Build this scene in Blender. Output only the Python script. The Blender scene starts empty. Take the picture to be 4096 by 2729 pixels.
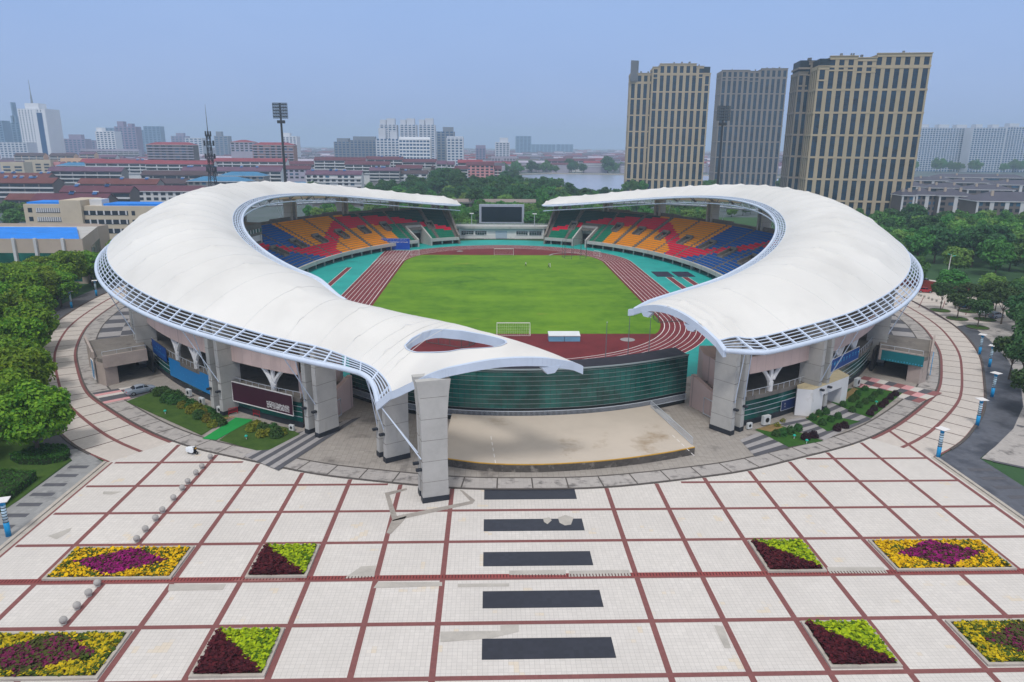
import bpy, bmesh, math, random
from mathutils import Vector, Matrix
from mathutils.geometry import tessellate_polygon, delaunay_2d_cdt
R = math.radians
rnd = random.Random(7)
SC = bpy.context.scene
COL = SC.collection

# ---------------------------------------------------------------- survey
# the camera was solved from the plaza grid and the running track; gp() gives the
# ground point behind a surveyed photograph point (2353 x 1568 survey sheet)
F, PITCH, ROLL, YAW, XC, H = 2874.08, .2664, .0080, .0326, -5.3113, 40.6104
SV = 4096 / 2353.0
_cp, _sp, _cy, _sy, _cr, _sr = math.cos(PITCH), math.sin(PITCH), math.cos(YAW), math.sin(YAW), math.cos(ROLL), math.sin(ROLL)


def ray(px, py):
 px = px * SV - 2048
 py = py * SV - 1364.5
 u = px * _cr + py * _sr
 v = -px * _sr + py * _cr
 x, up = u / F, -v / F
 y, z = _cp + up * _sp, -_sp + up * _cp
 return Vector((x * _cy + y * _sy, -x * _sy + y * _cy, z))


def gp(px, py, z=0.0):
 d = ray(px, py)
 t = (z - H) / d.z
 return Vector((XC + d.x * t, d.y * t, z))


def at_y(px, py, Y):
 d = ray(px, py)
 t = Y / d.y
 return Vector((XC + d.x * t, Y, H + d.z * t))


# ---------------------------------------------------------------- objects
def tag(o, label=None, cat=None, group=None, kind=None):
 if label:
  o['label'] = label
 if cat:
  o['category'] = cat
 if group:
  o['group'] = group
 if kind:
  o['kind'] = kind
 return o


def thing(name, label, cat, loc=(0, 0, 0), rotz=0, group=None):
 o = bpy.data.objects.new(name, None)
 o.empty_display_size = .5
 COL.objects.link(o)
 o.location = loc
 o.rotation_euler = (0, 0, rotz)
 return tag(o, label, cat, group)


def copy_tree(o, parent=None):
 c = o.copy()
 COL.objects.link(c)
 c.parent = parent
 for ch in KIDS.get(o.name, []):
  copy_tree(ch, c)
 return c


KIDS = {}


def dup(o, loc, rotz=None, scale=None, label=None, group=None):
 c = copy_tree(o)
 c.location = loc
 if rotz is not None:
  c.rotation_euler = (0, 0, rotz)
 if scale is not None:
  c.scale = scale if hasattr(scale, '__len__') else (scale,) * 3
 if label:
  c['label'] = label
 if group:
  c['group'] = group
 return c


class MB:
 def __init__(s):
  s.v, s.f, s.m = [], [], []
  s.cur = 0

 def face(s, pts, m=None):
  n = len(s.v)
  s.v.extend([tuple(p) for p in pts])
  s.f.append(tuple(range(n, n + len(pts))))
  s.m.append(s.cur if m is None else m)

 def add(s, vs, fs, m=None):
  n = len(s.v)
  s.v.extend([tuple(p) for p in vs])
  for f in fs:
   s.f.append(tuple(i + n for i in f))
   s.m.append(s.cur if m is None else m)
  return s

 def hexa(s, p, m=None):   # 8 points: bottom ring 0-3, top ring 4-7 (ccw from above)
  return s.add(p, [(3, 2, 1, 0), (4, 5, 6, 7), (0, 1, 5, 4), (1, 2, 6, 5), (2, 3, 7, 6), (3, 0, 4, 7)], m)

 def box(s, c, d, rz=0, m=None):   # centre, full dims
  hx, hy, hz = d[0] / 2, d[1] / 2, d[2] / 2
  ca, sa = math.cos(rz), math.sin(rz)
  pts = []
  for z in (-hz, hz):
   for x, y in ((-hx, -hy), (hx, -hy), (hx, hy), (-hx, hy)):
    pts.append((c[0] + x * ca - y * sa, c[1] + x * sa + y * ca, c[2] + z))
  return s.hexa(pts, m)

 def slab(s, x0, x1, y0, y1, z0, z1, m=None):
  return s.box(((x0 + x1) / 2, (y0 + y1) / 2, (z0 + z1) / 2), (x1 - x0, y1 - y0, z1 - z0), 0, m)

 def prism(s, poly, z0, z1, m=None, cap=True, mtop=None):
  n = len(poly)
  a = sum(poly[i][0] * poly[(i + 1) % n][1] - poly[(i + 1) % n][0] * poly[i][1] for i in range(n))
  if a < 0:
   poly = list(reversed(poly))
  zz0 = z0 if hasattr(z0, '__len__') else [z0] * n
  zz1 = z1 if hasattr(z1, '__len__') else [z1] * n
  vs = [(p[0], p[1], zz0[i]) for i, p in enumerate(poly)] + [(p[0], p[1], zz1[i]) for i, p in enumerate(poly)]
  fs = [(i, (i + 1) % n, n + (i + 1) % n, n + i) for i in range(n)]
  s.add(vs, fs, m)
  if cap:
   tri = tessellate_polygon([[Vector((p[0], p[1], 0)) for p in poly]])
   fix = []
   for t in tri:
    a, b, c = (poly[i] for i in t)
    cr = (b[0] - a[0]) * (c[1] - a[1]) - (c[0] - a[0]) * (b[1] - a[1])
    fix.append(t if cr > 0 else (t[0], t[2], t[1]))
   s.add([vs[n + i] for i in range(n)], fix, m if mtop is None else mtop)
   s.add([vs[i] for i in range(n)], [tuple(reversed(t)) for t in fix], m)
  return s

 def tube(s, path, r, n=6, m=None, closed=False, cap=True):
  P = [Vector(p) for p in path]
  N = len(P)
  rr = r if hasattr(r, '__len__') else [r] * N
  vs = []
  last = None
  for i, p in enumerate(P):
   a = P[i - 1] if i > 0 else (P[-1] if closed else p)
   b = P[i + 1] if i < N - 1 else (P[0] if closed else p)
   d = (b - a)
   if d.length < 1e-9:
    d = Vector((0, 0, 1))
   d.normalize()
   ref = Vector((0, 0, 1)) if abs(d.z) < .9 else Vector((1, 0, 0))
   x = d.cross(ref).normalized()
   if last is not None and abs(d.z) >= .9 and x.dot(last) < 0:
    x = -x
   last = x
   y = d.cross(x)
   for k in range(n):
    t = 2 * math.pi * (k + .5) / n
    vs.append(p + (x * math.cos(t) + y * math.sin(t)) * rr[i])
  fs = []
  for i in range(N if closed else N - 1):
   j = (i + 1) % N
   for k in range(n):
    l = (k + 1) % n
    fs.append((i * n + k, j * n + k, j * n + l, i * n + l))
  if cap and not closed:
   fs.append(tuple(range(n)))
   fs.append(tuple(reversed(range((N - 1) * n, N * n))))
  return s.add(vs, fs, m)

 def cyl(s, c, r, h, n=16, r2=None, m=None):
  r2 = r if r2 is None else r2
  vs = []
  for z, q in ((0, r), (h, r2)):
   for k in range(n):
    t = 2 * math.pi * k / n
    vs.append((c[0] + q * math.cos(t), c[1] + q * math.sin(t), c[2] + z))
  fs = [(k, (k + 1) % n, n + (k + 1) % n, n + k) for k in range(n)]
  fs += [tuple(reversed(range(n))), tuple(range(n, 2 * n))]
  return s.add(vs, fs, m)

 def lathe(s, c, prof, n=20, m=None, sx=1, sy=1):
  vs, fs = [], []
  for r, z in prof:
   for k in range(n):
    t = 2 * math.pi * k / n
    vs.append((c[0] + r * sx * math.cos(t), c[1] + r * sy * math.sin(t), c[2] + z))
  for i in range(len(prof) - 1):
   for k in range(n):
    l = (k + 1) % n
    fs.append((i * n + k, i * n + l, (i + 1) * n + l, (i + 1) * n + k))
  fs.append(tuple(reversed(range(n))))
  fs.append(tuple(range((len(prof) - 1) * n, len(prof) * n)))
  return s.add(vs, fs, m)

 def build(s, name, mats, parent=None, smooth=False, origin=None, weld=False):
  off = Vector((0, 0, 0))
  if parent is not None and origin is None:
   pass
  if origin is not None:
   off = Vector(origin)
  me = bpy.data.meshes.new(name)
  me.from_pydata([tuple(Vector(p) - off) for p in s.v], [], s.f)
  if not isinstance(mats, (list, tuple)):
   mats = [mats]
  for mt in mats:
   me.materials.append(mt)
  if len(mats) > 1:
   me.polygons.foreach_set('material_index', s.m)
  if weld:
   bm = bmesh.new()
   bm.from_mesh(me)
   bmesh.ops.remove_doubles(bm, verts=bm.verts, dist=1e-4)
   bm.to_mesh(me)
   bm.free()
  if smooth:
   me.polygons.foreach_set('use_smooth', [True] * len(me.polygons))
  me.update()
  o = bpy.data.objects.new(name, me)
  COL.objects.link(o)
  if parent is not None:
   o.parent = parent
   KIDS.setdefault(parent.name, []).append(o)
  elif origin is not None:
   o.location = off
  return o


def child(name, src, parent, loc=(0, 0, 0), rotz=0, scale=None):
 """another part sharing the mesh of a part already built"""
 o = src.copy()
 o.name = name
 COL.objects.link(o)
 o.parent = parent
 o.location = loc
 o.rotation_euler = (0, 0, rotz)
 if scale:
  o.scale = scale
 KIDS.setdefault(parent.name, []).append(o)
 return o


def struct(name, mb, mats, smooth=False):
 return tag(mb.build(name, mats, smooth=smooth), kind='structure')


def catmull(pts, n):
 """resample a polyline smoothly into n+1 points, even in length"""
 P = [Vector(p) for p in pts]
 P = [P[0] * 2 - P[1]] + P + [P[-1] * 2 - P[-2]]
 out = []
 for i in range(1, len(P) - 2):
  a, b, c, d = P[i - 1:i + 3]
  for k in range(12):
   t = k / 12
   out.append(.5 * (2 * b + (c - a) * t + (2 * a - 5 * b + 4 * c - d) * t * t + (3 * b - a - 3 * c + d) * t ** 3))
 out.append(P[-2])
 L = [0]
 for i in range(1, len(out)):
  L.append(L[-1] + (out[i] - out[i - 1]).length)
 res, j = [], 0
 for k in range(n + 1):
  t = L[-1] * k / n
  while j < len(L) - 2 and L[j + 1] < t:
   j += 1
  q = (t - L[j]) / max(1e-9, L[j + 1] - L[j])
  res.append(out[j].lerp(out[j + 1], min(1, max(0, q))))
 return res


def lerp(a, b, t):
 return a + (b - a) * t


def offset_line(pts, d):
 """parallel of a plan polyline, d to its left"""
 out = []
 for i, p in enumerate(pts):
  a = pts[max(0, i - 1)]
  b = pts[min(len(pts) - 1, i + 1)]
  t = Vector((b[0] - a[0], b[1] - a[1])).normalized()
  out.append(Vector((p[0] - t.y * d, p[1] + t.x * d, p[2] if len(p) > 2 else 0)))
 return out


def ribbon(mb, A, B, z=None, m=None):
 for i in range(len(A) - 1):
  q = [A[i], A[i + 1], B[i + 1], B[i]]
  if z is not None:
   q = [(p[0], p[1], z) for p in q]
  mb.face(q, m)


def sheet(mb, poly, z, m=None):
 V = [Vector((p[0], p[1], 0)) for p in poly]
 tri = tessellate_polygon([V])
 fix = []
 for t in tri:
  a, b, c = (V[i] for i in t)
  fix.append(t if (b - a).cross(c - a).z > 0 else (t[0], t[2], t[1]))
 mb.add([(p.x, p.y, z) for p in V], fix, m)


# ---------------------------------------------------------------- materials
def nt_new(name):
 m = bpy.data.materials.new(name)
 m.use_nodes = True
 nt = m.node_tree
 b = nt.nodes['Principled BSDF']
 return m, nt, b


def N(nt, t, **kw):
 n = nt.nodes.new(t)
 for k, v in kw.items():
  setattr(n, k, v)
 return n


def mixc(nt, fac, a, b, mode='MIX'):
 n = N(nt, 'ShaderNodeMix', data_type='RGBA', blend_type=mode)
 for i, v in ((0, fac), (6, a), (7, b)):
  if hasattr(v, 'is_output'):
   nt.links.new(v, n.inputs[i])
  elif isinstance(v, (int, float)):
   n.inputs[i].default_value = v
  else:
   n.inputs[i].default_value = (v[0], v[1], v[2], 1)
 return n.outputs[2]


def math_n(nt, op, a, b=0.0, c=None):
 n = N(nt, 'ShaderNodeMath', operation=op)
 for i, v in ((0, a), (1, b), (2, c)):
  if v is None:
   continue
  if hasattr(v, 'is_output'):
   nt.links.new(v, n.inputs[i])
  else:
   n.inputs[i].default_value = v
 return n.outputs[0]


def noise(nt, co, scale, detail=4, rough=.55, stretch=None):
 if stretch:
  mp = N(nt, 'ShaderNodeMapping')
  mp.inputs['Scale'].default_value = stretch
  nt.links.new(co, mp.inputs['Vector'])
  co = mp.outputs[0]
 n = N(nt, 'ShaderNodeTexNoise')
 n.inputs['Scale'].default_value = scale
 n.inputs['Detail'].default_value = detail
 n.inputs['Roughness'].default_value = rough
 nt.links.new(co, n.inputs['Vector'])
 return n.outputs['Fac']


def ramp(nt, v, a, b):
 n = N(nt, 'ShaderNodeMapRange')
 n.inputs['From Min'].default_value = a
 n.inputs['From Max'].default_value = b
 nt.links.new(v, n.inputs['Value'])
 return n.outputs[0]


def coords(nt, kind='Object'):
 if kind == 'World':
  return N(nt, 'ShaderNodeNewGeometry').outputs['Position']
 return N(nt, 'ShaderNodeTexCoord').outputs[kind]


def mat(name, c, rough=.7, var=.12, scale=.6, dark=None, spec=.3, metal=0, bump=0, stretch=None, rand=0, dirt=None, coat=0):
 """base colour with two octaves of wear; dark = second colour; rand = per object"""
 m, nt, b = nt_new(name)
 co = coords(nt)
 d = dark or tuple(x * (1 - 2.2 * var) for x in c)
 n1 = ramp(nt, noise(nt, co, scale, 6, .6, stretch), .3, .7)
 col = mixc(nt, n1, d, c)
 n2 = ramp(nt, noise(nt, co, scale * 7, 3, .6), .35, .65)
 col = mixc(nt, math_n(nt, 'MULTIPLY', n2, min(1, var * 2)), col, tuple(min(1, x * 1.12) for x in c))
 if dirt:
  nd = ramp(nt, noise(nt, co, dirt[1], 5, .65, dirt[3] if len(dirt) > 3 else None), dirt[2], dirt[2] + .15)
  col = mixc(nt, nd, col, dirt[0])
 if rand:
  oi = N(nt, 'ShaderNodeObjectInfo')
  hs = N(nt, 'ShaderNodeHueSaturation')
  nt.links.new(col, hs.inputs['Color'])
  nt.links.new(math_n(nt, 'MULTIPLY_ADD', oi.outputs['Random'], rand, 1 - rand / 2), hs.inputs['Value'])
  col = hs.outputs[0]
 nt.links.new(col, b.inputs['Base Color'])
 b.inputs['Roughness'].default_value = rough
 b.inputs['Specular IOR Level'].default_value = spec
 b.inputs['Metallic'].default_value = metal
 if coat:
  b.inputs['Coat Weight'].default_value = coat
  b.inputs['Coat Roughness'].default_value = .08
 if bump:
  bp = N(nt, 'ShaderNodeBump')
  bp.inputs['Strength'].default_value = bump
  bp.inputs['Distance'].default_value = .05
  nt.links.new(noise(nt, co, scale * 12, 5), bp.inputs['Height'])
  nt.links.new(bp.outputs[0], b.inputs['Normal'])
 return m


def srgb(r, g, b):
 f = lambda x: (x / 255 / 12.92) if x / 255 <= .04045 else ((x / 255 + .055) / 1.055) ** 2.4
 return (f(r), f(g), f(b))


def tile_mat(name, c, size=(.42, .42), line=.05, lc=.72, var=.1, stain=None, rough=.75, rot=0, odd=None, size_lc=None):
 """paving: small tiles with joints, each tile its own tint, large faint stains"""
 m, nt, b = nt_new(name)
 co = coords(nt, 'World')
 if rot:
  mp = N(nt, 'ShaderNodeMapping')
  mp.inputs['Rotation'].default_value = (0, 0, rot)
  nt.links.new(co, mp.inputs['Vector'])
  co = mp.outputs[0]
 sp = N(nt, 'ShaderNodeSeparateXYZ')
 nt.links.new(co, sp.inputs[0])
 gx = math_n(nt, 'DIVIDE', sp.outputs[0], size[0])
 gy = math_n(nt, 'DIVIDE', sp.outputs[1], size[1])
 cell = N(nt, 'ShaderNodeCombineXYZ')
 nt.links.new(math_n(nt, 'FLOOR', gx), cell.inputs[0])
 nt.links.new(math_n(nt, 'FLOOR', gy), cell.inputs[1])
 wn = N(nt, 'ShaderNodeTexWhiteNoise', noise_dimensions='2D')
 nt.links.new(cell.outputs[0], wn.inputs['Vector'])
 lx = math_n(nt, 'LESS_THAN', math_n(nt, 'FRACT', gx), line)
 ly = math_n(nt, 'LESS_THAN', math_n(nt, 'FRACT', gy), line)
 joint = math_n(nt, 'MAXIMUM', lx, ly)
 col = mixc(nt, wn.outputs['Value'], tuple(x * (1 - var) for x in c), tuple(min(1, x * (1 + var * .6)) for x in c))
 n1 = ramp(nt, noise(nt, co, .12, 6, .65), .35, .7)
 col = mixc(nt, math_n(nt, 'MULTIPLY', n1, .8), col, tuple(x * .86 for x in c), 'MIX')
 n3 = ramp(nt, noise(nt, co, .9, 5, .7), .52, .75)
 col = mixc(nt, math_n(nt, 'MULTIPLY', n3, .35), col, tuple(x * .8 for x in c))
 if odd:
  patch = ramp(nt, noise(nt, cell.outputs[0], odd[1], 2, .5), odd[2], odd[2] + .02)
  col = mixc(nt, math_n(nt, 'MULTIPLY', patch, odd[3]), col, odd[0])
 if stain:
  n2 = ramp(nt, noise(nt, co, stain[1], 6, .6, stain[3] if len(stain) > 3 else None), stain[2], stain[2] + .14)
  col = mixc(nt, n2, col, stain[0])
 col = mixc(nt, math_n(nt, 'MULTIPLY', joint, 1 - lc), col, (.05, .045, .04))
 nt.links.new(col, b.inputs['Base Color'])
 b.inputs['Roughness'].default_value = rough
 b.inputs['Specular IOR Level'].default_value = .25
 return m


def glass_mat(name, c, rough=.06, var=.5, cell=(1.4, 1.0)):
 """tinted glazing seen from outside: dark, glossy, each pane a little different"""
 m, nt, b = nt_new(name)
 co = coords(nt, 'World')
 n1 = ramp(nt, noise(nt, co, .22, 4, .6), .35, .7)
 col = mixc(nt, n1, tuple(x * (1 - var) for x in c), tuple(x * (1 + var) for x in c))
 nt.links.new(col, b.inputs['Base Color'])
 b.inputs['Roughness'].default_value = rough
 b.inputs['Specular IOR Level'].default_value = .6
 return m


def foliage_mat(name, c, c2, rand=.35, trans=.25):
 m, nt, b = nt_new(name)
 geo = N(nt, 'ShaderNodeNewGeometry')
 oi = N(nt, 'ShaderNodeObjectInfo')
 col = mixc(nt, geo.outputs['Random Per Island'], c, c2)
 n1 = ramp(nt, noise(nt, geo.outputs['Position'], .28, 3, .5), .3, .7)
 col = mixc(nt, math_n(nt, 'MULTIPLY', n1, .35), col, tuple(x * .55 for x in c))
 hs = N(nt, 'ShaderNodeHueSaturation')
 nt.links.new(col, hs.inputs['Color'])
 nt.links.new(math_n(nt, 'MULTIPLY_ADD', oi.outputs['Random'], rand, 1 - rand / 2), hs.inputs['Value'])
 nt.links.new(math_n(nt, 'MULTIPLY_ADD', oi.outputs['Random'], .05, .475), hs.inputs['Hue'])
 nt.links.new(hs.outputs[0], b.inputs['Base Color'])
 b.inputs['Roughness'].default_value = .65
 b.inputs['Specular IOR Level'].default_value = .25
 if trans:
  tr = N(nt, 'ShaderNodeBsdfTranslucent')
  nt.links.new(hs.outputs[0], tr.inputs['Color'])
  mx = N(nt, 'ShaderNodeMixShader')
  mx.inputs[0].default_value = trans
  nt.links.new(b.outputs[0], mx.inputs[1])
  nt.links.new(tr.outputs[0], mx.inputs[2])
  nt.links.new(mx.outputs[0], nt.nodes['Material Output'].inputs['Surface'])
 return m


def wp(mb, name, mats, parent, root, smooth=False, label=None):
 o = mb.build(name, mats, parent, smooth, origin=root.location)
 if label:
  o['label'] = label
 return o


M = {}
M['cream'] = tile_mat('cream_paving', srgb(212, 206, 200), (.42, .42), .07, .74, .06, odd=(srgb(214, 196, 168), .16, .66, .5))
M['path_cream'] = tile_mat('path_paving', srgb(204, 195, 187), (.4, .4), .05, .8, .07)
M['red_band'] = tile_mat('red_granite_band', srgb(132, 84, 82), (.3, .3), .04, .75, .12)
M['dark_joint'] = mat('dark_joint', srgb(92, 70, 66), .8, .15, .5)
M['slab_black'] = tile_mat('black_granite', srgb(50, 52, 62), (.42, .42), .05, 1.35, .2, rough=.35)
M['grey_slab'] = tile_mat('grey_slab', srgb(176, 170, 166), (.55, .4), .04, .75, .1, stain=(srgb(112, 108, 106), .55, .53))
M['apron_grey'] = tile_mat('apron_grey', srgb(164, 157, 150), (.7, .45), .06, .65, .14, stain=(srgb(118, 112, 108), .22, .55))
M['grey_dark'] = tile_mat('charcoal_paving', srgb(92, 92, 98), (.5, .5), .04, .75, .14)
M['grey_light'] = tile_mat('pale_grey_paving', srgb(168, 164, 164), (.5, .5), .04, .75, .1)
M['wet_dark'] = tile_mat('dark_wet_paving', srgb(92, 94, 102), (.6, .6), .03, .7, .2, stain=(srgb(58, 60, 68), .18, .46), rough=.45)
M['walk_grey'] = tile_mat('walk_grey', srgb(150, 150, 150), (.5, .5), .03, .75, .12, stain=(srgb(112, 112, 114), .3, .55))
M['pink_pave'] = tile_mat('pink_paving', srgb(218, 160, 162), (.3, .3), .05, .8, .1)
M['brick_pave'] = tile_mat('brick_red_paving', srgb(150, 98, 98), (.3, .3), .05, .8, .1)
M['patch'] = mat('cement_patch', srgb(186, 180, 172), .85, .12, .5)
M['patch2'] = mat('cement_patch_old', srgb(168, 160, 152), .85, .2, .5, dirt=(srgb(120, 112, 100), .5, .6))
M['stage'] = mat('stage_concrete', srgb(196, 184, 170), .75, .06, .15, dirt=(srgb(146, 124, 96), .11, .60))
M['grassA'] = mat('pitch_grass', srgb(108, 146, 38), .9, .2, .045, dark=srgb(62, 106, 30), spec=.1, stretch=(1, 1.8, 1), dirt=(srgb(140, 140, 62), .05, .64, (1, 2.5, 1)))
M['lawn'] = mat('lawn_grass', srgb(74, 98, 44), .9, .2, .5, dark=srgb(48, 74, 32), spec=.1, dirt=(srgb(128, 110, 66), .3, .66))
M['lawn_r'] = mat('lawn_grass_fresh', srgb(62, 100, 42), .9, .15, .6, dark=srgb(42, 80, 32), spec=.1)
M['lawn_dry'] = mat('dry_soil', srgb(150, 126, 84), .95, .2, .6)
M['track'] = mat('track_red', srgb(126, 58, 64), .85, .12, .25, dark=srgb(104, 46, 52), spec=.15)
M['dzone'] = mat('infield_red', srgb(116, 44, 48), .85, .15, .2, dark=srgb(92, 34, 38), spec=.2)
M['teal'] = mat('teal_apron', srgb(28, 168, 160), .6, .08, .1, dark=srgb(18, 140, 136), spec=.3, dirt=(srgb(14, 92, 96), .06, .60, (1, 1.8, 1)))
M['white'] = mat('white_line', srgb(230, 226, 224), .7, .05, 1)
M['asphalt'] = mat('asphalt', srgb(116, 116, 126), .8, .1, .2)
M['kerb'] = mat('kerb_stone', srgb(186, 178, 168), .8, .12, .8)
M['kerb_dark'] = mat('kerb_dark', srgb(92, 86, 82), .8, .15, .8)
M['carpet'] = mat('green_carpet', srgb(30, 152, 72), .9, .1, .5)
M['earth'] = mat('city_ground', srgb(98, 104, 110), .95, .2, .01, dark=srgb(70, 88, 82), spec=.1)
M['parkland'] = mat('park_ground', srgb(66, 96, 62), .95, .2, .03, dark=srgb(48, 76, 52), spec=.1)

# ---- the wide ground out to the horizon
g = MB()
g.lathe((0, 0, 0), [(.01, -.16)] + [(r, -.16) for r in (60, 150, 400, 900, 2000, 4500, 9000)], 72)
g.f = [f for f in g.f if len(f) == 4]
g.m = [0] * len(g.f)
struct('ground', g, M['earth'])
g = MB()
for poly in (
  [(-400, 30), (-400, 215), (-150, 215), (-118, 330), (-110, 420), (160, 430), (200, 380), (420, 360), (420, 30)],):
 sheet(g, poly, -.1)
struct('park_ground', g, M['parkland'])

# ---- plaza
PX0, PX1, S, SY, WL, WR, Y0 = -55.5, 55.2, 6.4415, 6.7456, 9.8577, 9.0551, 61.2362
apronR = [(0, 79.7), (10, 80.2), (22.5, 82.9), (29, 84.9), (36, 88), (46.5, 93), (56, 99.8), (67.3, 110.4), (73.4, 117.2), (80.8, 128.5), (88.3, 141.5), (95, 157), (98.5, 168), (101, 180), (103.5, 196), (104.5, 212), (103, 240), (97, 262), (88, 285), (75, 305)]
pathR = [(55.4, 88.4), (60, 91.6), (64.6, 95.6), (72, 103.5), (77, 110), (83.6, 119.9), (93.5, 135.6), (100, 148.8), (105, 162), (109, 178), (111.5, 194), (112.5, 212), (111, 242), (105, 266), (96, 290), (82, 312)]
AP = [p.to_2d().to_3d() for p in catmull([(-x, y, 0) for x, y in reversed(apronR[1:])] + [(x, y, 0) for x, y in apronR], 260)]
PO_R = catmull([(x, y, 0) for x, y in pathR], 110)
PO_L = [Vector((-p.x, p.y, 0)) for p in PO_R]
mid = len(AP) // 2
AP_R, AP_L = AP[mid:], list(reversed(AP[:mid + 1]))


def idx_x(line, x):
 return min(range(len(line)), key=lambda i: abs(abs(line[i].x) - x) + (0 if line[i].y < 215 else 999))


def near_on(line, p):
 return min(line, key=lambda q: (q - p).length)


g = MB()
iL, iR = idx_x(AP_L, 55.4), idx_x(AP_R, 55.4)
front = [(PX0, 20), (PX1, 20), (PX1, 88.4)] + [(p.x, p.y) for p in reversed(AP_R[:iR + 1])] + [(p.x, p.y) for p in AP_L[1:iL + 1]] + [(PX0, 88.4)]
sheet(g, front, 0)
struct('plaza', g, M['cream'])

# ring path between apron and outer kerb
g, gl, gm = MB(), MB(), MB()
for AL, PO, sg in ((AP_L, PO_L, -1), (AP_R, PO_R, 1)):
 ins = [near_on(AL, p) for p in PO]
 ribbon(g, ins, PO, .005)
 for k in range(3, len(PO) - 30, 2):
  a, b = ins[k], PO[k]
  d = (b - a).normalized()
  t = Vector((-d.y, d.x, 0)) * .11
  gl.face([(a - t).to_tuple()[:2] + (.012,), (a + t).to_tuple()[:2] + (.012,), (b + t).to_tuple()[:2] + (.012,), (b - t).to_tuple()[:2] + (.012,)])
 mm = [a.lerp(b, .5) for a, b in zip(ins, PO)]
 ribbon(gm, [a.lerp(b, .47) for a, b in zip(ins, PO)], [a.lerp(b, .53) for a, b in zip(ins, PO)], .016, 0)
 ribbon(gm, [a.lerp(b, .0) for a, b in zip(ins, PO)], [a.lerp(b, .06) for a, b in zip(ins, PO)], .016, 0)
 ribbon(gm, [a.lerp(b, .965) for a, b in zip(ins, PO)], [a.lerp(b, 1.0) for a, b in zip(ins, PO)], .016, 0)
struct('ring_path', g, M['path_cream'])
struct('ring_path_joints', gl, M['dark_joint'])
struct('ring_path_bands', gm, M['red_band'])

# plaza bands: longitudinal and transversal, stopped at the apron
inside = [(p.x, p.y) for p in AP_L[iL::-1]] + [(p.x, p.y) for p in AP_R[1:iR + 1]]


def apron_y(x):
 for (xa, ya), (xb, yb) in zip(inside, inside[1:]):
  if xa <= x <= xb:
   return ya + (yb - ya) * (x - xa) / max(1e-6, xb - xa)
 return 88.4


g = MB()
W = .265
BANDS_X = [-WL - k * S for k in range(0, 8)] + [WR + k * S for k in range(0, 8)]
for x in BANDS_X:
 if not PX0 < x < PX1:
  continue
 yt = min(apron_y(x - W), apron_y(x + W))
 n = 14
 for i in range(n):
  ya, yb = 20 + (yt - 20) * i / n, 20 + (yt - 20) * (i + 1) / n
  g.face([(x - W, ya, .008), (x + W, ya, .008), (x + W, yb, .008), (x - W, yb, .008)])
for j in range(-5, 5):
 y = Y0 + j * SY
 # clip where the apron comes forward
 xs = [x for x in [PX0 + .01 * k * (PX1 - PX0) for k in range(101)] if apron_y(x) > y + W]
 if not xs:
  continue
 runs, cur = [], [xs[0]]
 for x in xs[1:]:
  if x - cur[-1] < 1.3:
   cur.append(x)
  else:
   runs.append(cur)
   cur = [x]
 runs.append(cur)
 for r_ in runs:
  a = r_[0] if r_[0] > PX0 + 1 else -54.5
  b = r_[-1] if r_[-1] < PX1 - 1 else 54.2
  g.face([(a, y - W * .95, .011), (b, y - W * .95, .011), (b, y + W * .95, .011), (a, y + W * .95, .011)])
struct('plaza_bands', g, M['red_band'])

# border strips and kerbs at the plaza's sides
g, k_ = MB(), MB()
for x0, x1, s_ in ((-55.5, -54.95, -1), (54.7, 55.2, 1)):
 g.slab(x0, x1, 20, 88.4, -.05, .012)
 xk = x0 - .25 if s_ < 0 else x1 + .25
 k_.box((xk, 54.2, 0.02), (.42, 68.4, .26))
struct('plaza_edge', g, M['kerb'])
struct('plaza_kerb', k_, M['kerb'])

# black slabs down the middle
g = MB()
for j in range(-4, 4):
 yc = Y0 + (j + .5) * SY + (.0 if j < 2 else .5)
 y1 = min(yc + 1.3, 79.3)
 g.face([(-5.95, yc - 1.3, .013), (5.1, yc - 1.3, .013), (5.1, y1, .013), (-5.95, y1, .013)])
struct('plaza_inlays', g, M['slab_black'])

# cement patches and repairs
g = MB()
for px in ([(1012, 1452), (1150, 1450), (1150, 1438), (1192, 1436), (1192, 1452), (1130, 1467), (1012, 1476)],
  [(868, 1338), (1016, 1338), (1016, 1347), (858, 1352)], [(1307, 1312), (1445, 1310), (1450, 1324), (1307, 1326)],
  [(1640, 1437), (1662, 1440), (1680, 1490), (1665, 1490)], [(790, 1330), (860, 1326), (864, 1300), (830, 1302)],
  [(389, 1343), (520, 1343), (512, 1356), (386, 1358)], [(1170, 1312), (1300, 1310), (1300, 1322), (1170, 1322)],
  [(1052, 1342), (1170, 1341), (1170, 1348), (1052, 1350)],
  [(1900, 1304), (2030, 1304), (2040, 1318), (1905, 1318)], [(110, 1232), (165, 1213), (160, 1222), (130, 1240)], [(238, 1130), (280, 1130), (258, 1137), (236, 1136)]):
 sheet(g, [gp(*p) for p in px], .02)
struct('cement_patches', g, M['patch'])
g = MB()
for px in ([(884, 1133), (934, 1122), (936, 1126), (895, 1138), (912, 1186), (1080, 1152), (1086, 1158), (902, 1198)],
  [(1064, 1128), (1092, 1150), (1086, 1158), (1056, 1126)], [(900, 1196), (935, 1186), (925, 1200), (898, 1228), (888, 1225)]):
 sheet(g, [gp(*p) for p in px], .02)
struct('trench_repair', g, M['patch2'])
g = MB()
for px in ([(1248, 1192), (1262, 1189), (1268, 1196), (1258, 1205), (1250, 1200)], [(1282, 1190), (1300, 1184), (1318, 1190), (1312, 1206), (1298, 1208), (1286, 1202)]):
 sheet(g, [gp(*p) for p in px], .022)
struct('bare_cement_spots', g, M['patch'])

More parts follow.
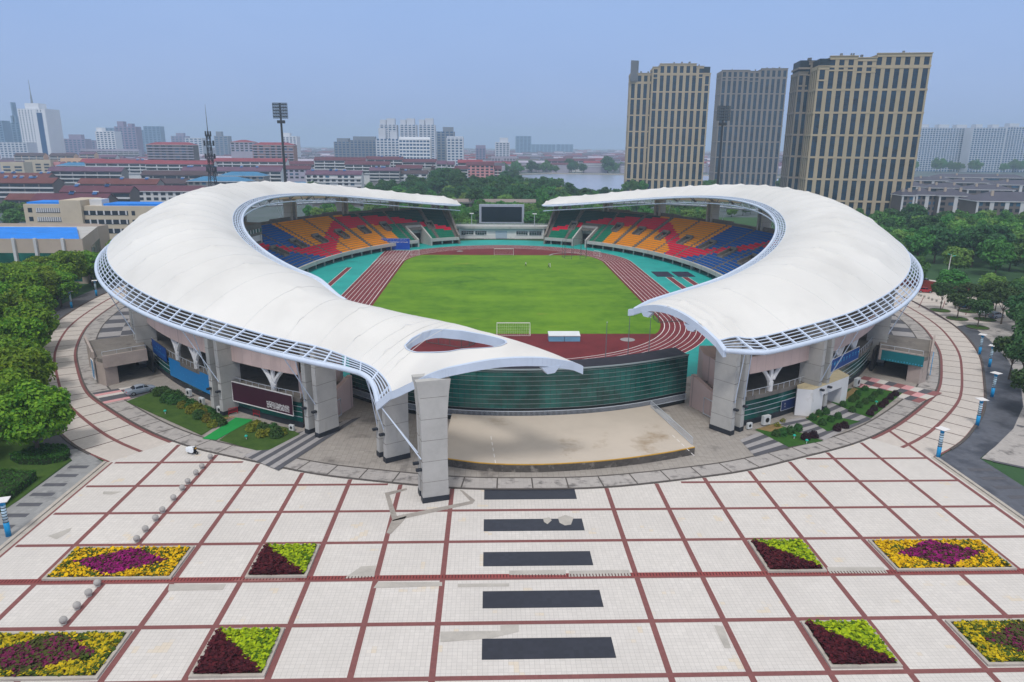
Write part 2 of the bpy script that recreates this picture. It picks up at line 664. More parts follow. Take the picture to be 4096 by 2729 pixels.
# long drain channel with its grating
g, gb = MB(), MB()
yd = Y0 + .35
g.face([(-55, yd - .36, .018), (55, yd - .36, .018), (55, yd + .36, .018), (-55, yd + .36, .018)])
for i in range(0, 350):
 x = -54.7 + i * .313
 gb.face([(x, yd - .24, .024), (x + .1, yd - .24, .024), (x + .1, yd + .24, .024), (x, yd + .24, .024)])
M['drain'] = mat('drain_red', srgb(150, 74, 72), .7, .2, .15, dirt=(srgb(176, 150, 142), .06, .6))
M['slot'] = mat('drain_slot', srgb(86, 46, 46), .9)
struct('drain_channel', g, M['drain'])
struct('drain_slots', gb, M['slot'])

# ---- left verge: grey walk with black stripes; right verge: dark wet paving
g = MB()
WALK_O = [(-64.5, 20), (-61.2, 70), (-60.4, 78), (-60.3, 89), (-63.2, 92.2)]
sheet(g, WALK_O + [(-61.4, 93.0), (-56, 88.4), (-55.9, 20)], .012)
struct('side_walk', g, M['walk_grey'])
g = MB()
for i in range(14):
 y = 87.0 - i * 2.52
 x0 = -60.0 if y < 85 else -59.8
 g.face([(x0 + .1, y - .42, .02), (-57.2, y - .42, .02), (-57.2, y + .42, .02), (x0 + .1, y + .42, .02)])
struct('side_walk_stripes', g, M['grey_dark'])
g = MB()
rd = [(55.7, 88.2), (55.7, 20), (63, 20), (61.3, 74), (61.3, 88), (66, 91.8), (73.5, 98.5), (82, 108), (91, 121), (99, 136), (105, 150), (110, 164), (104.9, 161.5)] + [(p.x + .25, p.y) for p in PO_R[56:0:-1]]
sheet(g, rd, .01)
struct('dark_side_walk', g, M['wet_dark'])
g = MB()
for i in range(12):
 y = 84.5 - i * 2.52
 g.face([(57.4, y - .42, .02), (60.6, y - .42, .02), (60.6, y + .42, .02), (57.4, y + .42, .02)])
struct('dark_walk_stripes', g, M['grey_dark'])
g = MB()
sheet(g, [(66, 91.9), (73.5, 98.6), (82, 108.1), (91, 121.1), (99, 136.1), (105, 150.1), (110, 164), (128, 168), (140, 150), (120, 110), (86, 78), (72, 80), (61.5, 88)], .006)
struct('outer_court', g, M['grey_slab'])
g = MB()
for a, b, w in (((66, 80.5), (96, 122), .5), ((72, 79), (108, 128), .25), ((62.5, 87.2), (74, 78.5), .3), ((75, 99.8), (92, 88), .25), ((83, 109), (100, 100), .25), ((91.5, 121.5), (108, 112), .25), ((97, 132), (116, 124), .25), ((102, 143), (124, 136), .25)):
 d = Vector((b[0] - a[0], b[1] - a[1])).normalized()
 n_ = Vector((-d.y, d.x)) * w
 g.face([(a[0] - n_.x, a[1] - n_.y, .014), (b[0] - n_.x, b[1] - n_.y, .014), (b[0] + n_.x, b[1] + n_.y, .014), (a[0] + n_.x, a[1] + n_.y, .014)])
struct('court_bands', g, M['grey_dark'])
# outer left ring walk under the trees
g = MB()
ribbon(g, PO_L[3:], [Vector((p.x - 5.5, p.y + .5, 0)) for p in PO_L[3:]], .006)
struct('tree_walk', g, M['grey_dark'])

# kerbs as real steps round the ring
g = MB()
for PO in (PO_L, PO_R):
 q = PO[2:85]
 o1 = offset_line(q, .18)
 o2 = offset_line(q, -.18)
 for i in range(len(q) - 1):
  g.hexa([(o1[i].x, o1[i].y, -.05), (o2[i].x, o2[i].y, -.05), (o2[i + 1].x, o2[i + 1].y, -.05), (o1[i + 1].x, o1[i + 1].y, -.05), (o1[i].x, o1[i].y, .12), (o2[i].x, o2[i].y, .12), (o2[i + 1].x, o2[i + 1].y, .12), (o1[i + 1].x, o1[i + 1].y, .12)])
struct('ring_kerb', g, M['kerb_dark'])

# ---- apron round the stadium (0.12 m step), its outer slab ring and joints
AI = offset_line(AP, 3.1)      # inner edge of the slab ring
g = MB()
core = [(p.x, p.y) for p in AP if p.y < 300]
sheet(g, core, .1)
struct('stadium_apron', g, M['apron_grey'])
g, gj = MB(), MB()
i0, i1 = 0, len(AP) - 1
ribbon(g, AP[::-1], AI[::-1], .125)
e_ = MB()
for i in range(len(AP) - 1):
 a, b = AP[i], AP[i + 1]
 e_.face([(a.x, a.y, -.02), (b.x, b.y, -.02), (b.x, b.y, .125), (a.x, a.y, .125)])
for off, w in ((.12, .12), (3.1, .14)):
 o1, o2 = offset_line(AP, off - w), offset_line(AP, off + w)
 ribbon(gj, o1[::-1], o2[::-1], .137)
L = 0
for i in range(1, len(AP) - 1):
 L += (AP[i] - AP[i - 1]).length
 if L > 4.15:
  L = 0
  a, b = AP[i], AI[i]
  t = (AP[i + 1] - AP[i - 1]).normalized() * .09
  gj.face([(a - t).to_tuple()[:2] + (.134,), (a + t).to_tuple()[:2] + (.134,), (b + t).to_tuple()[:2] + (.134,), (b - t).to_tuple()[:2] + (.134,)])
struct('apron_slab_ring', g, M['grey_slab'])
struct('apron_step', e_, M['kerb_dark'])
struct('apron_joints', gj, M['kerb_dark'])

# checker paving both sides
g, g2 = MB(), MB()
for sg in (-1, 1):
 line = [p for p in (AP_R if sg > 0 else AP_L) if p.y > 133]
 line = [p for p in line if p.y < 240]
 sgn = 1 if sg > 0 else -1
 n_in = [offset_line(line, sgn * d) for d in (3.2, 7.6, 12.0, 16.4, 21)]
 for k in range(4):
  for i in range(0, len(line) - 1):
   q = [n_in[k][i], n_in[k][i + 1], n_in[k + 1][i + 1], n_in[k + 1][i]]
   if sg < 0:
    q.reverse()
   (g if (i // 2 + k) % 2 else g2).face([(p.x, p.y, .115) for p in q])
struct('checker_dark', g, M['grey_dark'])
struct('checker_light', g2, M['grey_light'])

# striped entrance courts beside the big pylons, and coloured forecourts
g, g2 = MB(), MB()


def stripes(quad, n, dark, light, z=.15, ma=None):
 a, b, c, d = [Vector(p[:2] + (0,)) if not isinstance(p, Vector) else Vector((p.x, p.y, 0)) for p in quad]
 for i in range(n):
  t, u = i / n, (i + 1) / n
  q = [a.lerp(d, t), b.lerp(c, t), b.lerp(c, u), a.lerp(d, u)]
  if (q[1] - q[0]).cross(q[3] - q[0]).z < 0:
   q.reverse()
  (dark if i % 2 else light).face([(p.x, p.y, z) for p in q])


stripes([gp(655, 1003), gp(560, 1050), gp(640, 1083), gp(830, 960)], 8, g, g2)
stripes([gp(1700, 1013), gp(1745, 995), gp(1812, 1030), gp(1735, 1052)], 6, g, g2)
stripes([gp(1790, 975), gp(1850, 965), gp(1902, 993), gp(1895, 1012)][0:0] or [gp(1780, 972), gp(1838, 962), gp(1942, 990), gp(1895, 1014)], 9, g, g2)
stripes([gp(1868, 948), gp(1912, 928), gp(2003, 965), gp(1950, 988)], 8, g, g2)
struct('court_stripes_dark', g, M['grey_dark'])
struct('court_stripes_light', g2, M['grey_light'])
cols = ['grey_dark', 'pink_pave', 'cream', 'brick_pave']
gg = [MB() for _ in cols]
for quad, nu, nv, order in (([gp(1958, 888), gp(1985, 866), gp(2165, 905), gp(2112, 928)], 9, 3, (3, 1, 2, 0)), ([gp(212, 905), gp(330, 885), gp(360, 905), gp(240, 930)], 6, 2, (0, 1, 2, 0))):
 a, b, c, d = quad
 for i in range(nu):
  for j in range(nv):
   f_ = lambda s_, t_: a.lerp(d, s_).lerp(b.lerp(c, s_), t_)
   q = [f_(i / nu, j / nv), f_((i + 1) / nu, j / nv), f_((i + 1) / nu, (j + 1) / nv), f_(i / nu, (j + 1) / nv)]
   if (q[1] - q[0]).cross(q[3] - q[0]).z < 0:
    q.reverse()
   gg[order[(i + 2 * j) % 4]].face([(p.x, p.y, .16) for p in q])
for nm, mb in zip(cols, gg):
 struct('forecourt_' + nm, mb, M[nm])

# lawns on the apron
g = MB()
for px in ([(290, 925), (372, 895), (520, 950), (528, 962), (463, 1003)], [(503, 1014), (573, 968), (660, 985), (690, 1000), (620, 1036), (590, 1038)]):
 sheet(g, [gp(*p) for p in px], .17)
struct('lawn', g, M['lawn'])
g = MB()
for px in ([(1735, 990), (1780, 975), (1892, 1016), (1812, 1030)], [(1850, 963), (1872, 951), (1977, 971), (1902, 994)], [(1910, 927), (1950, 895), (1985, 892), (2074, 905), (2002, 963), (1965, 951)]):
 sheet(g, [gp(*p) for p in px], .17)
struct('lawn', g, M['lawn_r'])
g = MB()
for px in ([(1738, 988), (1782, 976), (1800, 984), (1770, 995)], [(1853, 962), (1872, 952), (1890, 957), (1866, 966)], [(1945, 905), (1960, 893), (1972, 897), (1945, 920), (1925, 925)]):
 sheet(g, [gp(*p) for p in px], .178)
struct('bare_soil', g, M['lawn_dry'])
g = MB()
sheet(g, [gp(465, 1011), gp(542, 962), gp(582, 967), gp(497, 1014)], .19)
struct('carpet_runway', g, M['carpet'])
# park lawn at the left of the plaza
g = MB()
sheet(g, [(-64.5, 20), (-61.3, 70), (-60.5, 78), (-60.6, 89.5), (-66, 96), (-84, 118), (-140, 118), (-140, 20)], .0)
struct('park_lawn', g, M['lawn'])
g = MB()
sheet(g, [(63.2, 20), (61.6, 74), (61.6, 78), (72, 79), (120, 79), (120, 20)], .0)
struct('park_lawn', g, M['lawn'])

# ---- running track, infield, teal surround
TC0, TC1 = 170.0, 254.4


def oval(r, n=48, dy=0):
 p = []
 for i in range(n + 1):
  t = -math.pi / 2 + math.pi * i / n
  p.append((r * math.cos(t), TC1 + dy + r * math.sin(t)) if t > 0 else (r * math.cos(t), TC0 - dy + r * math.sin(t)))
 q = [(-x, y) for x, y in reversed(p)]
 return p + q[1:-1]


g = MB()
EF = [(66.5 * math.cos(t), 212 + 97 * math.sin(t)) for t in [2 * math.pi * i / 160 for i in range(160)]]
EF = [(x, min(y, 318.5)) for x, y in EF]
EF = [(x * 1.035, 212 + (y - 212) * (1.09 if y > 212 else 1.02)) for x, y in EF]
sheet(g, EF, .12)
struct('track_surround', g, M['teal'])
g = MB()
sheet(g, oval(46.3), .13)
# sprint chute at the far left, start of the straight
sheet(g, [(-46.3, 250), (-36.5, 250), (-36.5, 284), (-46.3, 284)], .132)
struct('running_track', g, M['track'])
g = MB()
sheet(g, oval(36.4), .142)
struct('infield_apron', g, M['dzone'])
g = MB()
pit = [(35.4 * math.cos(t), 0) for t in (0,)]
yb0, yb1 = 154.3, 272.3
poly = []
for x, y in oval(35.6, 60):
 poly.append((x, min(max(y, yb0), yb1)))
out = []
for p in poly:
 if not out or abs(p[0] - out[-1][0]) + abs(p[1] - out[-1][1]) > 1e-4:
  out.append(p)
sheet(g, out, .15)
struct('pitch', g, M['grassA'])
g = MB()
for k in range(9):
 r = 36.5 + 1.22 * k + (.05 if k == 0 else 0)
 w = .065 if k else .09
 a, b = oval(r - w), oval(r + w)
 for i in range(len(a)):
  j = (i + 1) % len(a)
  g.face([(a[i][0], a[i][1], .156), (b[i][0], b[i][1], .156), (b[j][0], b[j][1], .156), (a[j][0], a[j][1], .156)])
 x = -36.5 - 1.22 * k
 g.face([(x - w, 250, .158), (x + w, 250, .158), (x + w, 284, .158), (x - w, 284, .158)])
for y in (176, 226, 252):
 g.face([(36.6, y, .16), (46.2, y, .16), (46.2, y + .09, .16), (36.6, y + .09, .16)])
g.face([(-46.3, 283.9, .16), (-36.5, 283.9, .16), (-36.5, 284.1, .16), (-46.3, 284.1, .16)])
g.face([(-.06, 133, .16), (.06, 133, .16), (.06, 124, .16), (-.06, 124, .16)])
struct('lane_lines', g, M['white'])
# jump runways and sand pits, laid on the teal
g, gl_, gs = MB(), MB(), MB()
for x0, x1, ya, yb in ((-53.6, -51.9, 160, 243), (51.2, 53.2, 150, 226), (56.4, 58.4, 150, 226)):
 g.face([(x0, ya, .136), (x1, ya, .136), (x1, yb, .136), (x0, yb, .136)])
 for x in (x0, x1):
  gl_.face([(x - .07, ya, .142), (x + .07, ya, .142), (x + .07, yb, .142), (x - .07, yb, .142)])
M['pit'] = mat('pit_cover', srgb(38, 40, 66), .7, .2, .3)
for x0, x1 in ((48.6, 54.2), (55.4, 61)):
 gs.slab(x0, x1, 226.6, 236, .1, .2)
struct('jump_runways', g, M['track'])
struct('runway_lines', gl_, M['white'])
struct('jump_pit_covers', gs, M['pit'])
g = MB()
g.cyl((24.6, 149.3, .143), 1.6, .012, 24)
g.cyl((-16.9, 282.5, .143), 1.3, .012, 24)
struct('throwing_circles', g, M['walk_grey'])
g = MB()
a = catmull([(17.5, 271.8, 0), (19.5, 276, 0), (24, 279, 0), (29, 278.4, 0), (31.5, 275.6, 0)], 24)
ribbon(g, offset_line(a, -.45), offset_line(a, .45), .165)
struct('throwing_path', g, M['walk_grey'])

# ---- road, car park and lake
g = MB()
road = [(100, 268), (118, 238), (137, 212), (150, 190), (163, 165), (180, 130)]
rc = catmull([(x, y, 0) for x, y in [(70, 320)] + road], 40)
ribbon(g, offset_line(rc, 5.2), offset_line(rc, -5.2), -.02)
struct('side_road', g, M['asphalt'])
g = MB()
ribbon(g, offset_line(rc, -5.4), offset_line(rc, -9.6), .04)
struct('side_road_footway', g, M['path_cream'])
g = MB()
inner = [p for p in PO_R if 158 < p.y < 290]
near_road = [min(offset_line(rc, 5.4), key=lambda q: (q - p).length) for p in inner]
ribbon(g, inner, near_road, .0)
sheet(g, [(105, 161), (128, 168), (142, 150), (160, 160), (146, 187), (136, 205), (111, 194), (109, 178)], -.004)
struct('parking_court', g, M['path_cream'])
g = MB()
for k in range(9):
 a = Vector((108 + k * 3.6, 188 - k * 4.2, .01))
 g.face([(a.x - .12, a.y - 6, .012), (a.x + .12, a.y - 6, .012), (a.x + .12 + 9, a.y + 7, .012), (a.x - .12 + 9, a.y + 7, .012)])
for k in range(6):
 y = 168 + 5.2 * k
 g.face([(106 + k, y, .013), (136, y - 4, .013), (136, y - 3.8, .013), (106 + k, y + .2, .013)])
struct('parking_court_bands', g, M['red_band'])
m, nt, b = nt_new('lake_water')
b.inputs['Base Color'].default_value = srgb(150, 158, 178) + (1,)
b.inputs['Roughness'].default_value = .22
bp = N(nt, 'ShaderNodeBump')
bp.inputs['Strength'].default_value = .15
nt.links.new(noise(nt, coords(nt), .15, 4, .6), bp.inputs['Height'])
nt.links.new(bp.outputs[0], b.inputs['Normal'])
M['lake'] = m
g = MB()
lake = [gp(1190, 404), gp(1260, 400), gp(1440, 403), gp(1640, 404), gp(1640, 440), gp(1470, 452), gp(1330, 462), gp(1270, 458), gp(1225, 440), gp(1290, 428), gp(1300, 418), gp(1240, 412)]
sheet(g, lake, -.1)
sheet(g, [gp(1600, 408), gp(1830, 412), gp(1830, 440), gp(1600, 444)], -.09)
struct('lake', g, M['lake'])
g = MB()
ps = [gp(1150, 400), gp(1190, 402.5), gp(1260, 399.5), gp(1440, 402), gp(1600, 404), gp(1830, 409)]
for a, b_ in zip(ps, ps[1:]):
 g.hexa([(a.x, a.y, -.2), (b_.x, b_.y, -.2), (b_.x, b_.y + 6, -.2), (a.x, a.y + 6, -.2), (a.x, a.y, 1.2), (b_.x, b_.y, 1.2), (b_.x, b_.y + 6, 1.2), (a.x, a.y + 6, 1.2)])
struct('lake_embankment', g, M['kerb'])

# ---------------------------------------------------------------- roof canopies
def fabric_mat():
 m, nt, b = nt_new('white_membrane')
 co = coords(nt)
 c = mixc(nt, ramp(nt, noise(nt, co, .05, 5, .6), .35, .7), srgb(226, 224, 220), srgb(238, 236, 232))
 st = ramp(nt, noise(nt, co, .12, 3, .55, (1, .5, 1)), .5, .75)
 c = mixc(nt, math_n(nt, 'MULTIPLY', st, .35), c, srgb(196, 194, 190))
 nt.links.new(c, b.inputs['Base Color'])
 b.inputs['Roughness'].default_value = .55
 b.inputs['Specular IOR Level'].default_value = .3
 tr = N(nt, 'ShaderNodeBsdfTranslucent')
 tr.inputs['Color'].default_value = srgb(236, 200, 140) + (1,)
 mx = N(nt, 'ShaderNodeMixShader')
 mx.inputs[0].default_value = .12
 nt.links.new(b.outputs[0], mx.inputs[1])
 nt.links.new(tr.outputs[0], mx.inputs[2])
 nt.links.new(mx.outputs[0], nt.nodes['Material Output'].inputs['Surface'])
 return m


M['fabric'] = fabric_mat()
M['steel'] = mat('pale_blue_steel', srgb(204, 216, 234), .4, .06, .3, spec=.5)
M['truss'] = mat('grey_steel', srgb(120, 124, 132), .5, .12, .3)
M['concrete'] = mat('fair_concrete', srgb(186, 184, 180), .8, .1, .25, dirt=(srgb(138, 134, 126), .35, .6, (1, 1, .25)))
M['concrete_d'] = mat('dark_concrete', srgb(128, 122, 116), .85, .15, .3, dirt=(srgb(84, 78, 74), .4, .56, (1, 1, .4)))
M['plinth'] = mat('black_plinth', srgb(48, 52, 60), .5, .15, .6)


def cat_par(P, t):
 n = len(P) - 1
 i = min(n - 1, max(0, int(t)))
 f = t - i
 a = P[i - 1] if i > 0 else P[0] * 2 - P[1]
 b, c = P[i], P[i + 1]
 d = P[i + 2] if i + 2 <= n else P[n] * 2 - P[n - 1]
 return .5 * (2 * b + (c - a) * f + (2 * a - 5 * b + 4 * c - d) * f * f + (3 * b - a - 3 * c + d) * f ** 3)


def main_section(ph):
 c, s = math.cos(R(ph)), math.sin(R(ph))
 I = Vector((-71 * c, 212 + 102 * s, 15.4 + 10.2 * c * c))
 O = Vector((-99 * c, 212 + 126 * s, 12.9 + 5.3 * c * c + 2.4 * max(0, s) * (1 if ph < 60 else .8)))
 n = (I - O)
 n.z = 0
 n.normalize()
 E = O + n * (3.2 - 1.3 * c) + Vector((0, 0, .9 + 1.5 * c))
 return I, E, O, 1.4 + 4.1 * c ** 1.3


class Canopy:
 def __init__(s, sec, sx):
  s.sec = sec
  s.I = [Vector((p[0].x * sx, p[0].y, p[0].z)) for p in sec]
  s.E = [Vector((p[1].x * sx, p[1].y, p[1].z)) for p in sec]
  s.O = [Vector((p[2].x * sx, p[2].y, p[2].z)) if p[2] else None for p in sec]
  s.B = [Vector((p[3], 0, 0)) for p in sec]
  s.n = len(sec) - 1

 def m(s, u, t):
  a, e = cat_par(s.I, u), cat_par(s.E, u)
  b = cat_par(s.B, u).x
  p = a.lerp(e, t)
  p.z += b * 4 * t * (1 - t) * (1 + .12 * (.5 - t) * 2) ** 1.0
  return p


phs = [72, 66, 60, 54, 48, 42, 36, 30, 24, 18, 12, 6, 0, -6, -12, -18, -24, -30, -36, -42, -48, -54, -60]
far_tip = [(Vector((-17.6, 314.8, 15.6)), Vector((-19.5, 318.5, 15.9)), Vector((-20.5, 321, 14.6)), .4),
  (Vector((-18.6, 313.4, 15.7)), Vector((-22.5, 324, 16.2)), Vector((-24, 327.5, 14.8)), 1.3)]
mainsec = [main_section(p) for p in phs]
V = Vector
tail = [(V((-28.6, 114.6, 16.2)), V((-36.6, 98.8, 14.5)), V((-38.2, 95.9, 13.5)), 2.7),
  (V((-20.8, 108.8, 15.8)), V((-28.4, 94.4, 14.0)), V((-29.7, 91.4, 13.0)), 2.2),
  (V((-13.4, 100.3, 16.5)), at_y(804, 823, 91.9), at_y(804, 851, 89.2), 1.5),
  (V((-11.2, 97.2, 16.8)), at_y(853, 843, 88.6), at_y(841, 865, 87.0), 1.2),
  (V((-10.0, 95.5, 17.0)), at_y(877, 862, 85.8), at_y(858, 886, 85.3), 1.0),
  (V((-9.0, 94.1, 17.1)), at_y(892, 882, 83.4), at_y(866, 913, 83.9), .8),
  (V((-8.2, 92.9, 17.2)), at_y(899, 900, 81.2), at_y(868, 926, 82.8), .7),
  (V((-6.6, 90.6, 17.3)), V((-14.1, 78.9, 14.2)), None, .5),
  (V((-5.2, 88.9, 17.4)), V((-11.6, 78.1, 15.6)), None, .4),
  (V((-3.8, 87.3, 17.4)), V((-9.1, 77.7, 16.45)), None, .3),
  (V((-1.2, 85.0, 17.2)), V((-4.2, 78.1, 17.2)), None, .2),
  (V((2.2, 82.9, 16.5)), V((.7, 79.3, 16.95)), None, .1),
  (V((5.2, 82.2, 15.35)), V((4.6, 81.5, 15.75)), None, .02)]
LEFT = Canopy(far_tip + mainsec + tail, 1)
UL = 2 + len(phs) - 1          # index of phi = -60
rend = [(V((-24.5, 116.0, 16.6)), V((-33.5, 97.6, 14.6)), V((-35, 94.6, 13.5)), 2.3),
  (V((-20.4, 112.0, 16.3)), V((-29.2, 96.6, 14.8)), V((-31, 93.6, 13.4)), 2.2),
  (V((-17.4, 109.0, 16.0)), V((-26.3, 95.0, 14.7)), V((-26.9, 93.5, 13.7)), 2.2)]
RIGHT = Canopy(far_tip + mainsec + rend, -1)


def proj(p):
 d = p - Vector((XC, 0, H))
 x, y = d.x * _cy - d.y * _sy, d.x * _sy + d.y * _cy
 zc, upv = y * _cp - d.z * _sp, y * _sp + d.z * _cp
 u, v = F * x / zc, -F * upv / zc
 return ((2048 + u * _cr - v * _sr) / SV, (1364.5 + u * _sr + v * _cr) / SV)


def bump_at(u, t, un):
 """little caps where the masts push the fabric up, and slack between ribs"""
 z = .05 * math.cos(2 * math.pi * u * 1.5) * math.sin(math.pi * t)
 for tt, ph in ((.80, 0), (.42, .5)):
  k = 0
  du = (u * .75 + ph - round(u * .75 + ph)) / .75 * un
  dt = (t - tt) * 27
  r = math.hypot(du, dt)
  z += .42 * max(0, 1 - r / 1.5) ** 1.3
 return z * min(1, abs(u - UL) * 1.5)


def roof_height(c, x, y):
 best = None
 for i in range(0, c.n * 4 + 1):
  u = i / 4
  for j in range(0, 11):
   p = c.m(min(u, c.n), j / 10)
   q = (p.x - x) ** 2 + (p.y - y) ** 2
   if best is None or q < best[0]:
    best = (q, p.z)
 return best[1]


def build_canopy(c, side, label, has_tail, hole_px):
 root = thing('stadium_canopy', label, 'roof', (side * 80, 212, 0))
 u_lat = (UL + 7) if has_tail else c.n    # lattice ends here
 # membrane
 mb = MB()
 nu_main = UL if has_tail else c.n
 per = 16
 ns = 36
 idx = {}
 vs, fs = [], []
 for i in range(nu_main * per + 1):
  u = i / per
  for j in range(ns + 1):
   t = j / ns
   p = c.m(u, t)
   un = (c.m(min(c.n, u + .05), t) - c.m(max(0, u - .05), t)).length / .1
   p.z += bump_at(u, t, un) * min(1, 4 * t * (1 - t) * 2.2)
   vs.append(p)
 for i in range(nu_main * per):
  for j in range(ns):
   a = i * (ns + 1) + j
   f = (a, a + 1, a + ns + 2, a + ns + 1)
   fs.append(f if side < 0 else tuple(reversed(f)))
 if has_tail:
  # tail part, triangulated round the lens-shaped opening
  grid = []
  NU, NT = 13 * 8, 36
  for i in range(NU + 1):
   for j in range(NT + 1):
    u, t = UL + i / 8, j / NT
    if u > c.n:
     continue
    grid.append((u, t))
  P2 = {}
  fine = []
  for i in range(13 * 14 + 1):
   for j in range(61):
    u, t = UL + 2 + i / 14, j / 60
    if u <= c.n - .02:
     fine.append((u, t, proj(c.m(u, t))))
  hole = []
  for (hx, hy) in hole_px:
   q = min(fine, key=lambda e: (e[2][0] - hx) ** 2 + (e[2][1] - hy) ** 2)
   hole.append(Vector((q[0], q[1])))
  hole = [p for p in catmull([(p.x, p.y, 0) for p in hole + hole[:1]], 70)][:-1]
  hl = [Vector((p.x, min(.93, max(.04, p.y)))) for p in hole]

  def in_hole(u, t, grow=0):
   k = False
   for a, b in zip(hl, hl[1:] + hl[:1]):
    if (a.y > t) != (b.y > t) and u < a.x + (b.x - a.x) * (t - a.y) / (b.y - a.y):
     k = not k
   return k

  def near_hole(u, t):
   return min(((u - p.x) * 1.6) ** 2 + ((t - p.y) * 16) ** 2 for p in hl) < .12
  pts = [Vector(p) for p in grid if not in_hole(*p) and not near_hole(*p)]
  nb = len(pts)
  pts += hl
  edges = [(nb + i, nb + (i + 1) % len(hl)) for i in range(len(hl))]
  rv, _, rf = delaunay_2d_cdt(pts, edges, [], 0, 1e-6)[:3]
  base = len(vs)
  for p in rv:
   u, t = min(p.x, c.n), min(1, max(0, p.y))
   q = c.m(u, t)
   q.z += bump_at(u, t, 6) * min(1, 4 * t * (1 - t) * 2.2) * .6 * (1 if u < UL + 4 else 0)
   vs.append(q)
  for f in rf:
   cu = sum(rv[i].x for i in f) / len(f)
   ct = sum(rv[i].y for i in f) / len(f)
   if in_hole(cu, ct):
    continue
   a, b, d = (rv[i] for i in f[:3])
   cr = (b.x - a.x) * (d.y - a.y) - (b.y - a.y) * (d.x - a.x)
   ff = tuple(base + i for i in f)
   fs.append(ff if cr < 0 else tuple(reversed(ff)))
  rim = MB()
  top = [c.m(p.x, p.y) for p in hl]
  n = len(top)
  cen = sum(top, Vector()) / n
  for i in range(n):
   a, b = top[i], top[(i + 1) % n]
   ai, bi = a + (cen - a).normalized() * .25, b + (cen - b).normalized() * .25
   dn = Vector((0, 0, -1.15))
   rim.face([a + Vector((0, 0, .06)), b + Vector((0, 0, .06)), bi + Vector((0, 0, .06)), ai + Vector((0, 0, .06))])
   rim.face([ai + Vector((0, 0, .06)), bi + Vector((0, 0, .06)), bi + dn, ai + dn])
   rim.face([b + dn, a + dn, ai + dn, bi + dn])
  wp(rim, 'opening_rim', M['steel'], root, root)
 mb.add(vs, fs)
 mem = mb.build('membrane', M['fabric'], root, True, origin=root.location, weld=True)
 sm = MB()
 k = 1.3
 while k < (UL + 5.5 if has_tail else c.n - .3):
  path = []
  for j in range(0, 29):
   t = .01 + .98 * j / 28
   p = c.m(k, t)
   un = (c.m(min(c.n, k + .05), t) - c.m(max(0, k - .05), t)).length / .1
   p.z += bump_at(k, t, un) * min(1, 4 * t * (1 - t) * 2.2) + .005
   path.append(p)
  sm.tube(path, .035, 4, cap=False)
  k += .6667
 wp(sm, 'seam_ropes', mat('seam_rope', srgb(226, 225, 222), .6, .05, 1) if 'seam_rope' not in bpy.data.materials else bpy.data.materials['seam_rope'], root, root)
 # eave lattice: outer strip of open slats between the rim tube and the fabric edge
 lat, rimt = MB(), MB()
 u = 0
 us = []
 while u < u_lat - 1e-6:
  us.append(u)
  a = cat_par(c.O[:u_lat + 1], u)
  b = cat_par(c.O[:u_lat + 1], min(u_lat, u + .02))
  u += 3.5 * .02 / max(.01, (b - a).length)
 us.append(u_lat)
 dense = [u_lat * i / (u_lat * 8) for i in range(u_lat * 8 + 1)]
 OO = c.O[:u_lat + 1]
 EE = c.E[:u_lat + 1]
 rimt.tube([cat_par(OO, q) for q in dense], .36, 8)
 wp(rimt, 'rim_tube', M['steel'], root, root, smooth=True)
 for k in (0, .2, .4, .6, .8):
  path = [cat_par(EE, q).lerp(cat_par(OO, q), k) for q in dense]
  lat.tube(path, .13 if k == 0 else .085, 5)
 for q in us:
  a, b = cat_par(EE, q), cat_par(OO, q)
  d = (cat_par(OO, min(u_lat, q + .05)) - cat_par(OO, max(0, q - .05))).normalized() * .13
  upv = Vector((0, 0, .12))
  lat.hexa([a - d - upv, a + d - upv, b + d - upv, b - d - upv, a - d + upv, a + d + upv, b + d + upv, b - d + upv])
 wp(lat, 'eave_lattice', M['steel'], root, root)
 # inner edge: lattice gutter with its own rim
 lat, rimt = MB(), MB()
 u_in = (UL + 1) if has_tail else c.n

 def inner_pt(q, w, dz=0):
  a = cat_par(c.I, q)
  e = cat_par(c.E, q)
  d = (a - e)
  d.z = 0
  d.normalize()
  return a + d * w + Vector((0, 0, dz))
 dense = [u_in * i / (u_in * 8) for i in range(u_in * 8 + 1)]
 wid = lambda q: 2.0 * min(1, q / 2, (u_in - q) / 1.5 if has_tail else (c.n - q) / 1.5)
 rimt.tube([inner_pt(q, wid(q), -.55 * wid(q) / 2) for q in dense], .3, 8)
 wp(rimt, 'rim_tube', M['steel'], root, root, smooth=True)
 for k in (0, .25, .5, .75):
  lat.tube([inner_pt(q, wid(q) * k, -.55 * k * wid(q) / 2) for q in dense], .09, 5)
 u = .3
 while u < u_in - .2:
  a, b = inner_pt(u, 0), inner_pt(u, wid(u), -.55 * wid(u) / 2)
  d = (inner_pt(u + .05, 0) - inner_pt(u - .05, 0)).normalized() * .09
  upv = Vector((0, 0, .09))
  lat.hexa([a - d - upv, a + d - upv, b + d - upv, b - d - upv, a - d + upv, a + d + upv, b + d + upv, b - d + upv])
  st = (inner_pt(min(c.n, u + .05), 0) - inner_pt(u - .05, 0)).length / .1
  u += 2.1 / max(1, st)
 wp(lat, 'gutter_lattice', M['steel'], root, root)
 # edge beams
 eb = MB()
 if has_tail:
  path = [c.m(UL + 7 + i / 8, 1) for i in range(0, int((c.n - UL - 7) * 8) + 1)] + [c.m(c.n, .5) + Vector((.9, .1, -.45))]
  path = [at_y(868, 926, 82.8)] + path
 else:
  path = [c.m(c.n, i / 24) for i in range(25)] + [c.O[-1]]
  path = [path[0] + Vector((-.8, .6, -.2))] + path
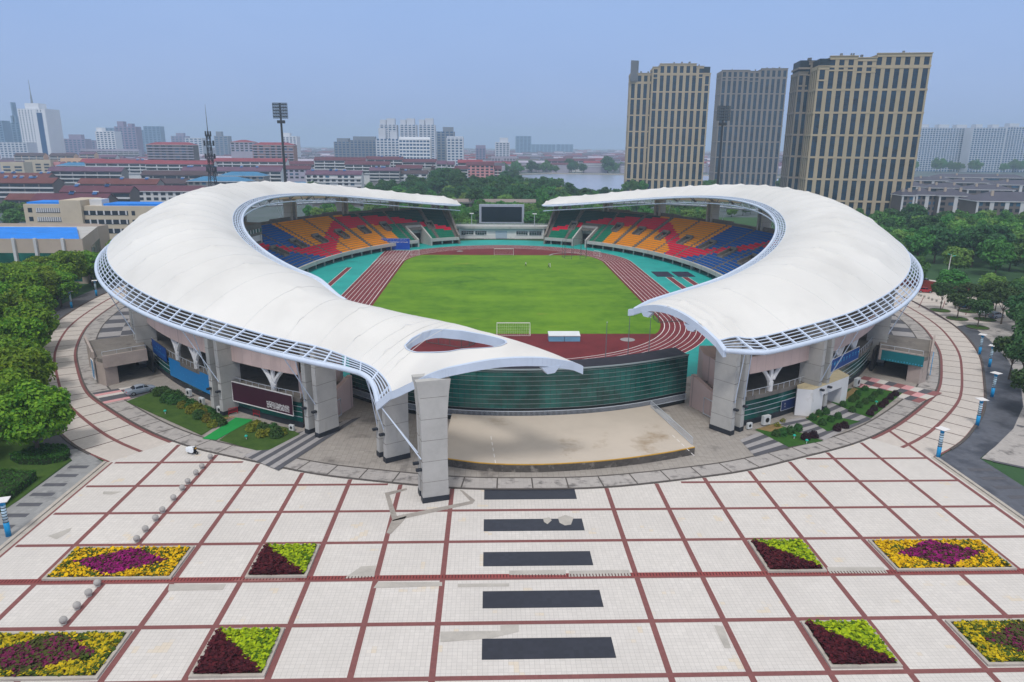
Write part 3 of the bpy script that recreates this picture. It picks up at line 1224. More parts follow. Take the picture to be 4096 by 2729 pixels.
 for a, b in zip(path, path[1:]):
  d = (b - a)
  d.z = 0
  d = d.normalized()
  nn = Vector((-d.y, d.x, 0)) * .28
  dn = Vector((0, 0, -.95))
  u1 = Vector((0, 0, .05))
  eb.hexa([a - nn + dn, b - nn + dn, b + nn + dn, a + nn + dn, a - nn + u1, b - nn + u1, b + nn + u1, a + nn + u1])
 n = len(path)
 for k in ((int(n * .34), int(n * .86)) if has_tail else (int(n * .22), int(n * .68))):
  a, b = path[k], path[k + 1]
  d = (b - a)
  d.z = 0
  d.normalize()
  nn = Vector((-d.y, d.x, 0)) * .3
  q = [a - d * 1.3 - nn, a + d * 1.3 - nn, a + d * 1.3 + nn, a - d * 1.3 + nn]
  q2 = [a - d * .5 - nn, a + d * .5 - nn, a + d * .5 + nn, a - d * .5 + nn]
  eb.hexa([p + Vector((0, 0, -1.75)) for p in q2] + [p + Vector((0, 0, -.9)) for p in q])
 wp(eb, 'end_beam', M['steel'], root, root)
 # underside: radial girders, purlin rings and the inner ring truss
 tr = MB()
 u = 1.2
 while u < u_in - 1.6:
  pts = [c.m(u, t) + Vector((0, 0, -.7 - 1.0 * math.sin(math.pi * t))) for t in [k / 10 for k in range(11)]]
  for a, b in zip(pts, pts[1:]):
   tr.tube([a, b], .22, 4, cap=False)
  top = [c.m(u, t) + Vector((0, 0, -.35)) for t in [k / 10 for k in range(11)]]
  for k in range(10):
   tr.tube([pts[k], top[k + 1]], .09, 4, cap=False)
  tr.tube(top, .14, 4)
  tr.tube([pts[0], inner_pt(u, 1.0, -2.4)], .1, 4)
  tr.tube([inner_pt(u, 0, -.3), inner_pt(u, 1.0, -2.4)], .1, 4)
  u += .82
 for t, dz, r in ((.3, -1.6, .16), (.55, -1.8, .16), (.8, -1.4, .16)):
  tr.tube([c.m(1 + (u_in - 1.5) * k / 120, t) + Vector((0, 0, dz)) for k in range(121)], r, 5)
 wp(tr, 'roof_truss', M['truss'], root, root)
 rg = MB()
 rg.tube([inner_pt(.8 + (u_in - 2.6) * k / 140, 1.0, -2.4) for k in range(141)], .2, 6)
 wp(rg, 'ring_tube', M['steel'], root, root, smooth=True)
 # pylons: paired concrete fins, and stay cables tying the rim down to them
 def pylon(x, y, dirx, diry, gap, width, z1, z0=.12, flare=0, thick=.85):
  d = Vector((dirx, diry, 0)).normalized()
  t = Vector((-d.y, d.x, 0))
  for k, off in enumerate((-gap / 2, gap / 2)):
   c0 = Vector((x, y, 0)) + t * off
   fin = MB()
   zs = [z0, z0 + .7, z0 + .701, z1 * .35, z1 * .72, z1 * .9, z1]
   w = [width + .12, width + .12, width, width * .96, width * 1.0, width * (1 + flare * .5), width * (1 + flare)]
   th = [thick + .12, thick + .12, thick, thick, thick, thick, thick]
   ring = []
   for z, ww, tt in zip(zs, w, th):
    ring.append([(c0 + d * a * ww / 2 + t * b * tt / 2).to_tuple()[:2] + (z,) for a, b in ((-1, -1), (1, -1), (1, 1), (-1, 1))])
   for r0, r1 in zip(ring, ring[1:]):
    fin.hexa(r0 + r1, 1 if r1[0][2] <= z0 + .71 else 0)
   # shutter joints
   z = z0 + 2.6
   while z < z1 - .5:
    ww = width * 1.008
    q = [(c0 + d * a * ww / 2 + t * b * (thick + .012) / 2).to_tuple()[:2] for a, b in ((-1, -1), (1, -1), (1, 1), (-1, 1))]
    fin.hexa([p + (z,) for p in q] + [p + (z + .05,) for p in q], 2)
    z += 2.6
   wp(fin, 'pylon', [M['concrete'], M['plinth'], M['concrete_d']], root, root)
  tie = MB()
  for z in (z1 * .42, z1 * .74):
   a = Vector((x, y, z))
   tie.box(a, (.35, gap, .5), math.atan2(t.y, t.x) - math.pi / 2)
  wp(tie, 'pylon_tie', M['concrete'], root, root)
  lamp = MB()
  if z1 > 8 and y < 140:
   for off in (-gap / 2, gap / 2):
    p = Vector((x, y, 4.1)) + t * off - d * (width / 2 + .3)
    lamp.box(p, (.7, .45, .28), math.atan2(d.y, d.x))
   wp(lamp, 'floodlight', M['plinth'], root, root)
  # cables
  cb = MB()
  if y < 140 or True:
   best = min(range(0, u_lat * 10 + 1), key=lambda i: (cat_par(OO, i / 10).to_2d() - Vector((x, y)) + d.to_2d() * 0).length)
   for off in (-1, 1):
    q = min(u_lat, max(0, best / 10 + off * .12))
    cb.tube([cat_par(OO, q), Vector((x, y, z1 * .36)) + t * off * gap / 2 - d * (width / 2)], .07, 5)
   wp(cb, 'stay_cable', M['steel'], root, root)
 for ph in (71.5, 60, 45.6, 31, 16.5, 2.3, -12, -26, -41.5, -60.2):
  x, y = side * 93 * math.cos(R(ph)), 212 + 121 * math.sin(R(ph))
  nx, ny = -math.cos(R(ph)) / 93 * side, -math.sin(R(ph)) / 121
  zz = roof_height(c, x, y) - 1.5
  pylon(x, y, nx, ny, 2.3, 3.6, zz)
 if has_tail:
  pylon(-29.6, 98.2, .62, .78, 2.3, 3.6, roof_height(c, -29.6, 98.2) - 1.6)
  pylon(-18.2, 89.5, .84, .52, 2.2, 3.4, roof_height(c, -18.2, 89.5) - 1.2)
  pylon(-12.0, 78.3, .96, .28, 1.9, 3.1, 15.0, -.02, .28, .95)
 else:
  pylon(29.8, 98.4, -.6, .8, 2.3, 3.6, roof_height(c, 29.8, 98.4) - 1.5)
 return root


HOLE = [(927.5, 793.8), (941, 780), (963, 766), (995, 757), (1031, 757), (1073, 761), (1121.6, 770.6), (1155.7, 780), (1166, 787.7), (1146, 795.7), (1102, 801), (1036, 808.4), (987, 812), (950.7, 810.8), (933.6, 802)]
build_canopy(LEFT, -1, 'white membrane stadium roof with a lens-shaped opening in its tail', True, HOLE)
build_canopy(RIGHT, 1, 'white membrane stadium roof without opening, curving round the jump runways', False, None)

# ---------------------------------------------------------------- grandstands
seatcols = {'b': srgb(0, 92, 168), 'r': srgb(224, 10, 66), 'y': srgb(240, 156, 20), 'g': srgb(16, 130, 100), 'd': srgb(10, 70, 66)}
SEAT = [mat('seat_' + k, c, .6, .06, .4, spec=.12) for k, c in seatcols.items()]
SIX = {k: i for i, k in enumerate(seatcols)}
M['facade_pink'] = tile_mat('pink_panel', srgb(206, 182, 176), (1.7, 9.0), .025, .7, .06)
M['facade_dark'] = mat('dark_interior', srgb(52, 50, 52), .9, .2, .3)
M['glass_g'] = glass_mat('green_glazing', srgb(26, 92, 84), .12, .55)
M['glass_d'] = glass_mat('dark_glazing', srgb(20, 34, 40), .06)
M['alu'] = mat('aluminium', srgb(190, 196, 204), .35, .05, .5, spec=.5)
M['whitewall'] = mat('white_render', srgb(228, 226, 226), .8, .05, .25, dirt=(srgb(196, 192, 186), .3, .62))
M['black'] = mat('black_metal_and_shade', srgb(32, 34, 38), .5, .1, .5)


def ell(a, b, ph, side):
 return Vector((side * a * math.cos(R(ph)), 212 + b * math.sin(R(ph)), 0))


def stand_pt(ph, f, side):
 """plan point on the rake: f = 0 front row ... 1 back"""
 return ell(lerp(66, 91.5, f), lerp(97, 119, f), ph, side)


def seat_colour(u, r):
 """the painted wave: u along the stand from its middle to its far end, r up the rake"""
 def pw(P, u):
  if u <= P[0][0]:
   return P[0][1]
  for (a, b), (c, d) in zip(P, P[1:]):
   if u <= c:
    return b + (d - b) * (u - a) / (c - a)
  return P[-1][1]
 lo = pw([(.02, 1.0), (.09, .74), (.16, .44), (.26, .14), (.30, 0), (.385, .0), (.40, .14), (.49, .42), (.54, .56), (.66, .62), (.71, .57), (.76, .58), (.80, .57), (.9, .36), (1, .2)], u)
 hi = pw([(.06, 1.05), (.12, .86), (.18, .57), (.27, .33), (.31, .28), (.37, .31), (.41, .42), (.49, .68), (.57, 1.0), (.60, .99), (.64, .91), (.70, .92), (.8, .77), (.9, .50), (1, .34)], u)
 if lo <= r < hi:
  return 'r'
 if u < .395 and r < lo or u < .315:
  return 'b'
 if r < lo:
  return 'y' if u < .715 else 'g'
 return 'y' if u < .60 else 'd'


NR = 19
PH0, PH1 = -20, 74


def build_stand(side, label):
 root = thing('grandstand', label, 'grandstand', (side * 78, 250, 0))
 za = lambda f: 2.5 + 11.0 * f
 gate = (58.5, 63.5)          # players' tunnel cut into the lower rake
 phs_ = [PH0 + (PH1 - PH0) * i / 120 for i in range(121)]
 aisles = [-17, -8.5, 0, 8.5, 17, 25, 33, 41, 48.5, 56, 66.5]
 voms = [(-4, .36), (4.2, .36), (12.6, .36), (21, .40), (29, .40), (37, .42), (45, .44), (52.5, .48), (66.5, .42)]
 # concrete steps
 st = MB()
 for k in range(NR + 1):
  f0, f1 = k / (NR + 1), (k + 1) / (NR + 1)
  z, zp = za(f0), za(f0) - 11.0 / (NR + 1)
  for a, b in zip(phs_, phs_[1:]):
   if gate[0] < (a + b) / 2 < gate[1] and f1 < .40:
    continue
   p0, p1, q0, q1 = stand_pt(a, f0, side), stand_pt(b, f0, side), stand_pt(a, f1, side), stand_pt(b, f1, side)
   up = [Vector((p.x, p.y, z)) for p in (p0, p1, q1, q0)]
   fr = [Vector((p0.x, p0.y, zp)), Vector((p1.x, p1.y, zp)), Vector((p1.x, p1.y, z)), Vector((p0.x, p0.y, z))]
   if side > 0:
    up.reverse()
    fr.reverse()
   st.face(list(reversed(up)))
   st.face(list(reversed(fr)))
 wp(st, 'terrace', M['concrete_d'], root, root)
 # front parapet, walkway recess, tunnel
 fp, rc_ = MB(), MB()
 for a, b in zip(phs_, phs_[1:]):
  if gate[0] < (a + b) / 2 < gate[1]:
   continue
  p0, p1 = stand_pt(a, -.035, side), stand_pt(b, -.035, side)
  q0, q1 = stand_pt(a, 0, side), stand_pt(b, 0, side)
  quad = [(p0.x, p0.y), (p1.x, p1.y), (q1.x, q1.y), (q0.x, q0.y)]
  fp.prism(quad, 1.75, 2.95)
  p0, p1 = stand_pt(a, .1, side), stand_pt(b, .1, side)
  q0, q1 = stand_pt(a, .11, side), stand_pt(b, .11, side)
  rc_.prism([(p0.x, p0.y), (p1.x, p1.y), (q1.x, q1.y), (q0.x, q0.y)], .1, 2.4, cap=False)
 wp(fp, 'front_parapet', M['concrete'], root, root)
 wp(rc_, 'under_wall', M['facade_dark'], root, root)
 for i in range(24):
  ph = PH0 + 2 + i * 3.9
  if gate[0] - 1 < ph < gate[1] + 1:
   continue
  p = stand_pt(ph, .01, side)
  b_ = MB()
  b_.box((p.x, p.y, .95), (.45, .45, 1.7), R(-ph * side))
  wp(b_, 'support_post', M['concrete'], root, root)
 # tunnel cheeks
 ch = MB()
 for g_ in gate:
  for a_, f0, f1 in ((g_, -.03, .42),):
   t0, t1 = stand_pt(a_ - .25, f0, side), stand_pt(a_ + .25, f0, side)
   u0, u1 = stand_pt(a_ - .25, f1, side), stand_pt(a_ + .25, f1, side)
   pts = [t0, t1, u1, u0]
   zz = [3.2, 3.2, za(.42) + .5, za(.42) + .5]
   poly = [(p.x, p.y) for p in pts]
   ar = sum(poly[i][0] * poly[(i + 1) % 4][1] - poly[(i + 1) % 4][0] * poly[i][1] for i in range(4))
   if ar < 0:
    poly.reverse()
    zz.reverse()
   ch.prism(poly, .12, zz)
 a0, a1 = stand_pt(gate[0], .42, side), stand_pt(gate[1], .42, side)
 b0, b1 = stand_pt(gate[0], .45, side), stand_pt(gate[1], .45, side)
 ch.prism([(a0.x, a0.y), (a1.x, a1.y), (b1.x, b1.y), (b0.x, b0.y)], 4.4, za(.42) + .6)
 wp(ch, 'tunnel_wall', M['concrete'], root, root)
 # seat rows
 PR = (PH1 - PH0)
 boxed = (-13, 14.5) if side < 0 else (99, 99)
 nseg = int(PR / .62)
 for k in range(NR):
  f = (k + .35) / (NR + 1)
  z = za(k / (NR + 1))
  fa, fb = (k + .42) / (NR + 1), (k + .86) / (NR + 1)
  row = MB()
  r = k / (NR - 1)
  for i in range(nseg):
   a = PH0 + PR * i / nseg
   b = PH0 + PR * (i + 1) / nseg
   m_ = (a + b) / 2
   if any(abs(m_ - s) < .35 for s in aisles) or m_ > 73:
    continue
   if gate[0] - .4 < m_ < gate[1] + .4 and k < 10.2:
    continue
   if any(abs(m_ - v) < 1.15 and abs(r - fr) < .10 for v, fr in voms):
    continue
   if boxed[0] < m_ < boxed[1] and r > .66:
    continue
   u = m_ / 74.0
   col = SIX[seat_colour(u if side < 0 else u, r)]
   p0, p1, q0, q1 = stand_pt(a, fa, side), stand_pt(b, fa, side), stand_pt(a, fb, side), stand_pt(b, fb, side)
   w0, w1 = p0.lerp(q0, .72), p1.lerp(q1, .72)
   for (x0, x1, y1, y0, zt) in ((p0, p1, w1, w0, .36), (w0, w1, q1, q0, .62)):
    low = [(v.x, v.y, z + .05) for v in (x0, x1, y1, y0)]
    hi = [(v.x, v.y, z + zt) for v in (x0, x1, y1, y0)]
    if side < 0:
     low.reverse()
     hi.reverse()
    row.hexa(low + hi, col)
  wp(row, 'seat_row', SEAT, root, root)
 # aisle stairs
 for s_ in aisles:
  if PH0 < s_ < PH1:
   ai = MB()
   for k in range(NR * 2):
    f0, f1 = k / (NR + 1) / 2, (k + 1) / (NR + 1) / 2
    if gate[0] < s_ < gate[1] and f0 < .4:
     continue
    w = .26
    pts = [stand_pt(s_ - w, f0, side), stand_pt(s_ + w, f0, side), stand_pt(s_ + w, f1, side), stand_pt(s_ - w, f1, side)]
    ai.prism([(p.x, p.y) for p in pts], za(f0) - .3, za(f0) + .16)
   wp(ai, 'aisle_stair', M['concrete_d'], root, root)
 # vomitories: sunk passages with raised cheek walls
 for v, fr in voms:
  vm = MB()
  f0, f1 = fr - .10, fr + .10
  for e in (-1, 1):
   x = v + e * 1.05
   pts = [stand_pt(x - .12, f0, side), stand_pt(x + .12, f0, side), stand_pt(x + .12, f1, side), stand_pt(x - .12, f1, side)]
   zz = [za(f0) + .8, za(f0) + .8, za(f1) + .8, za(f1) + .8]
   poly = [(p.x, p.y) for p in pts]
   ar = sum(poly[i][0] * poly[(i + 1) % 4][1] - poly[(i + 1) % 4][0] * poly[i][1] for i in range(4))
   if ar < 0:
    poly.reverse()
    zz.reverse()
   vm.prism(poly, za(f0) - .3, zz, 0)
  pts = [stand_pt(v - 1.05, f1 - .02, side), stand_pt(v + 1.05, f1 - .02, side), stand_pt(v + 1.05, f1, side), stand_pt(v - 1.05, f1, side)]
  vm.prism([(p.x, p.y) for p in pts], za(f0) - .3, za(f1) + 1.05, 0)
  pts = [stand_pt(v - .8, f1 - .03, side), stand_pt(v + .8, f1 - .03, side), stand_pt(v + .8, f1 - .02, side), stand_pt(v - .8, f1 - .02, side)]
  vm.prism([(p.x, p.y) for p in pts], za(f0) - .1, za(f1) + .2, 1)  # black panel paints the darkness of the passage opening
  pts = [stand_pt(v - 1.0, f0, side), stand_pt(v + 1.0, f0, side), stand_pt(v + 1.0, f1, side), stand_pt(v - 1.0, f1, side)]
  vm.prism([(p.x, p.y) for p in pts], za(f0) - .2, za(f0) + .2, 2)
  wp(vm, 'vomitory', [M['concrete_d'], M['black'], M['concrete_d']], root, root)
 # back wall with its stepped parapet
 bw = MB()
 for a, b in zip(phs_, phs_[1:]):
  p0, p1 = ell(92, 119.6, a, side), ell(92, 119.6, b, side)
  q0, q1 = ell(92.6, 120.3, a, side), ell(92.6, 120.3, b, side)
  m_ = (a + b) / 2
  top = 13.7 + .5 * (1 if int((m_ + 40) / 7.2) % 2 else 0)
  if m_ > 66:
   top = 13.7 - (m_ - 66) * .3
  bw.prism([(p0.x, p0.y), (p1.x, p1.y), (q1.x, q1.y), (q0.x, q0.y)], .1, top)
 wp(bw, 'back_wall', M['concrete_d'], root, root)
 # sloping end wall and near end wall
 for e in (PH1, PH0):
  ew = MB()
  n_ = 12
  for i in range(n_):
   f0, f1 = -.035 + 1.06 * i / n_, -.035 + 1.06 * (i + 1) / n_
   pts = [stand_pt(e - .3, f0, side), stand_pt(e + .3, f0, side), stand_pt(e + .3, f1, side), stand_pt(e - .3, f1, side)]
   hgt = lambda f: za(max(0, f)) + 1.25 + (1.2 * max(0, min(1, (f - .1) * 3)) if e > 0 else 0)
   zz = [hgt(f0), hgt(f0), hgt(f1), hgt(f1)]
   poly = [(p.x, p.y) for p in pts]
   ar = sum(poly[i2][0] * poly[(i2 + 1) % 4][1] - poly[(i2 + 1) % 4][0] * poly[i2][1] for i2 in range(4))
   if ar < 0:
    poly.reverse()
    zz.reverse()
   ew.prism(poly, .12, zz)
  wp(ew, 'end_wall', M['concrete_d'], root, root)
 # stairs down to the track at the near end
 sr = MB()
 for k in range(9):
  f0 = -.03 - .02 * k
  pts = [stand_pt(PH0 + .6, f0 - .02, side), stand_pt(PH0 + 2.2, f0 - .02, side), stand_pt(PH0 + 2.2, f0, side), stand_pt(PH0 + .6, f0, side)]
  sr.prism([(p.x, p.y) for p in pts], .12, 2.6 - .27 * k)
 wp(sr, 'track_stair', M['concrete'], root, root)
 if side < 0:
  # press and VIP box set into the middle of the stand
  vb, vw, vg = MB(), MB(), MB()
  ps = [-13 + 27.5 * i / 14 for i in range(15)]
  for a, b in zip(ps, ps[1:]):
   for mb, f0, f1, z0, z1 in ((vw, .665, .72, 8.8, 11.6), (vb, .655, 1.0, 11.6, 12.5), (vg, .66, .675, 12.5, 13.7), (vb, .655, 1.0, 13.7, 15.4)):
    pts = [stand_pt(a, f0, side), stand_pt(b, f0, side), stand_pt(b, f1, side), stand_pt(a, f1, side)]
    mb.prism([(p.x, p.y) for p in pts], z0, z1)
   for k_ in (0, .5):
    x = lerp(a, b, k_)
    pts = [stand_pt(x - .1, .652, side), stand_pt(x + .1, .652, side), stand_pt(x + .1, .67, side), stand_pt(x - .1, .67, side)]
    vw.prism([(p.x, p.y) for p in pts], 12.5, 13.7)
  for a in (-13, -4, 5, 14):
   p = stand_pt(a, .655, side)
   vw.box((p.x, p.y, 10.2), (.5, .5, 2.9))
  for a in (-13, 14.5):
   pts = [stand_pt(a - .2, .665, side), stand_pt(a + .2, .665, side), stand_pt(a + .2, 1.0, side), stand_pt(a - .2, 1.0, side)]
   vb.prism([(p.x, p.y) for p in pts], 8, 15.4)
  bx = wp(vb, 'press_box', M['concrete_d'], root, root)
  wp(vw, 'box_wall', M['whitewall'], bx, root)
  wp(vg, 'box_window', M['glass_g'], bx, root)

 # ---- street front below the roof, near end
 FA, FB = 92.2, 120.0
 f_ph = [-69.2 + i * (69.2 - 20) / 60 for i in range(61)]
 fz, su, sl, gl_, ba, dk, rl, mu = MB(), MB(), MB(), MB(), MB(), MB(), MB(), MB()
 for i, (a, b) in enumerate(zip(f_ph, f_ph[1:])):
  def pl(mb, w0, w1, z0, z1, m=0):
   p = [ell(FA + w0, FB + w0, a, side), ell(FA + w0, FB + w0, b, side), ell(FA + w1, FB + w1, b, side), ell(FA + w1, FB + w1, a, side)]
   mb.prism([(q.x, q.y) for q in p], z0, z1, m)
  pl(fz, .0, .45, 8.4, 11.0)
  pl(sl, -7, .3, 4.15, 4.75)
  pl(gl_, -.1, 0, .95, 4.15)
  pl(ba, -.3, .12, .1, .95)
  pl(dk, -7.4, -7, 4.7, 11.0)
  pl(su, -7, -.2, 11.0, 11.3)
  for z in (1.75, 2.55, 3.35):
   pl(mu, 0, .07, z - .03, z + .03)
  pl(rl, .1, .16, 5.62, 5.7)
  p = ell(FA + .13, FB + .13, a, side)
  rl.box((p.x, p.y, 5.2), (.06, .06, .95))
 fasc = wp(fz, 'fascia', M['facade_pink'], root, root)
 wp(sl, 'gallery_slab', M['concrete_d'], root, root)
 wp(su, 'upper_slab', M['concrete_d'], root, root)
 wp(gl_, 'ground_floor_glazing', M['glass_g'], root, root)
 wp(ba, 'plinth', M['plinth'], root, root)
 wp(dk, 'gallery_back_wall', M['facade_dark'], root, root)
 wp(rl, 'gallery_railing', M['alu'], root, root)
 wp(mu, 'mullion_band', M['alu'], root, root)
 # branching columns of the gallery
 for ph in (-66, -54.5, -50.5, -35, -30):
  p = ell(FA - .2, FB - .2, ph, side)
  t = (ell(FA, FB, ph + .5, side) - ell(FA, FB, ph - .5, side)).normalized()
  col = MB()
  for e in (-1, 0, 1):
   path, rr = [], []
   for k in range(9):
    s_ = k / 8
    q = p + t * (e * 2.1 * s_ ** 2.2)
    path.append(Vector((q.x, q.y, 4.7 + 3.75 * s_)))
    rr.append(.38 - .06 * s_)
   col.tube(path, rr, 6)
  col.tube([(p.x, p.y, 4.7), (p.x, p.y, 6.3)], .42, 8)
  wp(col, 'branching_column', M['whitewall'], root, root)
 # end block in pink stone with the outer stair
 eb, eu, es = MB(), MB(), MB()
 X = lambda *pts: [(side * x, y) for x, y in pts]
 eb.prism(X((27.0, 108.6), (30.7, 99.6), (31.3, 99.9), (27.7, 108.9)), .1, [5.4, 2.9, 2.9, 5.4])
 eb.prism(X((30.7, 99.6), (33.2, 100.7), (33.0, 101.2), (30.6, 100.2)), .1, 4.1)
 eu.prism(X((29.0, 109.6), (32.3, 101.4), (33.6, 102.0), (34.8, 113.5), (29.4, 113.5)), .1, [8.6, 7.6, 7.6, 8.8, 8.8])
 for k in range(14):
  t0, t1 = k / 14, (k + 1) / 14
  a0, a1 = Vector((31.0, 100.2, 0)).lerp(Vector((27.9, 108.2, 0)), t0), Vector((31.0, 100.2, 0)).lerp(Vector((27.9, 108.2, 0)), t1)
  w_ = Vector((1.7, .7, 0))
  es.prism(X((a0.x, a0.y), (a1.x, a1.y), (a1.x + w_.x, a1.y + w_.y), (a0.x + w_.x, a0.y + w_.y)), .1, .7 + k * .28)
 wp(eb, 'stair_wall', M['facade_pink'], root, root)
 wp(eu, 'end_block', M['facade_pink'], root, root)
 wp(es, 'outer_stair', M['concrete_d'], root, root)
 hr = MB()
 a_, b_ = Vector((side * 29.9, 101.0, 0)), Vector((side * 28.4, 104.8, 0))
 off = Vector((-side * .25, -.1, 0))
 a_, b_ = a_ + off, b_ + off
 hr.tube([(a_.x, a_.y, .3), (b_.x, b_.y, .3), (b_.x, b_.y, 2.9), (a_.x, a_.y, 2.9), (a_.x, a_.y, 2.2)], .09, 6)
 wp(hr, 'steel_rail', M['alu'], root, root)
 # side wall of the concourse behind
 return root


build_stand(-1, 'grandstand of coloured seat rows with the grey press box in its middle')
build_stand(1, 'grandstand of coloured seat rows beside the two jump runways')

# ---------------------------------------------------------------- curved glass hall at the front
root = thing('glass_hall', 'curved green glass hall behind the concrete stage', 'glass hall', (0, 108, 0))
ga = [(-28.2, 113.4), (-22, 108.2), (-16, 104.8), (-10, 102.8), (-3, 102.0), (4, 102.2), (11, 103.3), (18, 105.6), (26.6, 109.8)]
line = catmull([(x, y, 0) for x, y in ga], 64)
back = [Vector((p.x * .96, p.y + 4.2, 0)) for p in line]
gl_, rf, ra, lo, vm_, bs = MB(), MB(), MB(), MB(), MB(), MB()
HT = 8.3
for i in range(64):
 a, b = line[i], line[i + 1]
 pa, pb = back[i], back[i + 1]
 gl_.face([(a.x, a.y, 2.2), (b.x, b.y, 2.2), (b.x, b.y, HT), (a.x, a.y, HT)])
 rf.face([(a.x, a.y, HT), (b.x, b.y, HT), (pb.x, pb.y, HT + .1), (pa.x, pa.y, HT + .1)])
 rf.face([(pb.x, pb.y, .1), (pa.x, pa.y, .1), (pa.x, pa.y, HT + .1), (pb.x, pb.y, HT + .1)])
 bs.face([(a.x, a.y, .1), (b.x, b.y, .1), (b.x, b.y, 2.2), (a.x, a.y, 2.2)])
for p, q in ((line[0], back[0]), (back[-1], line[-1])):
 gl_.face([(q.x, q.y, .1), (p.x, p.y, .1), (p.x, p.y, HT), (q.x, q.y, HT)])
o1 = offset_line(line, -.12)
for k in range(9):
 z = 2.25 + k * .72
 ra.tube([(p.x, p.y, z) for p in o1], .03, 4)
ra.tube([(p.x, p.y, HT + .06) for p in o1], .14, 6)
for i in range(0, 65, 1):
 p = offset_line(line, -.03)[i]
 vm_.box((p.x, p.y, 5.2), (.03, .03, 6.1))
o2 = offset_line(line, -.35)
for i in range(64 * 5):
 t = i / 5
 j = int(t)
 p = o2[j].lerp(o2[j + 1], t - j)
 lo.box((p.x, p.y, 1.35), (.05, .05, .95))
lo.tube([(p.x, p.y, 1.85) for p in o2], .06, 5)
lo.tube([(p.x, p.y, .95) for p in o2], .05, 5)
wp(gl_, 'glazing', M['glass_g'], root, root)
M['wet_roof'] = mat('wet_bitumen_roof', srgb(40, 36, 44), .55, .3, .12, dirt=(srgb(74, 66, 72), .1, .6), spec=.2)
wp(rf, 'roof_slab', M['wet_roof'], root, root)
wp(bs, 'base_wall', M['glass_d'], root, root)
wp(ra, 'glazing_rail', mat('dull_alu', srgb(136, 148, 150), .5, .05, .5), root, root)
wp(vm_, 'mullions', M['black'], root, root)
wp(lo, 'railing', M['alu'], root, root)

# raised concrete stage
root = thing('stage', 'raised bare concrete stage with a yellow front edge', 'stage', (4, 95, 0))
fa = [(-11.6, 86.6), (-6, 84.9), (0, 84.4), (6, 84.9), (12, 86.0), (18, 87.8), (22.6, 89.6)]
fl = catmull([(x, y, 0) for x, y in fa], 40)
bk = [Vector(p) for p in reversed(offset_line(line, -.5)) if -11.9 < p.x < 20.5]
poly = [(p.x, p.y) for p in fl] + [(p.x, p.y) for p in bk]
st, ye, fa_ = MB(), MB(), MB()
st.prism(poly, .1, 1.2)
wp(st, 'deck', M['stage'], root, root)
for a, b in zip(fl, fl[1:]):
 d = Vector((0, .16, 0))
 ye.hexa([(a.x, a.y - .03, 1.1), (b.x, b.y - .03, 1.1), (b.x, b.y + .13, 1.1), (a.x, a.y + .13, 1.1), (a.x, a.y - .03, 1.215), (b.x, b.y - .03, 1.215), (b.x, b.y + .13, 1.215), (a.x, a.y + .13, 1.215)])
 fa_.face([(a.x, a.y - .02, .1), (b.x, b.y - .02, .1), (b.x, b.y - .02, 1.1), (a.x, a.y - .02, 1.1)])
M['yellow'] = mat('yellow_paint', srgb(206, 158, 62), .7, .15, .5)
wp(ye, 'yellow_edge', M['yellow'], root, root)
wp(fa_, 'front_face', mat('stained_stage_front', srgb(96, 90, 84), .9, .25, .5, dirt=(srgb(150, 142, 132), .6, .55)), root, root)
ln = MB()
for a, b in ((gp(1128, 1003, 1.2), gp(1140, 1072, 1.2)), (gp(1545, 1000, 1.2), gp(1600, 1052, 1.2))):
 d = (b - a).normalized()
 n_ = Vector((-d.y, d.x, 0)) * .05
 for k in range(5):
  p, q = a.lerp(b, k / 5), a.lerp(b, k / 5 + .12)
  ln.face([(p - n_).to_tuple()[:2] + (1.21,), (q - n_).to_tuple()[:2] + (1.21,), (q + n_).to_tuple()[:2] + (1.21,), (p + n_).to_tuple()[:2] + (1.21,)])
wp(ln, 'court_line', M['white'], root, root)
rl = MB()
a, b = Vector((19.9, 104.9, 1.2)), Vector((22.4, 90.2, 1.2))
for k in range(41):
 p = a.lerp(b, k / 40)
 rl.box((p.x, p.y, 1.75), (.05, .05, 1.05))
rl.tube([a + Vector((0, 0, 1.1)), b + Vector((0, 0, 1.1))], .05, 5)
rl.tube([a + Vector((0, 0, .15)), b + Vector((0, 0, .15))], .04, 5)
wp(rl, 'side_railing', M['alu'], root, root)
ss = MB()
for k in range(6):
 x0 = 20.6 + k * .36
 q = [(x0, 104.6 - k * .1), (x0 + .36, 104.5), (x0 + .36, 101.2), (x0, 101.2)]
 ss.prism(q, .1, 1.1 - k * .17)
wp(ss, 'side_steps', M['concrete'], root, root)

# ---------------------------------------------------------------- far-end service building and screen
root = thing('service_building', 'long low white building under the walkway at the far end', 'building', (0, 324, 0))
wl, wi, dr, dk, cc = MB(), MB(), MB(), MB(), MB()
wl.slab(-18.4, 18.6, 322.5, 327, .1, 4.4)
wl.slab(-19, -18.3, 321.6, 327, .1, 4.6)
wl.slab(18.5, 19.2, 321.6, 327, .1, 4.6)
wl.slab(-29, -28.3, 320.5, 327, .1, 4.6)
wl.slab(28.3, 29, 320.5, 327, .1, 4.6)
wl.slab(-33.5, -29, 321.5, 327, .1, 4.2)
for x in (-6.2, -11.8 - .2, 6.4, 12.2):
 wl.slab(x - .2, x + .2, 322.2, 322.6, .1, 4.4)
cc.slab(-36, 36, 321.2, 330, 4.6, 5.6)
dk.slab(-28.2, -19.1, 324.5, 325, .1, 4.5)
dk.slab(19.3, 28.2, 324.5, 325, .1, 4.5)
wp(wl, 'wall', M['whitewall'], root, root)
wp(cc, 'walkway_deck', M['concrete'], root, root)
wp(dk, 'gateway', M['facade_dark'], root, root)
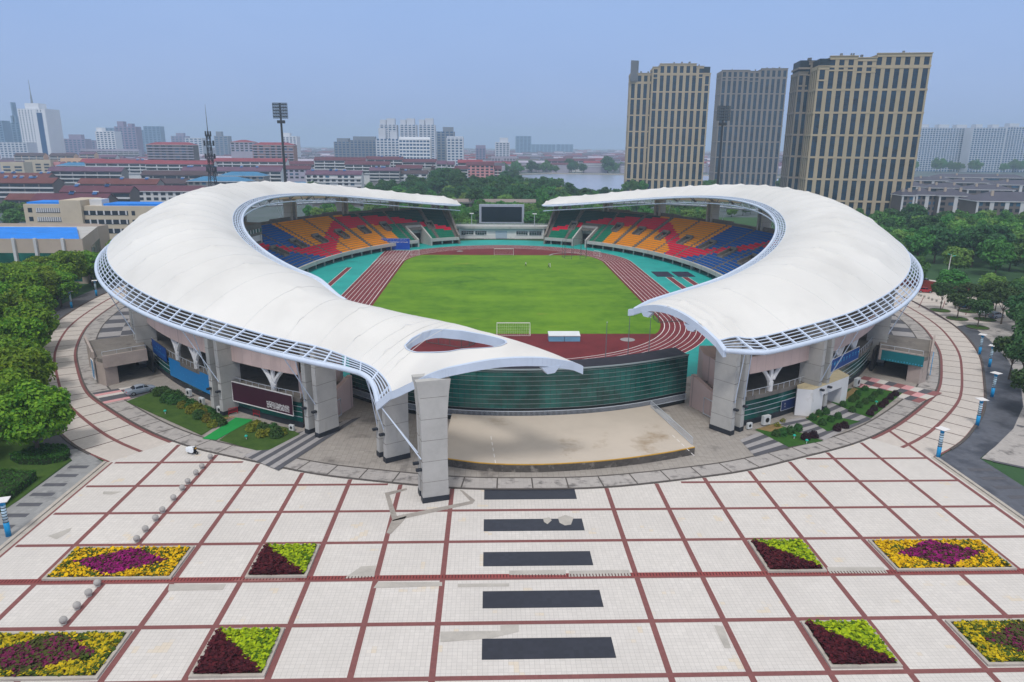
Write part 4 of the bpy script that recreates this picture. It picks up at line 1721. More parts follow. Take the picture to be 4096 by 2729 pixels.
for x0, x1 in ((-17.8, -12.4), (-11.6, -6.6), (6.8, 11.8), (12.6, 18)):
 w_ = MB()
 w_.slab(x0, x1, 322.38, 322.48, 1.7, 3.4)
 wn = wp(w_, 'window', M['glass_d'], root, root)
 f_ = MB()
 for k in range(6):
  x = x0 + (x1 - x0) * k / 5
  f_.slab(x - .06, x + .06, 322.3, 322.38, 1.65, 3.45)
 for z in (1.7, 2.8, 3.4):
  f_.slab(x0, x1, 322.31, 322.38, z - .05, z + .05)
 wp(f_, 'window_frame', M['alu'], wn, root)
w_ = MB()
w_.slab(-33, -30, 321.4, 321.48, 1.4, 3)
wp(w_, 'window', M['glass_d'], root, root)
d_ = MB()
d_.slab(-2.6, 2.6, 322.36, 322.48, .15, 3.5)
wp(d_, 'roller_door', mat('pale_blue_shutter', srgb(176, 190, 206), .6, .06, .5, stretch=(1, 1, 9)), root, root)
rl = MB()
for z in (6.0, 6.5, 7.0):
 rl.tube([(-36, 321.3, z), (36, 321.3, z)], .06, 5)
for k in range(25):
 rl.box((-36 + 3 * k, 321.3, 6.3), (.08, .08, 1.4))
wp(rl, 'walkway_railing', M['alu'], root, root)

root = thing('video_screen', 'big dark video scoreboard in a grey panel frame', 'screen', (1, 374, 0))
a, b = at_y(1101, 470, 372), at_y(1204, 514, 372)
x0, x1, z1, z0 = a.x, b.x, a.z, b.z
fr, scn, lg = MB(), MB(), MB()
fr.slab(x0, x1, 372, 374, z0, z1)
th = 1.15
nxx = 26
scn.slab(x0 + th, x1 - th, 371.9, 371.98, z0 + .8, z1 - th)
for k in range(8):
 x = lerp(x0 + 2, x1 - 2, k / 7)
 lg.box((x, 373, (z0) / 2), (.5, .5, z0 + .1))
wp(fr, 'frame', tile_mat('screen_panel', srgb(178, 182, 200), (.9, 50), .08, .7, .08), root, root)
wp(scn, 'display', mat('dark_display', srgb(14, 28, 44), .35, .08, .1, spec=.3), root, root)
for_leg = wp(lg, 'support_frame', M['truss'], root, root)

# ---------------------------------------------------------------- sports equipment
def goal(loc, w, h, dep, rotz, label, net=True, group=None, lean=False):
 root = thing('football_goal', label, 'goal', loc, rotz, group)
 f = MB()
 r = .07
 f.tube([(-w / 2, 0, 0), (-w / 2, 0, h), (w / 2, 0, h), (w / 2, 0, 0)], r, 6)
 for s in (-1, 1):
  f.tube([(s * w / 2, 0, h), (s * w / 2, dep * .35, h), (s * w / 2, dep, 0), (s * w / 2, 0, .03)], r * .6, 5)
 f.tube([(-w / 2, dep, .03), (w / 2, dep, .03)], r * .6, 5)
 f.build('frame', M['white'], root)
 if net:
  n = MB()
  for k in range(int(w / .4) + 1):
   x = -w / 2 + .4 * k
   n.tube([(x, .02, h), (x, dep * .35, h - .05), (x, dep, .05)], .012, 3, cap=False)
  for t in (.15, .35, .5, .65, .8, .95):
   y, z = (t * dep, h) if t < .35 else (dep * (.35 + .65 * (t - .35) / .65), h * (1 - (t - .35) / .65) + .03)
   n.tube([(-w / 2, y, z), (w / 2, y, z)], .012, 3, cap=False)
  n.build('net', M['white'], root)
 return root


goal((0, 154.6, .15), 7.32, 2.44, 2.1, math.pi, 'white football goal at the near end of the pitch')
goal((.2, 272.0, .15), 7.32, 2.44, 2.1, 0, 'white football goal at the far end of the pitch, before the red ground')
p = gp(955, 587, .15)
goal((p.x, p.y, .15), 3, 2, 1.2, R(25), 'small white training goal at the corner beside the sprint lanes')
p = gp(1371, 589, .15)
goal((p.x, p.y, .15), 3, 2, 1.2, R(-55), 'small white training goal at the corner near the hammer cage')
for x, lab in ((-13.5, 'portable white goal frame against the white wall, farthest from the cage'), (-5.0, 'portable white goal frame against the white wall, beside the blue shutter'), (8.6, 'portable white goal frame against the white wall, nearest the cage')):
 goal((x, 320.2, .1), 5, 2, 1.2, 0, lab, False)

M['mesh'] = mat('cage_steel', srgb(96, 98, 100), .6, .15, .4)


def cage(loc, rad, h, a0, a1, n, label, r=.08, panels=True, rot=0):
 root = thing('throwing_cage', label, 'cage', loc, rot)
 nt_ = MB()
 pts = []
 for k in range(n + 1):
  t = R(lerp(a0, a1, k / n))
  pts.append((rad * math.cos(t), rad * math.sin(t)))
 post = MB()
 for i, (x, y) in enumerate(pts):
  post.tube([(x, y, 0), (x, y, h)], r, 5)
 post.tube([(x, y, h) for x, y in pts], r * .7, 5)
 post.tube([(x, y, .1) for x, y in pts], r * .7, 5)
 post.build('frame', M['mesh'], root)
 if panels:
  for (xa, ya), (xb, yb) in zip(pts, pts[1:]):
   for k in range(1, 7):
    t = k / 7
    nt_.tube([(lerp(xa, xb, t), lerp(ya, yb, t), .1), (lerp(xa, xb, t), lerp(ya, yb, t), h)], .018, 3, cap=False)
   for k in range(1, 9):
    nt_.tube([(xa, ya, h * k / 9), (xb, yb, h * k / 9)], .018, 3, cap=False)
  nt_.build('netting', M['mesh'], root)
 return root


def at(px, py, z=.15):
 p = gp(px, py, z)
 return (p.x, p.y, z)


cage(at(1320, 592), 4.6, 6.5, 20, 340, 8, 'tall thin hammer cage at the far corner of the pitch', .07, False, R(-90))
root = thing('throwing_cage', 'grey barred throwing cage seen through the roof opening', 'cage', at(1060, 800))
f, nn = MB(), MB()
pts = [(-7.5, 4.2), (-4.9, 2.8), (-2.4, 1.4), (0, 0), (1.6, 1.3), (2.6, 3)]
for x, y in pts:
 f.tube([(x, y, 0), (x, y, 2.9)], .09, 5)
for z in (.1, 1.5, 2.9):
 f.tube([(x, y, z) for x, y in pts], .07, 5)
for (xa, ya), (xb, yb) in zip(pts, pts[1:]):
 for k in range(1, 8):
  nn.tube([(lerp(xa, xb, k / 8), lerp(ya, yb, k / 8), .1), (lerp(xa, xb, k / 8), lerp(ya, yb, k / 8), 2.9)], .025, 3, cap=False)
f.build('frame', M['mesh'], root)
nn.build('netting', M['mesh'], root)
root = thing('throwing_cage', 'grey barred cage on the bend under the roof tip', 'cage', at(1545, 742))
f, nn = MB(), MB()
pts = [(-3.6, 4.5), (-3.4, 0), (0, .9), (3, 1.6), (6, 2.2)]
for x, y in pts:
 f.tube([(x, y, 0), (x, y, 2.9)], .09, 5)
for z in (.1, 2.9):
 f.tube([(x, y, z) for x, y in pts], .07, 5)
for (xa, ya), (xb, yb) in zip(pts, pts[1:]):
 for k in range(1, 8):
  nn.tube([(lerp(xa, xb, k / 8), lerp(ya, yb, k / 8), .1), (lerp(xa, xb, k / 8), lerp(ya, yb, k / 8), 2.9)], .02, 3, cap=False)
f.build('frame', M['mesh'], root)
nn.build('netting', M['mesh'], root)

# long-jump mat covers
M['sky_panel'] = mat('sky_blue_panel', srgb(120, 178, 216), .6, .12, .5)
M['peel'] = mat('peeling_white_sheet', srgb(220, 224, 226), .6, .05, .6, dirt=(srgb(112, 112, 110), 1.3, .63))
root = thing('mat_shelter', 'pale blue mat shelter with a peeling white lid on the red infield', 'shelter', at(1297, 785))
for s in (-1, 1):
 b_ = MB()
 x0, x1 = (-3.35, -.05) if s < 0 else (.05, 3.35)
 b_.slab(x0, x1, 0, 2.5, 0, 1.15)
 u = b_.build('box', M['sky_panel'], root)
 l = MB()
 l.hexa([(x0 - .05, -.08, 1.15), (x1 + .05, -.08, 1.15), (x1 + .05, 2.6, 1.5), (x0 - .05, 2.6, 1.5), (x0 - .05, -.08, 1.28), (x1 + .05, -.08, 1.28), (x1 + .05, 2.6, 1.63), (x0 - .05, 2.6, 1.63)])
 l.build('lid', M['peel'], u)
# flagpoles behind the glass hall
for (px, py), h, lab in (((1390, 855), 9.4, 'bare steel flagpole, shortest-looking and nearest the roof tail'), ((1441, 848), 10.2, 'bare steel flagpole standing between its two neighbours'), ((1489, 838), 9.2, 'bare steel flagpole nearest the pointed right roof')):
 root = thing('flagpole', lab, 'flagpole', at(px, py, .12), 0, 'flagpoles behind the glass hall')
 m_ = MB()
 m_.tube([(0, 0, 0), (0, 0, h * .5), (0, 0, h)], [.09, .075, .05], 8)
 m_.build('mast', M['truss'], root)
 t_ = MB()
 t_.lathe((0, 0, h), [(.02, -.02), (.1, .05), (.1, .12), (.02, .2)], 10)
 t_.build('finial', M['alu'], root)

# big blue banner wall at the end of the sprint lanes
M['banner'] = mat('blue_banner', srgb(20, 84, 190), .5, .12, .15, dark=srgb(12, 58, 150))
M['banner_sky'] = mat('sky_blue_banner', srgb(24, 130, 198), .5, .06, .3)
M['banner_navy'] = mat('navy_banner', srgb(16, 74, 150), .5, .12, .3)
M['maroon'] = mat('maroon_board', srgb(66, 24, 44), .4, .1, .3)


def glyph(mb, o, ux, uy, nrm, s):
 """one small brush-stroke character"""
 k = rnd.randint(3, 5)
 for i in range(k):
  if rnd.random() < .55:
   y = rnd.uniform(.1, .9) * s
   a, b = o + uy * y + ux * (rnd.uniform(0, .2) * s), o + uy * y + ux * (rnd.uniform(.75, .95) * s)
   w = uy * (.055 * s)
  else:
   x = rnd.uniform(.1, .85) * s
   a, b = o + ux * x + uy * (rnd.uniform(0, .15) * s), o + ux * x + uy * (rnd.uniform(.7, 1) * s)
   w = ux * (.055 * s)
  mb.face([a - w + nrm, b - w + nrm, b + w + nrm, a + w + nrm])


def board(name, label, cat, A, B, zA0, zA1, zB0, zB1, m, frame=None, text=(), th=.12, legs=None, tm='white'):
 """an upright sheet from plan point A to B, bottom/top heights at each end; text = rows (u0, u1, v, size, n)"""
 A, B = Vector((A[0], A[1], 0)), Vector((B[0], B[1], 0))
 root = thing(name, label, cat, ((A.x + B.x) / 2, (A.y + B.y) / 2, min(zA0, zB0)))
 d = (B - A).normalized()
 n = Vector((d.y, -d.x, 0))
 if n.y > 0:
  n = -n
 s = MB()
 c = [Vector((A.x, A.y, zA0)), Vector((B.x, B.y, zB0)), Vector((B.x, B.y, zB1)), Vector((A.x, A.y, zA1))]
 s.face([p + n * th for p in c])
 s.face([p for p in reversed(c)])
 for i in range(4):
  a, b = c[i], c[(i + 1) % 4]
  s.face([a, b, b + n * th, a + n * th])
 sheet_ = wp(s, 'panel', m, root, root)
 if frame:
  f = MB()
  f.tube([p + n * (th * .6) for p in c] + [c[0] + n * th * .6], frame[0], 4)
  wp(f, 'frame', frame[1], root, root)
 if text:
  g_ = MB()
  for u0, u1, v, sz, k in text:
   for i in range(k):
    u = lerp(u0, u1, i / max(1, k - 1)) if k > 1 else u0
    lo, hi = c[0].lerp(c[1], u), c[3].lerp(c[2], u)
    glyph(g_, lo.lerp(hi, v), d, Vector((0, 0, 1)), n * (th + .012), sz)
  wp(g_, 'lettering', M[tm], sheet_, root)
 if legs:
  l = MB()
  for t in legs:
   p = A.lerp(B, t)
   l.box((p.x, p.y, zA0 / 2), (.12, .12, max(.2, zA0)))
  wp(l, 'leg', M['truss'], root, root)
 return root


M['cyan_txt'] = mat('cyan_letters', srgb(80, 180, 226), .5, .05)
a, b = gp(877, 572, .12), gp(942, 573, .12)
Yb = 285.5
A, B = at_y(877, 572, Yb), at_y(942, 572, Yb)
zt = at_y(877, 548, Yb).z
board('banner_wall', 'big blue event banner standing across the end of the sprint lanes', 'banner', (A.x, Yb), (B.x, Yb), .25, zt, .25, zt, M['banner'], (.07, M['white']), [(.06, .90, .62, .55, 24), (.05, .88, .84, .3, 26)], .15)

# ---------------------------------------------------------------- people on the pitch
SKIN = mat('skin', srgb(196, 150, 122), .6, .05)
CLOTH = {k: mat('cloth_' + k, c, .85, .1, 3) for k, c in dict(white=srgb(226, 228, 232), black=srgb(32, 34, 42), navy=srgb(40, 52, 92), grey=srgb(150, 160, 176)).items()}
HAIR = mat('black_hair', srgb(28, 24, 24), .6, .1)


def person(loc, rotz, stride, label, shirt='white', trousers='black', h=1.74, arm=.35):
 root = thing('person', label, 'person', loc, rotz)
 k = h / 1.74
 J = {'pel': (0, 0, .93), 'wai': (0, .01, 1.1), 'che': (0, .02, 1.32), 'neck': (0, .02, 1.47), 'head0': (0, .03, 1.56), 'head1': (0, .03, 1.71)}
 E = [('pel', 'wai'), ('wai', 'che'), ('che', 'neck'), ('neck', 'head0'), ('head0', 'head1')]
 rad = {'pel': .15, 'wai': .13, 'che': .165, 'neck': .06, 'head0': .09, 'head1': .085}
 for s, st in ((-1, stride), (1, -stride)):
  n = 'l' if s < 0 else 'r'
  J.update({n + 'hip': (s * .1, 0, .88), n + 'kne': (s * .1, st * .55 + .03, .48), n + 'ank': (s * .1, st * 1.0 - .06 * (1 if st < 0 else 0), .09), n + 'toe': (s * .11, st * 1.0 + .16, .045),
    n + 'sho': (s * .19, .01, 1.41), n + 'elb': (s * .25, -st * arm * .8, 1.13), n + 'wri': (s * .25, -st * arm * 1.5 + .1, .90), n + 'han': (s * .25, -st * arm * 1.6 + .14, .80)})
  rad.update({n + 'hip': .095, n + 'kne': .065, n + 'ank': .045, n + 'toe': .04, n + 'sho': .065, n + 'elb': .045, n + 'wri': .032, n + 'han': .04})
  E += [('pel', n + 'hip'), (n + 'hip', n + 'kne'), (n + 'kne', n + 'ank'), (n + 'ank', n + 'toe'), ('che', n + 'sho'), (n + 'sho', n + 'elb'), (n + 'elb', n + 'wri'), (n + 'wri', n + 'han')]
 names = list(J)
 me = bpy.data.meshes.new('body')
 me.from_pydata([tuple(c * k for c in J[n]) for n in names], [(names.index(a), names.index(b)) for a, b in E], [])
 o = bpy.data.objects.new('tmp', me)
 COL.objects.link(o)
 md = o.modifiers.new('s', 'SKIN')
 for i, n in enumerate(names):
  me.skin_vertices[0].data[i].radius = (rad[n] * k, rad[n] * k * (.75 if n in ('che', 'pel', 'wai') else 1))
  me.skin_vertices[0].data[i].use_root = n == 'pel'
 o.modifiers.new('u', 'SUBSURF').levels = 1
 dg = bpy.context.evaluated_depsgraph_get()
 m2 = bpy.data.meshes.new_from_object(o.evaluated_get(dg))
 bpy.data.objects.remove(o)
 m2.materials.clear()
 for m_ in (SKIN, CLOTH[shirt], CLOTH[trousers], HAIR):
  m2.materials.append(m_)
 for f in m2.polygons:
  z = f.center.z / k
  f.material_index = 3 if z < .085 or (z > 1.64) or (z > 1.56 and f.center.y < .03) else (2 if z < .96 and abs(f.center.x) < .2 * k else (1 if .96 <= z < 1.47 else 0))
  if z > .78 and z < 1.0 and abs(f.center.x) > .2 * k:
   f.material_index = 0
  f.use_smooth = True
 b = bpy.data.objects.new('body', m2)
 COL.objects.link(b)
 b.parent = root
 KIDS.setdefault(root.name, []).append(b)
 return root


person(at(1208, 613), R(-75), .34, 'person in white shirt and black trousers walking alone over the grass')
person(at(1261, 616), R(60), .30, 'person in pale shirt and black shorts walking beside another, half hidden', 'grey')
person(at(1264, 615), R(70), .12, 'person all in white at the side of a companion', 'white', 'white', 1.78)
M['bag_black'] = mat('black_bag', srgb(30, 32, 38), .7, .1, 2)
for (px, py), m_, lab in (((1592, 618), M['white'], 'small white sports bag left on the teal surround'), ((1600, 621), M['bag_black'], 'small black sports bag left on the teal surround')):
 root = thing('sports_bag', lab, 'bag', at(px, py, .12))
 b_ = MB()
 b_.lathe((0, 0, 0), [(.25, 0), (.42, .15), (.42, .45), (.3, .62), (.1, .66)], 12, sx=1.5)
 b_.build('bag', m_, root, True)
 b_ = MB()
 b_.tube([(-.3, 0, .55), (-.2, 0, .82), (.2, 0, .82), (.3, 0, .55)], .03, 5)
 b_.build('handle', M['black'], root)

# ---------------------------------------------------------------- plaza: bollards, beds, lamps
M['granite'] = mat('granite_ball', srgb(176, 172, 168), .75, .12, 2, dirt=(srgb(120, 112, 106), 2, .62))
BOL = [(485, 1055), (465, 1077), (450, 1092), (431, 1112), (415, 1127), (398, 1150), (375, 1178), (360, 1197), (338, 1222), (318, 1245), (230, 1347), (208, 1370), (182, 1400), (151, 1434)]
ba = MB()
ba.lathe((0, 0, 0), [(.24, 0), (.24, .08), (.15, .1)] + [(.335 * math.sin(R(a_)), .42 - .335 * math.cos(R(a_))) for a_ in range(26, 181, 14)] + [(.004, .756)], 18)
first = None
order = ['first', 'second', 'third', 'fourth', 'fifth', 'sixth', 'seventh', 'eighth', 'ninth', 'tenth']
for i, (px, py) in enumerate(BOL):
 p = gp(px, py)
 lab = ('granite ball bollard, %s of the ten counted from the round apron' % order[i]) if i < 10 else ('granite ball bollard, %s of the four counted from the drain channel' % order[i - 10])
 if first is None:
  first = thing('ball_bollard', lab, 'bollard', (-42.4, p.y, .0), 0, 'granite balls along one plaza band')
  bb_ = ba.build('ball', M['granite'], first, True)
 else:
  dup(first, (-42.4 + rnd.uniform(-.06, .06), p.y, 0), rnd.uniform(0, 6), None, lab)
for i, (zx, zy) in enumerate([(860, 1045), (890, 1055), (932, 1066), (985, 1086), (1030, 1104), (1085, 1120), (1145, 1145), (1205, 1162), (1320, 1205), (1375, 1228)]):
 p = gp((3400 + zx / 3.136) / SV, (850 + zy / 3.136) / SV)
 dup(first, (p.x, p.y, 0), 0, .95, 'dark round bollard edging the car park, %s from the roof rim' % order[i], 'round bollards along the car park')

# flower beds
def plant_mat(name, c, c2, c3=None, f3=0):
 m, nt, b = nt_new(name)
 geo = N(nt, 'ShaderNodeNewGeometry')
 col = mixc(nt, geo.outputs['Random Per Island'], c, c2)
 if c3:
  wn = N(nt, 'ShaderNodeTexWhiteNoise', noise_dimensions='1D')
  nt.links.new(geo.outputs['Random Per Island'], wn.inputs['W'])
  nz = ramp(nt, noise(nt, geo.outputs['Position'], .35, 4, .6), .35, .65)
  pick = math_n(nt, 'LESS_THAN', wn.outputs['Value'], math_n(nt, 'MULTIPLY', nz, f3 * 2))
  col = mixc(nt, pick, col, c3)
 nt.links.new(col, b.inputs['Base Color'])
 b.inputs['Roughness'].default_value = .8
 b.inputs['Specular IOR Level'].default_value = .15
 return m


GREEN_L = srgb(66, 84, 24)
PM = {'yel': plant_mat('marigolds', srgb(226, 186, 10), srgb(196, 150, 8), GREEN_L, .28), 'yel2': plant_mat('sparse_marigolds', srgb(206, 176, 20), srgb(150, 140, 20), GREEN_L, .55),
 'mag': plant_mat('magenta_flowers', srgb(150, 22, 110), srgb(104, 18, 76), srgb(78, 52, 40), .30), 'mag2': plant_mat('faded_magenta_flowers', srgb(120, 34, 78), srgb(84, 30, 54), srgb(72, 76, 34), .5),
 'bur': plant_mat('burgundy_leaves', srgb(84, 26, 34), srgb(50, 14, 24)), 'lim': plant_mat('lime_leaves', srgb(168, 186, 20), srgb(112, 140, 16), srgb(70, 100, 16), .2)}
M['soil'] = mat('bed_soil', srgb(70, 58, 42), .95, .2, 1)


def planting(name, test, x0, x1, y0, y1, dens, h, m, parent, size=.15):
 mb = MB()
 for _ in range(int((x1 - x0) * (y1 - y0) * dens)):
  x, y = rnd.uniform(x0, x1), rnd.uniform(y0, y1)
  if not test(x + rnd.gauss(0, .12), y + rnd.gauss(0, .08)):
   continue
  s = size * rnd.uniform(.6, 1.3)
  a = rnd.uniform(0, 6.28)
  tx, ty = rnd.uniform(-.5, .5), rnd.uniform(-.7, .3)
  u = Vector((math.cos(a), math.sin(a), tx)) * s
  v = Vector((-math.sin(a), math.cos(a), ty)) * s
  c = Vector((x, y, h * rnd.uniform(.45, 1.1)))
  mb.face([c - u - v * .6, c + u * .2 - v, c + u + v * .5, c - u * .3 + v])
 o = mb.build(name, m, parent)
 o['kind'] = 'stuff'
 return o


def bed(label, cx, cy, w, d, kind, faded=False, group=None):
 root = thing('flower_bed', label, 'flower bed', (cx, cy, 0), 0, group)
 k = MB()
 hw, hd = w / 2, d / 2
 for x0, x1, y0, y1 in ((-hw, hw, -hd, -hd + .28), (-hw, hw, hd - .28, hd), (-hw, -hw + .28, -hd + .28, hd - .28), (hw - .28, hw, -hd + .28, hd - .28)):
  k.slab(x0, x1, y0, y1, 0, .22)
 k.build('kerb', M['kerb'], root)
 s = MB()
 s.slab(-hw + .28, hw - .28, -hd + .28, hd - .28, -.05, .14)
 s.build('soil', M['soil'], root)
 iw, ih = hw - .33, hd - .33
 if kind == 'diamond':
  ins = lambda x, y: abs(x - .35 * y / ih) / (iw * .82) + abs(y) / (ih * 1.0) < .97
  planting('yellow_planting', lambda x, y: not ins(x, y) and abs(x) < iw and abs(y) < ih, -iw, iw, -ih, ih, 75, .34, PM['yel2' if faded else 'yel'], root)
  planting('magenta_planting', lambda x, y: ins(x, y), -iw, iw, -ih, ih, 75, .36, PM['mag2' if faded else 'mag'], root)
 else:
  dg = lambda x, y: y / ih > -x / iw + rnd.uniform(-.03, .03)
  planting('lime_planting', lambda x, y: dg(x, y) and abs(x) < iw and abs(y) < ih, -iw, iw, -ih, ih, 85, .46, PM['lim'], root, .17)
  planting('burgundy_planting', lambda x, y: not dg(x, y) and abs(x) < iw and abs(y) < ih, -iw, iw, -ih, ih, 85, .50, PM['bur'], root, .17)
 return root


r0, r1 = Y0 + .5 * SY, Y0 - 1.5 * SY
b1 = bed('magenta and yellow flower bed beside the row of granite balls, bright with bloom', -42.05, r0 - .1, 12.2, 5.75, 'diamond')
b2 = dup(b1, (41.25, r0 - .1, 0), math.pi, None, 'magenta and yellow flower bed with a dark damp patch at its kerb')
b3 = bed('faded magenta flower bed mostly gone green, cut by the picture corner below the balls', -42.05, r1 - .1, 12.2, 5.75, 'diamond', True)
b4 = dup(b3, (41.25, r1 - .1, 0), math.pi, None, 'faded magenta and yellow flower bed at the lower right corner of the plaza')
t1 = bed('burgundy and lime bed behind the drain channel, by the granite balls', -25.97, r0 - .05, 5.9, 5.85, 'tri')
dup(t1, (-25.97, r1 - .05, 0), None, None, 'burgundy and lime bed in front of the drain channel, by the granite balls')
dup(t1, (25.15, r0 - .05, 0), None, None, 'burgundy and lime bed behind the drain channel, away from the balls')
dup(t1, (25.15, r1 - .05, 0), None, None, 'burgundy and lime bed in front of the drain channel, away from the balls')

# lamp columns
M['lamp_blue'] = mat('lamp_blue', srgb(20, 146, 206), .4, .06, 1)
M['lamp_glass'] = mat('frosted_lamp_tube', srgb(190, 216, 232), .3, .05, 1)
lp = thing('column_lamp', 'x', 'lamp', (0, 0, 0), 0, 'blue column lamps round the ring path')
m_ = MB()
m_.cyl((0, 0, 0), .27, 1.65, 16)
m_.build('shaft', M['lamp_blue'], lp, True)
m_ = MB()
m_.cyl((0, 0, 1.65), .24, 2.0, 16)
tube = m_.build('light_tube', M['lamp_glass'], lp, True)
m_ = MB()
for z in (1.65, 2.0, 2.33, 2.66, 3.0, 3.33):
 m_.cyl((0, 0, z), .27, .07, 16)
m_.build('ring_band', M['black'], tube)
m_ = MB()
m_.cyl((0, 0, 3.65), .26, .5, 16)
m_.build('neck', M['lamp_blue'], lp, True)
m_ = MB()
m_.slab(-.66, .66, -.66, .66, 4.2, 4.27)
m_.slab(-.2, .2, -.2, .2, 4.271, 4.29)
m_.cyl((0, 0, 4.12), .16, .09, 12)
m_.build('top_plate', M['whitewall'], lp)
LAMPS = [((20, 1232), 'blue column lamp on the striped grey walk, nearest the camera at the picture edge'), ((78, 785), 'blue column lamp at the outer kerb, last before the dark parked car'), ((118, 742), 'blue column lamp at the outer kerb under the trees, between two others'), ((165, 708), 'blue column lamp at the outer kerb, where the path leaves the trees'), ((222, 680), 'blue column lamp half hidden by the lattice rim of the roof'),
  ((2155, 1052), 'blue column lamp at the corner of plaza and dark walk'), ((2245, 978), 'blue column lamp beside the pale manhole patch of the ring path'), ((2279, 912), 'blue column lamp between the manhole patch and the bend of the dark walk'), ((2273, 843), 'blue column lamp at the outermost bend of the dark walk'), ((2250, 815), 'blue column lamp at the far end of the dark walk by the tree beds')]
for i, ((px, py), lab) in enumerate(LAMPS):
 p = gp(px, py)
 if i == 0:
  lp.location = p
  lp['label'] = lab
  lp.rotation_euler.z = .3
 else:
  dup(lp, p, rnd.uniform(0, 1), None, lab)

# lawn lamps: little mushroom lights
ll = thing('lawn_lamp', 'x', 'lawn lamp', (0, 0, 0), 0, 'little green lawn lamps')
m_ = MB()
m_.cyl((0, 0, 0), .06, .4, 8)
m_.build('stem', M['white'], ll)
m_ = MB()
m_.lathe((0, 0, .38), [(.22, 0), (.24, .06), (.17, .2), (.02, .27)], 12)
m_.build('cap', mat('teal_cap', srgb(30, 176, 156), .4, .05), ll, True)
pts = [((3100 + zx / 3.923) / SV, (1450 + zy / 3.923) / SV) for zx, zy in ((300, 1192), (495, 1268), (1587, 658))] + [((zx / 1.5677) / SV, (1200 + zy / 1.5677) / SV) for zx, zy in ((1037, 713), (1545, 872))]
labs = ['teal lawn lamp with white foot amid the nearest shrub lawn', 'teal lawn lamp at the apron edge of the nearest shrub lawn', 'teal lawn lamp beside a dark purple shrub', 'teal lawn lamp on the mossy lawn before the sky-blue banner', 'teal lawn lamp on the mossy lawn beside the green carpet']
for i, (p, lab) in enumerate(zip(pts, labs)):
 q = gp(p[0], p[1], .17)
 if i == 0:
  ll.location = q
  ll['label'] = lab
 else:
  dup(ll, q, 0, None, lab)

# air-conditioning units along the facade
M['ac'] = mat('ac_casing', srgb(214, 216, 216), .5, .06, 1)
ac = thing('air_conditioner', 'x', 'air conditioner', (0, 0, 0), 0, 'outdoor units standing along the facade')
m_ = MB()
m_.slab(-.55, .55, -.22, .22, .12, 1.25)
m_.build('casing', M['ac'], ac)
m_ = MB()
m_.lathe((0, 0, 0), [(.3, 0), (.3, .02), (.05, .03)], 16)
fan = m_.build('fan_grille', M['black'], ac)
fan.location = (0, -.225, .72)
fan.rotation_euler = (math.pi / 2, 0, 0)
m_ = MB()
for x in (-.4, .4):
 m_.slab(x - .05, x + .05, -.2, .2, 0, .12)
m_.build('foot', M['black'], ac)
ACS = [((435, 911), -38, 1.0, 'white air conditioner below the sky-blue banner, farther from the pylon'), ((465, 931), -38, 1.0, 'white air conditioner below the sky-blue banner, nearer the pylon'), ((506, 950), -30, .9, 'white air conditioner at the foot of the paired pylons'), ((671, 990), -25, .75, 'small white air conditioner at the corner of the maroon board'),
 ((1759, 977), 24, 1.25, 'tall white air conditioner standing before the green glazing'), ((1721, 986), 24, .8, 'low white air conditioner beside the big concrete pylons'), ((1968, 889), 40, 1.3, 'white air conditioner at the edge of the pink checked forecourt')]
for i, (p, a_, s_, lab) in enumerate(ACS):
 q = gp(p[0], p[1], .15)
 if i == 0:
  ac.location = q
  ac['label'] = lab
  ac.rotation_euler.z = R(a_)
 else:
  dup(ac, q, R(a_), s_, lab)

# ---------------------------------------------------------------- boards and banners on the front
def on_front(px, side, off):
 """plan point on the curved street front at a surveyed photo column"""
 best = None
 for k in range(0, 531):
  ph = -73.2 + k * .1
  q = ell(92.2 + off, 120 + off, ph, side)
  x = proj(Vector((q.x, q.y, 3)))[0]
  if best is None or abs(x - px) < best[0]:
   best = (abs(x - px), q)
 return best[1]


def front_board(name, label, cat, side, off, corners, m, frame, text, th=.12, tm='white'):
 (tlx, tly), (trx, try_), (brx, bry), (blx, bly) = corners
 A, B = on_front((tlx + blx) / 2, side, off), on_front((trx + brx) / 2, side, off)
 zA1, zA0 = at_y(tlx, tly, A.y).z, at_y(blx, bly, A.y).z
 zB1, zB0 = at_y(trx, try_, B.y).z, at_y(brx, bry, B.y).z
 z1, z0 = (zA1 + zB1) / 2, (zA0 + zB0) / 2
 return board(name, label, cat, (A.x, A.y), (B.x, B.y), z0, z1, z0, z1, m, frame, text, th, None, tm)


front_board('billboard', 'maroon billboard in a white frame above the entrance with the green carpet', 'billboard', -1, 1.0, [(534, 878), (673.5, 907), (676, 952.5), (538, 923)], M['maroon'], (.1, M['white']), [(.58, .92, .10 + .11 * k, .42, 16) for k in range(3)])
front_board('banner', 'plain sky-blue banner stretched over the dark glazing', 'banner', -1, .5, [(388.5, 826), (489, 862), (491, 906), (392, 867)], M['banner_sky'], None, [(.25, .85, .35, .25, 9)], .06, 'cyan_txt')
front_board('sign_board', 'dark blue sign with two rows of pale characters beside the concrete gateway', 'sign', -1, .5, [(352.5, 780), (385.5, 799), (386.6, 830.5), (355.4, 812)], M['banner_navy'], (.05, M['black']), [(.3, .6, .58, .55, 3), (.1, .86, .3, .5, 9)], .1, 'cyan_txt')
front_board('banner', 'long blue banner hung on the gallery above the white porch', 'banner', 1, .6, [(1891, 833), (1969, 797), (1967, 827), (1888, 859)], M['banner_navy'], (.06, M['white']), [(.05, .95, .38, .85, 11)], .08, 'cyan_txt')
front_board('sign_board', 'small navy board beside the glass door at the foot of the white porch', 'sign', 1, .3, [(1797, 924), (1832, 910), (1829, 932), (1796, 946)], mat('navy_board', srgb(20, 44, 96), .4, .1, .5), (.05, M['alu']), [(.2, .2, .55, .3, 1), (.2, .2, .25, .3, 1)], .08)

